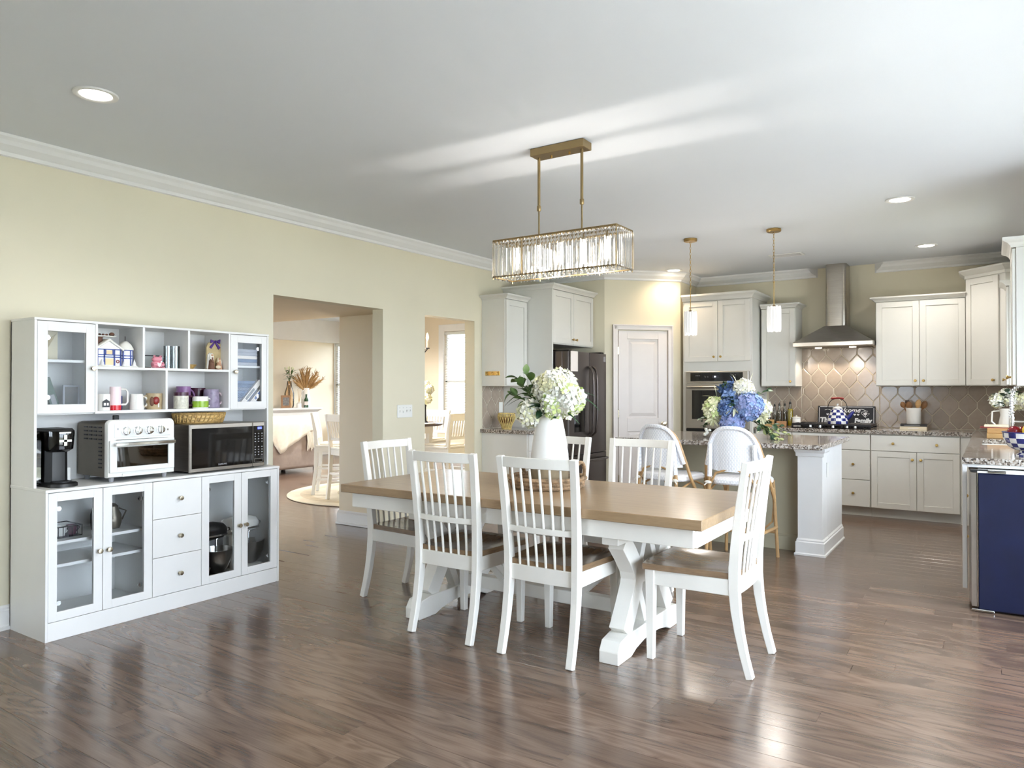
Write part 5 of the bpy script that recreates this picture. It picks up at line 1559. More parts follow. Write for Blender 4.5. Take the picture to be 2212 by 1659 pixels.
part('lid', MB().lathe([(0.048, 0.095), (0.048, 0.103), (0.03, 0.112), (0.0, 0.114)], 24), 'ceramic_white', r, smooth=True)
part('lid_knob', MB().lathe([(0.006, 0.112), (0.01, 0.122), (0.0, 0.128)], 10), 'ceramic_white', r, smooth=True)
def book(label, loc, L, W, T, cover, rz=0.0, group='books under the crock'):
    r = thing('book', label, 'book', loc, rz, group)
    part('pages', MB().box(-L / 2 + 0.004, L / 2 - 0.004, -W / 2 + 0.003, W / 2 - 0.004, 0.003, T - 0.003), 'paper_ivory', r)
    part('cover', MB().box(-L / 2, L / 2, -W / 2, W / 2, 0, 0.003).box(-L / 2, L / 2, -W / 2, W / 2, T - 0.003, T).box(-L / 2, L / 2, -W / 2, -W / 2 + 0.003, 0.003, T - 0.003), cover, r, bev=0.001)
    return r
b1 = book('pale lower cookbook lying under the black book', (-0.705, 8.78, ZC), 0.25, 0.19, 0.034, 'book_cream')
part('spine_print', MB().box(-0.05, 0.05, -0.0958, -0.095, 0.012, 0.021), 'paper', b1)
b2 = book('black upper cookbook lying right under the crock', (-0.705, 8.78, ZC + 0.034), 0.245, 0.185, 0.024, 'book_black', 0.04)
part('spine_print', MB().box(-0.09, 0.06, -0.0933, -0.0925, 0.010, 0.014), 'print_grey', b2)
def crock():
    r = thing('utensil_crock', 'cream stoneware crock standing on two stacked books', 'crock', (-0.708, 8.79, ZC + 0.058))
    part('body', MB().lathe([(0.0, 0.0), (0.066, 0.0), (0.071, 0.008), (0.071, 0.145), (0.074, 0.152), (0.074, 0.168), (0.069, 0.17), (0.065, 0.16), (0.064, 0.02), (0.0, 0.016)], 32), 'ceramic_white', r, smooth=True)
    return r
crock()
def spoon(label, dx, dy, tx, ty, L, w, mat, tip=0.05):
    base = Vector((-0.708 + dx, 8.79 + dy, ZC + 0.076)); d = Vector((tx, ty, 1)).normalized()
    m = MB(); n = base + d * (L - tip)
    m.tube([(0, 0, 0), d * (L - tip)], [0.006, 0.006], 8)
    pts = [d * (L - tip) + d * (tip * k / 6) for k in range(7)]
    m.tube(pts, [0.007, w * 0.7, w, w * 1.05, w, w * 0.75, w * 0.2], 10, flat=0.35)
    o = solo('wooden_utensil', m, mat, label, 'utensil', tuple(base), group='wooden utensils in the crock', smooth=True)
spoon('dark wooden ladle leaning furthest toward the hood in the crock', -0.02, 0.0, -0.42, -0.05, 0.235, 0.026, 'spoon_wood', 0.07)
spoon('brown wooden spoon in the middle of the crock', -0.01, -0.01, -0.16, -0.12, 0.225, 0.03, 'spoon_wood', 0.09)
spoon('pale wooden spatula standing tallest in the crock', 0.01, -0.02, 0.18, -0.1, 0.25, 0.026, 'brown_board', 0.10)
spoon('brown wooden spoon leaning toward the corner in the crock', 0.02, 0.0, 0.42, 0.05, 0.245, 0.028, 'spoon_wood', 0.09)
solo('wooden_utensil', MB().tube([(0, 0, 0), (-0.03, 0, 0.2)], 0.006, 8).tube([(-0.03, 0, 0.19), (-0.033, 0, 0.21), (-0.036, 0, 0.235)], [0.01, 0.022, 0.018], 8, flat=0.4), 'dark_wood', 'short dark spatula at the back of the crock', 'utensil', (-0.735, 8.815, ZC + 0.076), group='wooden utensils in the crock', smooth=True)
# corner of the side counter
r = thing('cutting_board', 'thick pale wood cutting board lying near the sink', 'cutting board', (0.04, 7.72, ZC))
part('board', MB().box(-0.09, 0.14, -0.19, 0.19, 0.0, 0.042), 'pale_wood', r, bev=0.004)
r = thing('cutting_board', 'second wood board stacked on the thick pale cutting board', 'cutting board', (0.04, 7.72, ZC + 0.042))
part('board', MB().box(-0.088, 0.14, -0.18, 0.18, 0.0, 0.045), 'brown_board', r, bev=0.004)
r = thing('cookbook', 'open dark cookbook lying on the stacked cutting boards', 'book', (0.03, 7.72, ZC + 0.087))
part('cover', MB().box(-0.13, 0.12, -0.15, 0.15, 0.0, 0.006), 'book_red', r)
part('pages', MB().box(-0.10, 0.11, -0.14, 0.14, 0.006, 0.022), 'paper_ivory', r, bev=0.003)
def faucet():
    r = thing('spring_faucet', 'chrome spring-neck kitchen faucet at the sink', 'faucet', (0.34, 7.02, ZC))
    part('base', MB().lathe([(0.0, 0.0), (0.028, 0.0), (0.028, 0.01), (0.018, 0.02), (0.018, 0.16), (0.0, 0.16)], 18), 'chrome', r, smooth=True)
    path = [(0, 0, 0.16)] + [(-0.11 + 0.11 * math.cos(t), 0, 0.36 + 0.11 * math.sin(t)) for t in [PI * k / 12 for k in range(13)]] + [(-0.22, 0, 0.28), (-0.22, 0, 0.20)]
    part('neck', MB().tube(path, 0.010, 10), 'chrome', r, smooth=True)
    P = [Vector(p) for p in path]
    hel = []; turns = 34
    seg = [(P[i + 1] - P[i]).length for i in range(len(P) - 1)]; tot = sum(seg)
    for k in range(turns * 8):
        s = tot * k / (turns * 8); i = 0
        while i < len(seg) - 1 and s > seg[i]: s -= seg[i]; i += 1
        p = P[i].lerp(P[i + 1], s / seg[i]); t = (P[i + 1] - P[i]).normalized()
        a = t.cross(Vector((0, 1, 0))).normalized(); b = Vector((0, 1, 0))
        ph = 2 * PI * k / 8
        hel.append(p + (a * math.cos(ph) + b * math.sin(ph)) * 0.017)
    part('spring', MB().tube(hel, 0.0032, 5), 'chrome', r, smooth=True)
    part('spray_head', MB().lathe([(0.012, 0.22), (0.018, 0.20), (0.020, 0.12), (0.024, 0.10), (0.0, 0.10)], 16, (-0.22, 0, 0)), 'chrome', r, smooth=True)
    part('holder_arm', MB().tube([(0, 0, 0.15), (-0.1, 0, 0.17), (-0.22, 0, 0.17)], 0.006, 8), 'chrome', r, smooth=True)
    part('lever', MB().tube([(0.0, -0.018, 0.08), (0.0, -0.06, 0.085), (0, -0.09, 0.12)], 0.006, 8), 'chrome', r, smooth=True)
faucet()
def pitcher():
    rng = random.Random(3)
    r = thing('flower_pitcher', 'cream pitcher of white flowers behind the sink', 'pitcher', (0.10, 8.02, ZC))
    part('body', MB().lathe([(0.0, 0.0), (0.06, 0.0), (0.068, 0.04), (0.062, 0.12), (0.05, 0.19), (0.058, 0.25), (0.052, 0.25), (0.044, 0.19), (0.0, 0.18)], 24), 'ceramic_white', r, smooth=True)
    part('handle', MB().tube([(-0.05, 0, 0.23), (-0.11, 0, 0.22), (-0.115, 0, 0.13), (-0.06, 0, 0.07)], 0.008, 8), 'ceramic_white', r, smooth=True)
    for dx, dy, dz in ((-0.07, -0.04, 0.32), (0.03, -0.05, 0.34), (0.09, 0.02, 0.30), (0.0, 0.05, 0.37), (0.14, -0.06, 0.33)):
        o = part('flower_head', floret_head(0.055, 50, 0.03, ('petal_white', 'petal_cream'), rng), ['petal_white', 'petal_cream'], r); o.location = (dx, dy, dz)
    lf = leaf_mesh(0.09, 0.022, 'leaf_dark')
    for i in range(26):
        a = rng.uniform(0, 2 * PI); put('leaf', lf, r, (0.05 * math.cos(a), 0.05 * math.sin(a), rng.uniform(0.26, 0.4)), (math.cos(a), math.sin(a), rng.uniform(-0.2, 1.0)), 0, rng.uniform(0.8, 1.3))
pitcher()
def fruit_bowl():
    r = thing('checkered_bowl', 'navy and white checkered footed fruit bowl at the end of the sink counter', 'bowl', (0.185, 5.66, ZC))
    prof = [(0.055, 0.035)] + [(0.055 + 0.085 * math.sin(PI / 2 * k / 10), 0.035 + 0.115 * (1 - math.cos(PI / 2 * k / 10)) * 1.0) for k in range(1, 11)]
    m = MB(); m.lathe(prof, 36, cap=False, check=lambda i, j: ((i // 2) + (j // 2)) % 2)
    m.mi = 0; m.lathe([(a - 0.004, b + 0.003) for a, b in prof[::-1]], 36, cap=False)
    part('bowl_body', m, ['white_glaze', 'navy_glaze'], r, smooth=True)
    part('rim', MB().tube([(0.14 * math.cos(t), 0.14 * math.sin(t), 0.15) for t in [2 * PI * i / 36 for i in range(36)]], 0.004, 6, closed=True), 'navy_glaze', r, smooth=True)
    m = MB(); m.lathe([(0.0, 0.0), (0.075, 0.0), (0.072, 0.008), (0.05, 0.02), (0.052, 0.038), (0.0, 0.038)], 32, check=lambda i, j: ((i // 2) + j) % 2)
    part('foot', m, ['white_glaze', 'navy_glaze'], r, smooth=True)
fruit_bowl()
def fruit(name, label, x, y, z, R, mat, squash=0.92, tip=0.0):
    m = MB(); pr = []
    for k in range(13):
        t = PI * k / 12
        rr = R * math.sin(t) * (1 + 0.06 * math.cos(t)); zz = -R * squash * math.cos(t)
        if k in (0, 12): rr = R * 0.10; zz *= 0.93
        if tip and k in (0, 12): zz *= 1 + tip
        pr.append((rr, zz))
    m.lathe(pr, 18)
    o = solo(name, m, mat, label, 'fruit', (0.185 + x, 5.66 + y, ZC + z), smooth=True, group='fruit in the checkered bowl')
    part('stem', MB().tube([(0, 0, R * squash * 0.85), (0.004, 0, R * squash + 0.012)], 0.002, 5), 'brown_clay', o)
fruit('apple', 'dark red apple at the sink-side rim of the checkered bowl', -0.075, 0.02, 0.155, 0.038, 'apple_red')
fruit('apple', 'dark red apple behind the first apple in the checkered bowl', -0.03, 0.08, 0.152, 0.036, 'apple_red')
fruit('lemon', 'yellow lemon on top of the checkered bowl', -0.0, -0.03, 0.165, 0.036, 'lemon', 1.05, 0.2)
fruit('peach', 'orange peach crowning the fruit in the checkered bowl', 0.035, 0.03, 0.182, 0.040, 'peach')
fruit('lemon', 'yellow lemon low in the checkered bowl beneath the peach', 0.07, -0.05, 0.15, 0.036, 'lemon', 1.05, 0.2)
# ---------------------------------------------------------------- on and in the hutch (fronts face +x)
def P3(fn):  # (depth toward room, along the wall, z) helper is plain world space with a local origin
    return fn
ZT = 0.804
def coffee_maker():
    r = thing('coffee_maker', 'black pod coffee maker at the near end of the hutch counter', 'coffee maker', (-4.32, 1.955, ZT))
    K = 'black_plastic'
    def rr(x0, x1, w, z): return [(x0, -w, z), (x1 - 0.03, -w, z), (x1, -w * 0.55, z), (x1 + 0.004, 0, z), (x1, w * 0.55, z), (x1 - 0.03, w, z), (x0, w, z)]
    part('drip_base', MB().loft([rr(-0.13, 0.115, 0.07, 0), rr(-0.13, 0.115, 0.07, 0.018), rr(-0.13, 0.108, 0.064, 0.024)]), K, r, smooth=True)
    part('drip_grate', MB().lathe([(0.0, 0.024), (0.05, 0.024), (0.05, 0.03), (0.0, 0.03)], 20, (0.05, 0, 0)), 'iron_black', r)
    part('column', MB().loft([rr(-0.13, 0.02, 0.06, 0.02), rr(-0.13, 0.02, 0.058, 0.20)]), K, r, smooth=True)
    part('head', MB().loft([rr(-0.13, 0.06, 0.052, 0.19), rr(-0.13, 0.08, 0.062, 0.205), rr(-0.13, 0.088, 0.066, 0.29), rr(-0.13, 0.085, 0.066, 0.305)]), 'black_gloss', r, smooth=True)
    part('lid', MB().loft([rr(-0.13, 0.085, 0.066, 0.305), rr(-0.13, 0.07, 0.06, 0.318)]), K, r, smooth=True)
    part('water_tank', MB().box(-0.15, -0.02, -0.105, -0.062, 0.01, 0.30), 'oven_glass', r, bev=0.01, smooth=True)
    e = part('front_emblem', MB().box(0.094, 0.097, -0.008, 0.008, 0.225, 0.285).box(0.094, 0.097, -0.032, 0.032, 0.246, 0.258), 'chrome', r)
    part('pod_opening', MB().box(0.085, 0.0925, -0.03, 0.03, 0.292, 0.30), 'chrome', r)
    part('button', MB().lathe([(0.0, 0.318), (0.008, 0.318), (0.008, 0.321), (0.0, 0.321)], 10, (0.03, 0.03, 0)), 'print_grey', r)
coffee_maker()
solo('filter_box', MB().box(-0.03, 0.03, -0.02, 0.02, 0, 0.085), 'white_plastic', 'small white box standing between the coffee maker and toaster oven', 'box', (-4.46, 2.06, ZT), bev=0.003)
def toaster_oven():
    r = thing('toaster_oven', 'white-fronted toaster oven with four knobs on the hutch counter', 'toaster oven', (-4.38, 2.37, ZT))
    W = 'white_plastic'; xf = 0.18
    m = MB()
    def prof(x, w, z0, z1, rr=0.03):
        pts = [(x, -w, z0), (x, w, z0), (x, w, z1 - rr)]
        pts += [(x, w - rr + rr * math.cos(t), z1 - rr + rr * math.sin(t)) for t in [F90 * k / 5 for k in range(1, 6)]]
        pts += [(x, -w + rr - rr * math.sin(t), z1 - rr + rr * math.cos(t)) for t in [F90 * k / 5 for k in range(0, 6)]]
        return pts
    part('body', MB().loft([prof(-0.17, 0.195, 0.03, 0.345), prof(xf - 0.03, 0.198, 0.03, 0.35)]), 'oven_gray', r, smooth=True)
    part('front_panel', MB().loft([prof(xf - 0.03, 0.203, 0.027, 0.358), prof(xf - 0.008, 0.203, 0.027, 0.358), prof(xf, 0.199, 0.031, 0.353)]), W, r, smooth=True)
    part('control_plate', MB().box(xf, xf + 0.003, -0.165, 0.175, 0.255, 0.335), W, r, bev=0.002)
    for i, y in enumerate((-0.098, -0.028, 0.042, 0.112)):
        k = MB().lathe([(0.0, 0.0), (0.025, 0.0), (0.025, 0.003), (0.021, 0.004), (0.0195, 0.018), (0.0, 0.019)], 24)
        k.xf(0, Matrix.Translation((xf + 0.003, y, 0.292)) @ Matrix.Rotation(F90, 4, 'Y'))
        kn = part('knob', k, 'chrome', r, smooth=True)
        b = MB().box(xf + 0.02, xf + 0.024, -0.003, 0.003, -0.018, 0.018).xf(0, Matrix.Identity(4))
        b.xf(0, Matrix.Translation((0, y, 0.292)) @ Matrix.Rotation((0.1, -0.45, 1.5, 0.0)[i], 4, 'X'))
        part('knob_bar', b, 'white_plastic', kn)
    part('indicator', MB().box(xf + 0.003, xf + 0.004, -0.148, -0.142, 0.30, 0.31), 'print_grey', r)
    part('indicator', MB().box(xf + 0.003, xf + 0.0045, 0.152, 0.162, 0.285, 0.295), 'chrome', r)
    d = part('door', MB().box(xf, xf + 0.014, -0.195, -0.155, 0.055, 0.24).box(xf, xf + 0.014, 0.155, 0.195, 0.055, 0.24).box(xf, xf + 0.014, -0.155, 0.155, 0.055, 0.085).box(xf, xf + 0.014, -0.155, 0.155, 0.20, 0.24), W, r, bev=0.003)
    part('window', MB().box(xf + 0.004, xf + 0.008, -0.157, 0.157, 0.083, 0.202), 'oven_glass', d)
    part('oven_cavity', MB().box(xf - 0.006, xf + 0.002, -0.156, 0.156, 0.083, 0.202), 'black_plastic', d)
    h = MB().box(xf + 0.03, xf + 0.04, -0.175, 0.19, 0.207, 0.227)
    for y in (-0.165, 0.18): h.box(xf + 0.012, xf + 0.032, y - 0.008, y + 0.008, 0.209, 0.225)
    part('handle', h, 'chrome', d, bev=0.003)
    part('crumb_tray', MB().box(xf, xf + 0.006, -0.12, 0.15, 0.028, 0.046), W, r, bev=0.002)
    for x in (-0.13, 0.14):
        for y in (-0.16, 0.16): part('foot', MB().lathe([(0.012, 0), (0.016, 0.03)], 10, (x, y, 0)), 'print_grey', r)
    for i in range(4):
        for k in range(11):
            if k > 3 and i < 3: continue
            z = 0.31 - k * 0.023
            part('vent_slot', MB().box(-0.09 + i * 0.055, -0.055 + i * 0.055, -0.2005, -0.196, z, z + 0.008), 'black_plastic', r)
    part('rear_knob', MB().box(-0.10, -0.075, -0.03, 0.0, 0.345, 0.375), 'black_plastic', r, bev=0.003)
toaster_oven()
def microwave():
    r = thing('microwave', 'stainless microwave with black glass door on the hutch counter', 'microwave', (-4.38, 2.952, ZT))
    xf, w, z0, z1 = 0.178, 0.28, 0.008, 0.312
    part('body', MB().box(-0.19, xf - 0.012, -w + 0.004, w - 0.004, z0 + 0.004, z1 - 0.003), 'micro_steel', r, bev=0.004)
    part('front_frame', MB().box(xf - 0.012, xf, -w, w, z0, z1), 'micro_steel', r, bev=0.003)
    d = part('door', MB().box(xf, xf + 0.006, -w + 0.002, 0.182, z0 + 0.002, z1 - 0.002), 'micro_steel', r, bev=0.002)
    part('door_glass', MB().box(xf + 0.006, xf + 0.008, -w + 0.014, 0.181, 0.032, 0.285), 'black_gloss', d)
    text_part('SAMSUNG', 0.014, 'print_grey', d, (xf + 0.0082, -0.048, 0.047), (F90, 0, F90), extrude=0.0003, font_bold=0.0004)
    c = part('control_panel', MB().box(xf, xf + 0.006, 0.185, w - 0.002, z0 + 0.002, z1 - 0.002), 'micro_steel', r, bev=0.002)
    part('control_glass', MB().box(xf + 0.006, xf + 0.0075, 0.188, w - 0.008, 0.032, 0.285), 'black_gloss', c)
    part('clock_display', MB().box(xf + 0.0075, xf + 0.0085, 0.222, 0.255, 0.262, 0.277), 'display_blue', c)
    bm_ = MB().box(0, 0.0008, -0.005, 0.005, -0.003, 0.003).mesh('button', 'print_grey')
    off = Vector((0, 0, 0))
    for j in range(9):
        if j == 4: continue
        for i in range(3): link('button', bm_, c, (xf + 0.0075, 0.203 + i * 0.027, 0.232 - j * 0.018))
    m = MB().box(xf + 0.0075, xf + 0.009, 0.196, 0.262, 0.037, 0.039).box(xf + 0.0075, xf + 0.009, 0.196, 0.262, 0.060, 0.062).box(xf + 0.0075, xf + 0.009, 0.196, 0.198, 0.037, 0.062).box(xf + 0.0075, xf + 0.009, 0.26, 0.262, 0.037, 0.062)
    part('open_button', m, 'steel', c)
    for x in (-0.15, 0.13):
        for y in (-0.22, 0.22): part('foot', MB().lathe([(0.014, 0), (0.014, 0.012)], 10, (x, y, 0)), 'black_plastic', r)
microwave()
def oval_basket():
    r = thing('woven_basket', 'shallow tan woven oval basket on top of the microwave', 'basket', (-4.40, 2.87, ZT + 0.312))
    def ring(k, z, n=40): return [(0.10 * k * math.cos(t), 0.185 * k * math.sin(t), z) for t in [2 * PI * i / n for i in range(n)]]
    m = MB(); m.loft([ring(0.86, 0.0), ring(0.9, 0.02), ring(0.97, 0.05), ring(1.0, 0.062), ring(0.96, 0.062), ring(0.86, 0.012)])
    part('wall', m, 'basket_lattice', r, smooth=True)
    for z, k in ((0.004, 0.88), (0.063, 0.985)):
        part('rim', MB().tube(ring(k, z), 0.006, 6, closed=True), 'basket_weave', r, smooth=True)
    for i in range(36):
        t0 = 2 * PI * i / 36
        pts = [(0.10 * k * math.cos(t0 + a), 0.185 * k * math.sin(t0 + a), z) for k, a, z in ((0.90, 0, 0.008), (0.945, 0.06, 0.03), (0.995, 0.12, 0.058))]
        part('strand', MB().tube(pts, 0.0048, 5), 'basket_weave', r)
oval_basket()

# mugs (handle direction along +y = along the wall)
def mug(label, y, R, H, mats, z=1.213, x=-4.365, handle=1, band=None, square=False, taper=0.0, decor=None, lean=None):
    r = thing('mug', label, 'mug', (x, y, z), 0, 'mugs in the hutch cubbies')
    m = MB(); m.lathe([(0.0, 0.0), (R * 0.95 + taper, 0.0), (R + taper, 0.004), (R, H - 0.004), (R - 0.001, H), (R - 0.004, H), (R - 0.005, 0.01), (0.0, 0.008)], 28)
    part('cup', m, mats[0], r, smooth=True)
    if band:
        z0, z1, bm_ = band
        part('band', MB().lathe([(R + taper * (1 - z0 / H) + 0.0006, z0), (R + taper * (1 - z1 / H) + 0.0006, z1)], 28, cap=False), bm_, r, smooth=True)
    if handle:
        s = handle
        if square: pts = [(0, s * (R - 0.002), H * 0.9), (0, s * (R + 0.03), H * 0.9), (0, s * (R + 0.042), H * 0.78), (0, s * (R + 0.042), H * 0.34), (0, s * (R + 0.03), H * 0.24), (0, s * (R - 0.002), H * 0.24)]
        else: pts = [(0, s * (R - 0.002), H * 0.84)] + [(0, s * (R + 0.034 * math.sin(t)), H * 0.5 + H * 0.34 * math.cos(t)) for t in [PI * k / 8 for k in range(1, 8)]] + [(0, s * (R - 0.002 + taper), H * 0.16)]
        part('handle', MB().tube(pts, 0.006, 8), mats[-1], r, smooth=True)
    return r
g = mug('white mug printed with a small black house sketch', 2.228, 0.036, 0.098, ['ceramic_white'], handle=0)
part('house_print', MB().prism([(-0.022, 0.02), (0.018, 0.02), (0.018, 0.05), (0.022, 0.05), (-0.002, 0.068), (-0.026, 0.05), (-0.022, 0.05)], 'x', 0.0335, 0.0366), 'print_dark', g)
part('house_window', MB().box(0.0366, 0.0372, -0.016, -0.004, 0.03, 0.045).box(0.0366, 0.0372, 0.002, 0.012, 0.03, 0.045), 'ceramic_white', g)
mug('tall pink lattice mug with a red base and square white handle', 2.298, 0.031, 0.14, ['heart_pink', 'ceramic_white'], band=(0.0, 0.03, 'red_glaze'), square=True)
mug('cream stoneware mug with a flared foot and round handle', 2.428, 0.035, 0.097, ['ceramic_white'], taper=0.006, band=None)
g = mug('tan mug painted with a red turkey beside the cubby divider', 2.537, 0.047, 0.10, ['khaki_glaze'], handle=-1)
part('turkey_body', MB().ell((0.042, -0.01, 0.055), (0.012, 0.022, 0.026), 12, 8), 'red_wood', g, smooth=True)
part('turkey_feather', MB().ell((0.038, -0.035, 0.05), (0.01, 0.014, 0.03), 10, 6), 'brown_clay', g, smooth=True)
part('turkey_foot', MB().box(0.044, 0.049, -0.002, 0.006, 0.014, 0.04), 'ceramic_white', g)
mug('blue patterned mug at the back behind the pink lattice mug', 2.36, 0.032, 0.085, ['house_blue'], x=-4.47, handle=0)
mug('speckled white mug with a plum lid and plum handle', 2.718, 0.045, 0.088, ['speckle_glaze', 'plum_glaze'], handle=1, square=True, band=(0.084, 0.106, 'plum_glaze'))
mug('short lime green mug with a white rim and white handle', 2.845, 0.050, 0.078, ['ceramic_white'], x=-4.35, band=(0.008, 0.048, 'lime_glaze'))
mug('lilac and grey mug with a large pale handle', 2.948, 0.048, 0.125, ['lilac_glaze', 'heart_pink'], x=-4.385, taper=0.008)
mug('tall purple mug standing at the back behind the lime green mug', 2.80, 0.045, 0.145, ['purple_glaze'], x=-4.47)
mug('dark plum bowl-shaped mug at the back of the cubby', 2.92, 0.052, 0.135, ['plum_glaze'], x=-4.50, handle=0)

# ceramic village house
def village():
    r = thing('ceramic_house', 'ceramic winter village house with blue timbers and a round snowy tower', 'figurine', (-4.38, 2.305, 1.470))
    S, B = 'snow_paint', 'house_blue'
    part('snow_base', MB().box(-0.05, 0.05, -0.135, 0.115, 0, 0.008), S, r, bev=0.003)
    part('house_wall', MB().prism([(-0.125, 0.008), (0.015, 0.008), (0.015, 0.105), (-0.055, 0.15), (-0.125, 0.105)], 'x', -0.04, 0.035), 'white_glaze', r)
    part('snow_roof', MB().prism([(-0.14, 0.095), (-0.055, 0.152), (0.03, 0.095), (0.03, 0.108), (-0.055, 0.168), (-0.14, 0.108)], 'x', -0.048, 0.044), S, r, bev=0.003)
    for a in (-0.122, -0.083, -0.025, 0.012): part('timber', MB().box(0.035, 0.038, a - 0.004, a + 0.004, 0.008, 0.105), B, r)
    for z in (0.055, 0.068, 0.1): part('timber', MB().box(0.035, 0.038, -0.125, 0.015, z, z + 0.006), B, r)
    w = part('window', MB().box(0.0352, 0.037, -0.073, -0.037, 0.075, 0.098), 'warm_window', r)
    for y in (-0.079, -0.031): part('shutter', MB().box(0.035, 0.039, y - 0.006, y + 0.006, 0.074, 0.1), B, w)
    part('shop_window', MB().box(0.0352, 0.037, -0.077, -0.03, 0.012, 0.05), 'warm_window', r)
    part('door', MB().box(0.0352, 0.037, -0.018, 0.006, 0.008, 0.048), 'white_glaze', r)
    part('wreath', MB().tube([(0.039, -0.006 + 0.008 * math.cos(t), 0.033 + 0.008 * math.sin(t)) for t in [2 * PI * i / 12 for i in range(12)]], 0.003, 5, closed=True), 'book_red', r)
    part('tower', MB().lathe([(0.04, 0.008), (0.04, 0.11), (0.0, 0.11)], 20, (0.0, 0.058, 0)), 'white_glaze', r, smooth=True)
    for z in (0.05, 0.066, 0.1): part('timber', MB().lathe([(0.0408, z), (0.0412, z + 0.003), (0.0408, z + 0.006)], 20, (0, 0.058, 0), cap=False), B, r)
    for k in range(6):
        a = k * PI / 3 + 0.3; part('timber', MB().box(-0.003, 0.003, -0.003, 0.003, 0.01, 0.105).xf(0, Matrix.Translation((0.0405 * math.cos(a), 0.058 + 0.0405 * math.sin(a), 0))), B, r)
    part('tower_roof', MB().lathe([(0.046, 0.105), (0.047, 0.113), (0.032, 0.14), (0.012, 0.158), (0.0, 0.16)], 20, (0, 0.058, 0)), S, r, smooth=True)
    part('finial', MB().tube([(0, 0.058, 0.158), (0, 0.058, 0.188)], 0.0018, 5), 'iron_black', r)
    part('chimney', MB().box(-0.02, 0.005, -0.125, -0.10, 0.1, 0.165), 'brown_clay', r)
    sl = part('sleigh_roof', MB().prism([(-0.125, 0.178), (-0.01, 0.178), (0.0, 0.186), (-0.125, 0.186)], 'x', -0.03, 0.02), S, r, bev=0.002)
    part('sleigh', MB().ell((0, -0.022, 0.195), (0.012, 0.016, 0.012), 10, 6), 'brown_clay', sl, smooth=True)
    for k in range(4): part('reindeer', MB().ell((0, -0.052 - k * 0.02, 0.192), (0.005, 0.009, 0.006), 8, 5), 'brown_clay', sl, smooth=True)
    part('roof_post', MB().box(-0.025, 0.0, -0.12, -0.075, 0.13, 0.178), 'brown_clay', r)
    for y in (-0.10, 0.03, 0.09): part('snow_tree', MB().lathe([(0.014, 0.008), (0.009, 0.02), (0.010, 0.022), (0.0, 0.05)], 10, (0.046, y, 0)), 'white_glaze', r)
village()
def frog():
    r = thing('frog_figurine', 'small pink ceramic frog holding a pale heart', 'figurine', (-4.37, 2.555, 1.470))
    part('body', MB().ell((0, 0, 0.024), (0.024, 0.034, 0.026), 16, 10), 'pink_glaze', r, smooth=True)
    part('head', MB().ell((0.006, 0, 0.055), (0.022, 0.033, 0.018), 16, 10), 'pink_glaze', r, smooth=True)
    for s in (-1, 1):
        e = part('eye', MB().ell((0.012, s * 0.02, 0.072), 0.009, 10, 8), 'pink_glaze', r, smooth=True)
        part('pupil', MB().ell((0.02, s * 0.02, 0.073), 0.003, 6, 5), 'print_dark', e, smooth=True)
        part('arm', MB().tube([(0.012, s * 0.034, 0.035), (0.028, s * 0.03, 0.022), (0.03, s * 0.012, 0.022)], 0.007, 8), 'pink_glaze', r, smooth=True)
        part('foot', MB().ell((0.02, s * 0.03, 0.006), (0.016, 0.013, 0.006), 10, 6), 'pink_glaze', r, smooth=True)
    part('heart', MB().prism([(0, 0.006), (0.016, 0.022), (0.015, 0.032), (0.008, 0.036), (0, 0.030), (-0.008, 0.036), (-0.015, 0.032), (-0.016, 0.022)], 'x', 0.026, 0.034), 'heart_pink', r, bev=0.002)
frog()
def gadget():
    r = thing('candle_stand', 'small dark rustic candle stand behind the pink frog', 'ornament', (-4.45, 2.50, 1.470))
    part('base', MB().box(-0.03, 0.03, -0.03, 0.05, 0, 0.008), 'dark_wood', r, bev=0.002)
    part('post', MB().box(-0.006, 0.006, -0.006, 0.006, 0.008, 0.105), 'brown_clay', r)
    part('cross_arm', MB().box(-0.005, 0.005, -0.03, 0.13, 0.078, 0.084), 'iron_black', r)
gadget()
def glass(label, y, H, R, x=-4.38, rib=True):
    r = thing('drinking_glass', label, 'glass', (x, y, 1.470), 0, 'glasses in the middle cubby')
    part('wall', MB().lathe([(0.0, 0.0), (R, 0.0), (R, H), (R - 0.002, H), (R - 0.002, 0.008), (0.0, 0.006)], 24), 'clear_glass', r, smooth=True)
    part('white_band', MB().lathe([(R + 0.0005, H * 0.0), (R + 0.0005, H)], 24, cap=False).xf(0, Matrix.Identity(4)), 'clear_glass', r, smooth=True)
glass('tall clear glass tumbler nearest the divider in the middle cubby', 2.685, 0.145, 0.026)
glass('tall clear glass tumbler next to the pink frog', 2.645, 0.145, 0.022, -4.40)
glass('short clear etched glass at the back of the middle cubby', 2.62, 0.07, 0.028, -4.44)
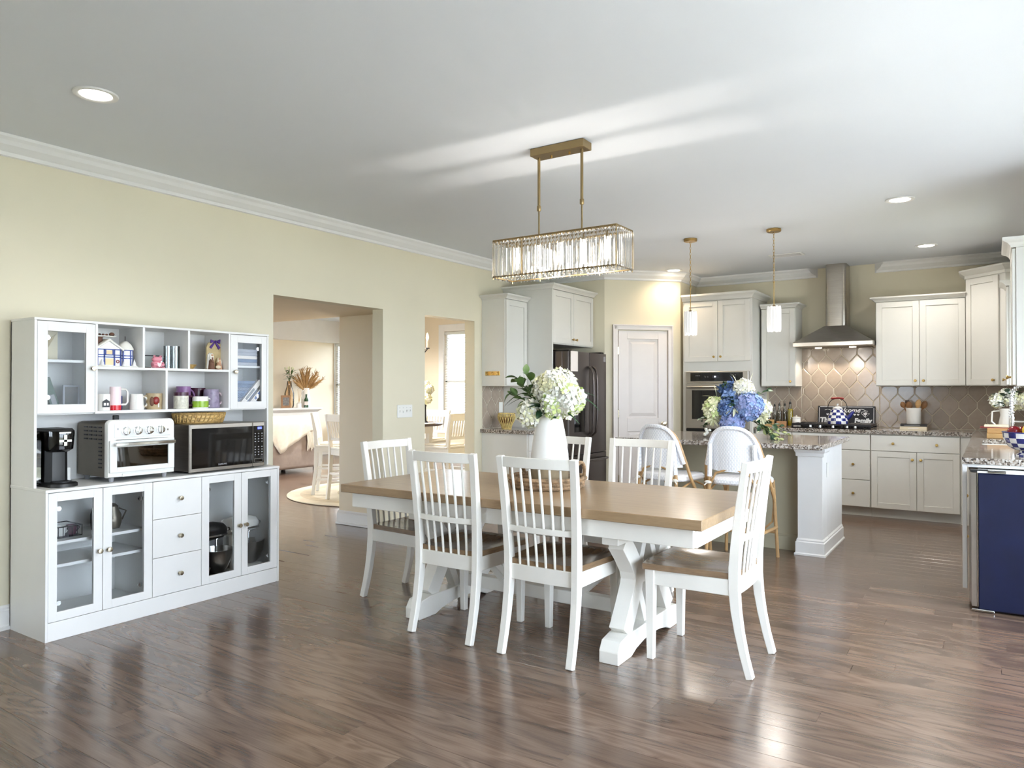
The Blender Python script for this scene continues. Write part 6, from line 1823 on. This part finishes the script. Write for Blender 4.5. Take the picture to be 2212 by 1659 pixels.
def nativity():
    r = thing('nativity_figurine', 'carved arch with two robed figures and a purple ribbon bow', 'figurine', (-4.39, 2.975, 1.470))
    arch = [(-0.06, 0.0), (0.06, 0.0), (0.06, 0.15), (0.045, 0.18), (0.0, 0.20), (-0.045, 0.18), (-0.06, 0.15)]
    part('arch_back', MB().prism(arch, 'x', -0.012, 0.0), 'stone_tan', r, bev=0.002)
    def robed(y, h, mat, hood, lean=0.0):
        b = part('robed_figure', MB().lathe([(0.0, 0.0), (0.022, 0.0), (0.02, 0.02), (0.014, h * 0.55), (0.012, h * 0.72), (0.0, h * 0.73)], 14, (0.02, y, 0)), mat, r, smooth=True)
        part('head', MB().ell((0.024, y, h * 0.83), (0.009, 0.0085, 0.011), 10, 8), 'skin_clay', b, smooth=True)
        part('veil', MB().lathe([(0.017, h * 0.55), (0.014, h * 0.78), (0.011, h * 0.93), (0.0, h * 0.97)], 12, (0.017, y, 0)), hood, b, smooth=True)
        part('sleeve', MB().tube([(0.026, y - 0.012, h * 0.6), (0.036, y - 0.004, h * 0.45), (0.034, y + 0.006, h * 0.44)], 0.005, 6), mat, b, smooth=True)
    robed(-0.036, 0.115, 'brown_clay', 'snow_paint'); robed(0.02, 0.085, 'skin_clay', 'paper_ivory')
    part('wing', MB().prism([(-0.062, 0.01), (-0.05, 0.0), (-0.052, 0.08), (-0.04, 0.115), (-0.055, 0.1)], 'x', 0.0, 0.012), 'snow_paint', r)
    part('wing', MB().prism([(0.062, 0.01), (0.05, 0.0), (0.042, 0.06), (0.055, 0.085), (0.066, 0.07)], 'x', 0.0, 0.012), 'snow_paint', r)
    part('infant', MB().ell((0.042, 0.0, 0.018), (0.012, 0.02, 0.012), 10, 6), 'paper_ivory', r, smooth=True)
    P = 'purple_cloth'
    part('bow_loop', MB().prism([(0.0, 0.19), (-0.035, 0.205), (-0.036, 0.178)], 'x', 0.002, 0.014), P, r, bev=0.003)
    part('bow_loop', MB().prism([(0.0, 0.19), (0.038, 0.208), (0.034, 0.176)], 'x', 0.002, 0.014), P, r, bev=0.003)
    part('bow_tail', MB().prism([(-0.004, 0.19), (0.002, 0.186), (-0.028, 0.142), (-0.042, 0.152)], 'x', 0.002, 0.008), P, r)
    part('bow_tail', MB().prism([(-0.002, 0.186), (0.005, 0.19), (0.040, 0.152), (0.026, 0.138)], 'x', 0.002, 0.008), P, r)
    part('bow_knot', MB().ell((0.012, 0, 0.19), (0.007, 0.008, 0.009), 10, 6), P, r, smooth=True)
nativity()
r = thing('straw_dish', 'low woven straw dish at the back of the cubby with the purple bow', 'dish', (-4.47, 2.82, 1.470))
part('bowl', MB().lathe([(0.0, 0.0), (0.04, 0.0), (0.062, 0.03), (0.058, 0.03), (0.0, 0.008)], 20), 'basket_weave', r, smooth=True)
part('rim', MB().tube([(0.061 * math.cos(t), 0.061 * math.sin(t), 0.03) for t in [2 * PI * i / 24 for i in range(24)]], 0.003, 5, closed=True), 'basket_weave', r)

# behind the glass doors, upper part
def slab_book(label, y, z, lean, T, H, D, mat, x=-4.40, group=None, spine=None, cat='book'):
    """upright book; spine faces the room (+x), leaning along the wall by lean radians"""
    r = thing('book', label, cat, (x, y, z), 0, group)
    r.rotation_euler = (lean, 0, 0)
    part('pages', MB().box(-D + 0.004, -0.003, -T / 2 + 0.002, T / 2 - 0.002, 0.003, H - 0.003), 'paper_ivory', r)
    part('cover', MB().box(-D, 0, -T / 2, -T / 2 + 0.002, 0, H).box(-D, 0, T / 2 - 0.002, T / 2, 0, H).box(-0.003, 0, -T / 2 + 0.002, T / 2 - 0.002, 0, H), mat, r)
    if spine: part('spine_print', MB().box(0, 0.0008, -T * 0.28, T * 0.28, H * spine[0], H * spine[1]), spine[2], r)
    return r
GB = 'books behind the upper glass door nearest the camera'
slab_book('thin white book leaning at the edge of the upper glass door', 1.888, 1.2145, 0.16, 0.02, 0.20, 0.16, 'paper', group=GB)
slab_book('cream book leaning next to the thin white one', 1.913, 1.2145, 0.18, 0.018, 0.185, 0.16, 'book_cream', group=GB)
slab_book('yellow-spined book leaning between cream and dark green', 1.936, 1.2145, 0.2, 0.022, 0.21, 0.16, 'book_yellow', group=GB, spine=(0.4, 0.8, 'brown_clay'))
slab_book('dark green book leaning furthest over behind the upper glass', 1.992, 1.2145, 0.32, 0.045, 0.195, 0.15, 'book_green', group=GB, spine=(0.2, 0.5, 'print_grey'))
r = thing('framed_print', 'pale framed print standing behind the upper glass door', 'picture', (-4.44, 2.085, 1.2135))
part('frame', MB().box(-0.008, 0.0, -0.045, 0.045, 0, 0.15), 'linen_grey', r, bev=0.002)
part('print', MB().box(0.0, 0.001, -0.035, 0.035, 0.012, 0.138), 'photo_grey', r)
r = thing('decor_plaque', 'ivory embossed decorative plaque on the top shelf behind the glass', 'plaque', (-4.46, 1.965, 1.503))
part('plate', MB().box(-0.012, 0.0, -0.10, 0.055, 0, 0.185), 'paper_ivory', r, bev=0.002)
part('leaf_relief', MB().prism([(-0.06, 0.02), (-0.02, 0.03), (0.045, 0.15), (0.02, 0.13), (-0.03, 0.07)], 'x', 0, 0.004), 'stone_tan', r)
part('coil_relief', MB().tube([(0.002, -0.07 + 0.022 * math.cos(t), 0.075 + 0.022 * math.sin(t)) for t in [2 * PI * i / 16 for i in range(16)]], 0.004, 5, closed=True), 'stone_tan', r)
part('top_relief', MB().box(0, 0.004, -0.09, 0.04, 0.165, 0.178), 'stone_tan', r)
GL = 'folded linens behind the far upper glass door'
def folded(label, y, z, n, mats):
    r = thing('folded_linen', label, 'linen', (-4.43, y, z), 0, GL)
    for i in range(n):
        def ring(k, zz): return [(-0.09, -0.095 * k, zz), (0.085, -0.095 * k, zz), (0.085, 0.095 * k, zz), (-0.09, 0.095 * k, zz)]
        m = MB(); h = 0.023
        m.loft([ring(0.97, i * h), ring(1.0, i * h + 0.006), ring(1.0, i * h + 0.016), ring(0.97, i * h + h)])
        part('fold', m, mats[i % len(mats)], r, bev=0.003)
folded('stack of grey and white folded linens on the shelf behind the far upper door', 3.19, 1.503, 5, ['linen_grey', 'linen_blue', 'paper', 'linen_grey'])
folded('stack of blue folded linens below the shelf behind the far upper door', 3.19, 1.2135, 8, ['linen_blue', 'linen_blue', 'book_slate'])
r = slab_book('white album with a printed spine leaning across the blue linens', 3.125, 1.2145, -0.75, 0.032, 0.25, 0.03, 'paper', x=-4.325, spine=(0.3, 0.7, 'print_grey'))
r = slab_book('white and blue album leaning lower across the blue linens', 3.195, 1.2145, -0.75, 0.032, 0.22, 0.03, 'paper', x=-4.322, spine=(0.35, 0.85, 'print_blue'))

# behind the lower glass doors
r = thing('wire_tray', 'dark wire tray holding cups behind the lower glass door', 'tray', (-4.40, 1.985, 0.512))
part('wire_rim', MB().tube([(0.09, -0.10, 0.06), (0.09, 0.10, 0.06), (-0.09, 0.10, 0.06), (-0.09, -0.10, 0.06)], 0.003, 6, closed=True), 'iron_black', r)
part('wire_floor', MB().box(-0.09, 0.09, -0.10, 0.10, 0, 0.004), 'iron_black', r)
for i in range(9):
    part('wire', MB().tube([(0.09, -0.10 + i * 0.025, 0.0), (0.09, -0.10 + i * 0.025, 0.06)], 0.0022, 5), 'iron_black', r)
for y, mat, lab in ((-0.055, 'ceramic_white', 'white cup at the near side of the wire tray'), (0.01, 'ceramic_white', 'white cup in the middle of the wire tray'), (0.068, 'plum_glaze', 'dark plum cup at the far side of the wire tray')):
    m = MB().lathe([(0.0, 0.0), (0.02, 0.0), (0.028, 0.055), (0.025, 0.055), (0.018, 0.006), (0.0, 0.006)], 16).tube([(0.0, 0.026, 0.045), (0.0, 0.042, 0.035), (0.0, 0.024, 0.014)], 0.004, 6)
    solo('cup', m, mat, lab, 'cup', (-4.36, 1.985 + y, 0.5165), smooth=True, group='cups in the wire tray')
def jug(label, y, x, R, H, mat, name='glass_jug'):
    r = thing(name, label, 'jug', (x, y, 0.511))
    part('body', MB().lathe([(0.0, 0.0), (R * 0.8, 0.0), (R, H * 0.3), (R * 0.95, H * 0.6), (R * 0.6, H * 0.9), (R * 0.62, H), (R * 0.55, H), (0.0, H * 0.85)], 22), mat, r, smooth=True)
    part('handle', MB().tube([(0.02, R * 0.55, H * 0.9), (0.03, R * 1.3, H * 0.75), (0.02, R * 0.9, H * 0.35)], 0.005, 6), mat, r, smooth=True)
    part('lid', MB().lathe([(R * 0.62, H), (R * 0.3, H + 0.015), (0.0, H + 0.018)], 16), mat, r, smooth=True)
jug('dark round coffee carafe on the shelf behind the second lower glass door', 2.295, -4.39, 0.052, 0.13, 'oven_gray', 'coffee_carafe')
jug('small dark bottle-shaped jug beside the coffee carafe', 2.215, -4.42, 0.03, 0.15, 'black_plastic', 'dark_jug')
solo('cup', MB().lathe([(0.0, 0.0), (0.018, 0.0), (0.022, 0.05), (0.019, 0.05), (0.0, 0.006)], 14), 'ceramic_white', 'small white cup in front of the dark jug', 'cup', (-4.33, 2.19, 0.511), smooth=True)
def mixer(label, x, y, body, zbase, rz=0.0):
    r = thing('stand_mixer', label, 'stand mixer', (x, y, zbase), rz, 'stand mixers behind the lower glass doors')
    part('base', MB().loft([[(-0.09, -0.12, 0), (0.09, -0.12, 0), (0.09, 0.13, 0), (-0.09, 0.13, 0)], [(-0.08, -0.11, 0.03), (0.08, -0.11, 0.03), (0.08, 0.12, 0.03), (-0.08, 0.12, 0.03)]]), body, r, bev=0.01, smooth=True)
    part('pedestal', MB().loft([[(-0.05, -0.12, 0.02), (0.05, -0.12, 0.02), (0.05, -0.05, 0.02), (-0.05, -0.05, 0.02)], [(-0.045, -0.12, 0.25), (0.045, -0.12, 0.25), (0.045, -0.04, 0.25), (-0.045, -0.04, 0.25)]]), body, r, bev=0.012, smooth=True)
    m = MB(); m.tube([(0, -0.16, 0.30), (0, -0.13, 0.30), (0, -0.05, 0.305), (0, 0.04, 0.305), (0, 0.10, 0.30), (0, 0.125, 0.298)], [0.03, 0.055, 0.062, 0.06, 0.05, 0.03], 18)
    part('motor_head', m, body, r, smooth=True)
    part('trim_band', MB().box(-0.058, 0.058, -0.12, 0.11, 0.272, 0.286), 'chrome', r, bev=0.003)
    k = MB().lathe([(0.018, 0.0), (0.018, 0.022), (0.0, 0.024)], 16); k.xf(0, Matrix.Translation((0, 0.12, 0.298)) @ Matrix.Rotation(-F90, 4, 'X'))
    part('attachment_hub', k, 'chrome', r, smooth=True)
    part('hub_knob', MB().ell((0.0, 0.155, 0.30), (0.012, 0.012, 0.012), 10, 6), 'black_plastic', r, smooth=True)
    part('beater_shaft', MB().tube([(0, 0.06, 0.26), (0, 0.06, 0.14)], 0.010, 10).lathe([(0.03, 0.25), (0.026, 0.27)], 14, (0, 0.06, 0)), 'chrome', r, smooth=True)
    part('bowl', MB().lathe([(0.0, 0.03), (0.05, 0.032), (0.075, 0.06), (0.098, 0.12), (0.106, 0.18), (0.109, 0.183), (0.104, 0.183), (0.094, 0.12), (0.07, 0.064), (0.0, 0.04)], 28, (0, 0.06, 0)), 'steel', r, smooth=True)
mixer('black stand mixer with steel bowl behind the third lower glass door', -4.30, 2.87, 'black_plastic', 0.099)
mixer('white stand mixer with steel bowl behind the last lower glass door', -4.36, 3.165, 'ceramic_white', 0.099)
# ---------------------------------------------------------------- the rooms beyond the openings
r = thing('round_rug', 'round cream rug under the counter-height table, seen through the hall', 'rug', (-6.62, 7.0, 0))
part('pile', MB().lathe([(0.0, 0.0), (1.24, 0.0), (1.245, 0.006), (1.24, 0.012), (0.0, 0.012)], 64), 'rug_cream', r)
for a, b in ((0.95, 1.08), (0.55, 0.62)):
    part('rug_band', MB().lathe([(a, 0.0125), (b, 0.0125), (b, 0.0135), (a, 0.0135)], 64, cap=False), 'rug_sand', r)
def tall_table():
    r = thing('counter_table', 'counter-height white table with dark round top on the rug', 'table', (-6.45, 7.05, 0.013))
    part('top', MB().lathe([(0.0, 0.86), (0.56, 0.86), (0.575, 0.87), (0.575, 0.885), (0.56, 0.895), (0.0, 0.895)], 48), 'dark_wood', r, smooth=True)
    part('apron', MB().lathe([(0.45, 0.77), (0.45, 0.86)], 40, cap=True), 'chair_white', r, smooth=True)
    for s in (-1, 1):
        for q in (-1, 1):
            part('leg', MB().bar((s * 0.28, q * 0.28, 0), (s * 0.28, q * 0.28, 0.80), 0.05, 0.05, (1, 0, 0), 0.07, 0.07), 'chair_white', r, bev=0.003)
tall_table()
def slat_chair():
    r = thing('counter_chair', '', 'chair', (0, 0, 0), 0, 'white slat-back counter chairs around the tall table')
    W = 'chair_white'
    for s in (-1, 1):
        part('rear_leg', MB().sweep_rect([(s * 0.185, -0.235, 0.0), (s * 0.185, -0.20, 0.3), (s * 0.185, -0.19, 0.6), (s * 0.188, -0.205, 0.8), (s * 0.192, -0.25, 1.03)], 0.036, [0.04, 0.045, 0.05, 0.045, 0.03]), W, r, bev=0.003)
        part('front_leg', MB().bar((s * 0.195, 0.20, 0), (s * 0.195, 0.20, 0.60), 0.04, 0.04), W, r, bev=0.003)
        for z in (0.18, 0.32): part('side_stretcher', MB().box(s * 0.19 - 0.01, s * 0.19 + 0.01, -0.2, 0.2, z, z + 0.025), W, r)
        part('side_apron', MB().box(s * 0.19 - 0.011, s * 0.19 + 0.011, -0.18, 0.19, 0.535, 0.60), W, r)
    for y, z in ((0.20, 0.22), (-0.205, 0.3)): part('stretcher', MB().box(-0.18, 0.18, y - 0.01, y + 0.01, z, z + 0.025), W, r)
    part('front_apron', MB().box(-0.18, 0.18, 0.19, 0.21, 0.535, 0.60), W, r); part('back_apron', MB().box(-0.17, 0.17, -0.2, -0.18, 0.535, 0.60), W, r)
    part('seat', MB().box(-0.215, 0.215, -0.20, 0.23, 0.60, 0.628), W, r, bev=0.006)
    part('seat_pad', MB().box(-0.19, 0.19, -0.15, 0.21, 0.628, 0.65), 'linen_white', r, bev=0.008)
    def rail(z, h): part('back_rail', MB().box(-0.175, 0.175, -0.262 + (1.03 - z) * 0.2, -0.242 + (1.03 - z) * 0.2, z - h / 2, z + h / 2), W, r, bev=0.003)
    rail(0.985, 0.09); rail(0.73, 0.04)
    for k in range(7):
        x = -0.145 + 0.29 * k / 6
        part('slat', MB().bar((x, -0.195, 0.73), (x, -0.24, 0.95), 0.024, 0.012), W, r)
    return r
sc = slat_chair()
sc.location = (-7.08, 6.52, 0.013); sc.rotation_euler = (0, 0, math.radians(-50)); sc['label'] = 'white counter chair seen side-on at the edge of the sofa throw'
dup(sc, (-6.48, 6.27, 0.013), math.radians(-12), 'white counter chair half hidden by the hall pier, on the round rug')
dup(sc, (-5.72, 7.12, 0.013), math.radians(88), 'white counter chair seen from behind through the narrow opening')
dup(sc, (-6.62, 7.84, 0.013), math.radians(185), 'white counter chair on the far side of the tall table, under the window')
r = thing('place_mat', 'woven place mat on the tall table seen through the narrow opening', 'place mat', (-6.02, 6.95, 0.908))
part('mat', MB().box(-0.13, 0.13, -0.17, 0.17, 0, 0.004), 'linen_white', r)
def centrepiece():
    rng = random.Random(21)
    r = thing('table_flowers', 'white flowers at the edge of the narrow opening, on the tall table', 'flowers', (-6.12, 7.19, 0.908))
    part('holder', MB().lathe([(0.0, 0.0), (0.05, 0.0), (0.02, 0.03), (0.014, 0.2), (0.03, 0.26), (0.0, 0.26)], 16), 'iron_black', r, smooth=True)
    for d in ((0.0, 0.0, 0.36), (0.04, 0.03, 0.43), (-0.03, 0.05, 0.48), (0.05, -0.02, 0.31)):
        o = part('flower_head', floret_head(0.055, 40, 0.035, ('petal_white', 'petal_cream'), rng), ['petal_white', 'petal_cream'], r); o.location = d
centrepiece()
def candle_chandelier():
    r = thing('candle_chandelier', 'black candle-arm chandelier glowing at the edge of the narrow opening', 'chandelier', (-6.45, 7.05, 1.78))
    top = CEIL - 1.78
    part('rod', MB().tube([(0, 0, top - 0.02), (0, 0, 0.0)], 0.008, 8), 'iron_black', r)
    part('canopy', MB().lathe([(0.0, top - 0.03), (0.06, top - 0.02), (0.06, top), (0.0, top)], 20), 'iron_black', r)
    for k in range(6):
        a = k * PI / 3 + 0.32; c, s = math.cos(a), math.sin(a)
        arm = part('arm', MB().tube([(0, 0, 0.05), (0.15 * c, 0.15 * s, -0.04), (0.33 * c, 0.33 * s, 0.0), (0.40 * c, 0.40 * s, 0.08)], 0.007, 7), 'iron_black', r, smooth=True)
        part('candle_cup', MB().lathe([(0.0, 0.08), (0.03, 0.085), (0.03, 0.095), (0.0, 0.095)], 12, (0.40 * c, 0.40 * s, 0)), 'iron_black', arm)
        part('candle', MB().lathe([(0.012, 0.095), (0.012, 0.19), (0.0, 0.19)], 12, (0.40 * c, 0.40 * s, 0)), 'ceramic_white', arm)
        part('bulb', MB().lathe([(0.006, 0.19), (0.016, 0.22), (0.014, 0.25), (0.004, 0.285)], 10, (0.40 * c, 0.40 * s, 0)), 'candle_glow', arm, smooth=True)
    add_light('candle_chandelier_lamp', 'POINT', (-6.45, 7.05, 1.72), (0, 0, 0), 95, (1, 0.86, 0.68), shadow_soft_size=0.25)
candle_chandelier()
def sofa():
    r = thing('sofa', 'grey sofa seen from behind through the hall, with a cream throw over its back', 'sofa', (-9.75, 7.35, 0))
    S = 'sofa_grey'
    part('back', MB().box(0.22, 0.45, -0.92, 0.92, 0.07, 0.88), S, r, bev=0.05, seg=3, smooth=True)
    part('seat_base', MB().box(-0.45, 0.24, -0.92, 0.92, 0.07, 0.32), S, r, bev=0.03, seg=2, smooth=True)
    for s in (-1, 1):
        part('arm', MB().box(-0.47, 0.36, s * 0.82 - 0.12, s * 0.82 + 0.12, 0.07, 0.64), S, r, bev=0.05, seg=3, smooth=True)
        part('seat_cushion', MB().box(-0.46, 0.22, s * 0.35 - 0.345, s * 0.35 + 0.345, 0.32, 0.47), S, r, bev=0.04, seg=2, smooth=True)
        part('back_cushion', MB().box(0.05, 0.25, s * 0.35 - 0.345, s * 0.35 + 0.345, 0.45, 0.82), S, r, bev=0.05, seg=2, smooth=True)
        for x in (-0.4, 0.4): part('foot', MB().box(x - 0.025, x + 0.025, s * 0.85 - 0.025, s * 0.85 + 0.025, 0, 0.08), 'dark_wood', r)
sofa()
def throw():
    r = thing('throw_blanket', 'cream throw with a tasselled edge draped over the sofa back', 'blanket', (-9.3, 7.7, 0.3))
    m = MB(); n = 24; rings = []
    rng = random.Random(2)
    for i in range(n + 1):
        t = i / n; y = -0.62 + 1.1 * t
        low = 0.02 + 0.42 * abs(t - 0.30) / 0.70 if t > 0.30 else 0.02 + 0.50 * (0.30 - t) / 0.30
        wob = 0.012 * math.sin(t * 23) + 0.008 * math.sin(t * 51)
        row = []
        for (x, z) in ((-0.20, 0.56), (-0.20, 0.592), (-0.05, 0.60), (0.012, 0.59), (0.03, 0.54)):
            row.append((x, y, z + (0.008 if z > 0.55 else 0)))
        for k in range(1, 7):
            z = 0.54 + (low - 0.54) * k / 6
            row.append((0.03 + wob * k / 6 + 0.006, y + 0.02 * math.sin(k + t * 9), z))
        rings.append(row)
    m.loft(rings, closed=False, caps=False)
    o = part('cloth', m, 'linen_white', r, smooth=True, ang=80)
    sol = o.modifiers.new('thickness', 'SOLIDIFY'); sol.thickness = 0.012; sol.offset = 1
    for k in range(9):
        y = 0.26 + 0.026 * k
        part('tassel', MB().tube([(0.04, y, 0.36 - 0.0 * k), (0.05, y + 0.008, 0.2), (0.045, y, 0.05 + 0.02 * (k % 3))], [0.012, 0.012, 0.008], 6), 'linen_white', r, smooth=True)
throw()
def console():
    r = thing('white_console', 'white mantel-topped console against the far wall, behind the sofa', 'console', (-11.28, 8.9, 0))
    part('body', MB().box(-0.20, 0.17, -1.0, 0.90, 0, 0.90), 'trim_white', r, bev=0.004)
    m = MB()
    def ring(e, z): return [(-0.2, -1.0 - e, z), (0.17 + e, -1.0 - e, z), (0.17 + e, 0.90 + e, z), (-0.2, 0.90 + e, z)]
    m.loft([ring(0.0, 0.90), ring(0.03, 0.93), ring(0.06, 0.95), ring(0.07, 0.955), ring(0.07, 0.99)])
    part('mantel_top', m, 'trim_white', r)
    part('panel', MB().box(0.17, 0.18, -0.9, 0.80, 0.15, 0.82), 'trim_white', r, bev=0.004)
console()
ZM = 0.99
r = thing('white_pitcher', 'white ceramic pitcher of pampas grass on the far console', 'pitcher', (-11.24, 9.62, ZM))
part('body', MB().lathe([(0.0, 0.0), (0.075, 0.0), (0.09, 0.08), (0.085, 0.2), (0.062, 0.32), (0.07, 0.38), (0.062, 0.38), (0.05, 0.32), (0.0, 0.3)], 24), 'ceramic_white', r, smooth=True)
part('handle', MB().tube([(0.03, -0.055, 0.35), (0.04, -0.13, 0.31), (0.03, -0.12, 0.2), (0.02, -0.08, 0.15)], 0.01, 8), 'ceramic_white', r, smooth=True)
rng = random.Random(8)
pl = MB()
pl.tube([(0, 0, 0), (0, 0.1, 0.0), (0, 0.2, 0.0), (0, 0.3, -0.01), (0, 0.38, -0.02)], [0.006, 0.022, 0.028, 0.018, 0.003], 7)
for k in range(60):
    t = rng.uniform(0.05, 0.36); a = rng.uniform(0, 2 * PI); L = rng.uniform(0.03, 0.06)
    c, s = math.cos(a), math.sin(a)
    pl.tube([(0.015 * c, t, 0.015 * s), (0.03 * c + L * c * 0.5, t + L, 0.03 * s + L * s * 0.5)], [0.003, 0.001], 4)
plm = pl.mesh('pampas_plume', 'pampas', smooth=True)
g = thing('pampas_grass', 'dry tan pampas plumes in the white pitcher on the far console', 'dried grass', (-11.24, 9.62, ZM + 0.30)); g['kind'] = 'thing'
for k in range(15):
    a = -1.1 + 2.2 * k / 14
    d = Vector((rng.uniform(-0.15, 0.3), math.sin(a) * 0.95, math.cos(a) * 0.9 + 0.1))
    part('stem', MB().tube([(0, 0, -0.15), (0, 0, 0.02), d.normalized() * 0.12], 0.003, 4), 'pampas', g)
    put('pampas_plume', plm, g, d.normalized() * 0.08, d, rng.uniform(-1, 1), rng.uniform(0.75, 1.1))
r = thing('amber_vase', 'tall clear amber-tinted bottle vase on the far console', 'vase', (-11.24, 9.22, ZM))
part('body', MB().lathe([(0.0, 0.0), (0.075, 0.0), (0.09, 0.05), (0.09, 0.28), (0.05, 0.40), (0.04, 0.50), (0.045, 0.51), (0.036, 0.5), (0.0, 0.02)], 24), 'amber_glass', r, smooth=True)
g = thing('lily_stems', 'green stems with pale buds in the amber bottle vase', 'plant', (-11.24, 9.22, ZM + 0.05))
lf = leaf_mesh(0.12, 0.02, 'leaf_mid'); bud = MB().ell((0, 0.02, 0), (0.012, 0.028, 0.012), 8, 6).mesh('bud', 'petal_cream', smooth=True)
for k in range(5):
    d = Vector((rng.uniform(-.1, .3), -0.5 + 0.25 * k, 1.4)).normalized()
    tip = Vector((0, 0, 0.45)) + d * 0.24
    part('stem', MB().tube([(0, 0, 0.0), (0, 0, 0.44), tip], 0.004, 5), 'stem_green', g)
    put('bud', bud, g, tip, d, 0, 1.2)
    for q in range(4): put('leaf', lf, g, Vector((0, 0, 0.45)) + d * (0.05 + 0.05 * q), (rng.uniform(-.5, .8), rng.uniform(-1, 1), rng.uniform(-.2, .6)), 0, 1.0)
r = thing('photo_frame', 'small brown photo frame on the far console', 'picture frame', (-11.16, 9.08, ZM))
part('frame', MB().box(-0.015, 0.0, -0.11, 0.11, 0, 0.24), 'mid_wood', r, bev=0.003); part('photo', MB().box(0.0, 0.002, -0.075, 0.075, 0.045, 0.2), 'photo_grey', r)
r = thing('reed_diffuser', 'small white diffuser with reeds on the far console', 'diffuser', (-11.14, 9.37, ZM))
part('jar', MB().lathe([(0.0, 0.0), (0.045, 0.0), (0.045, 0.08), (0.02, 0.10), (0.0, 0.1)], 16), 'ceramic_white', r, smooth=True)
for k in range(5): part('reed', MB().tube([(0, 0, 0.09), (0.01 * k - 0.02, 0.02 * k - 0.02, 0.36)], 0.003, 4), 'pale_wood', r)
r = thing('green_bottle', 'dark green bottle with pale label on the far console', 'bottle', (-11.14, 9.55, ZM))
part('body', MB().lathe([(0.0, 0.0), (0.045, 0.0), (0.045, 0.15), (0.018, 0.2), (0.016, 0.26), (0.0, 0.26)], 18), 'bottle_green', r, smooth=True)
part('paper_label', MB().lathe([(0.0456, 0.05), (0.0456, 0.12)], 18, cap=False), 'paper', r, smooth=True)
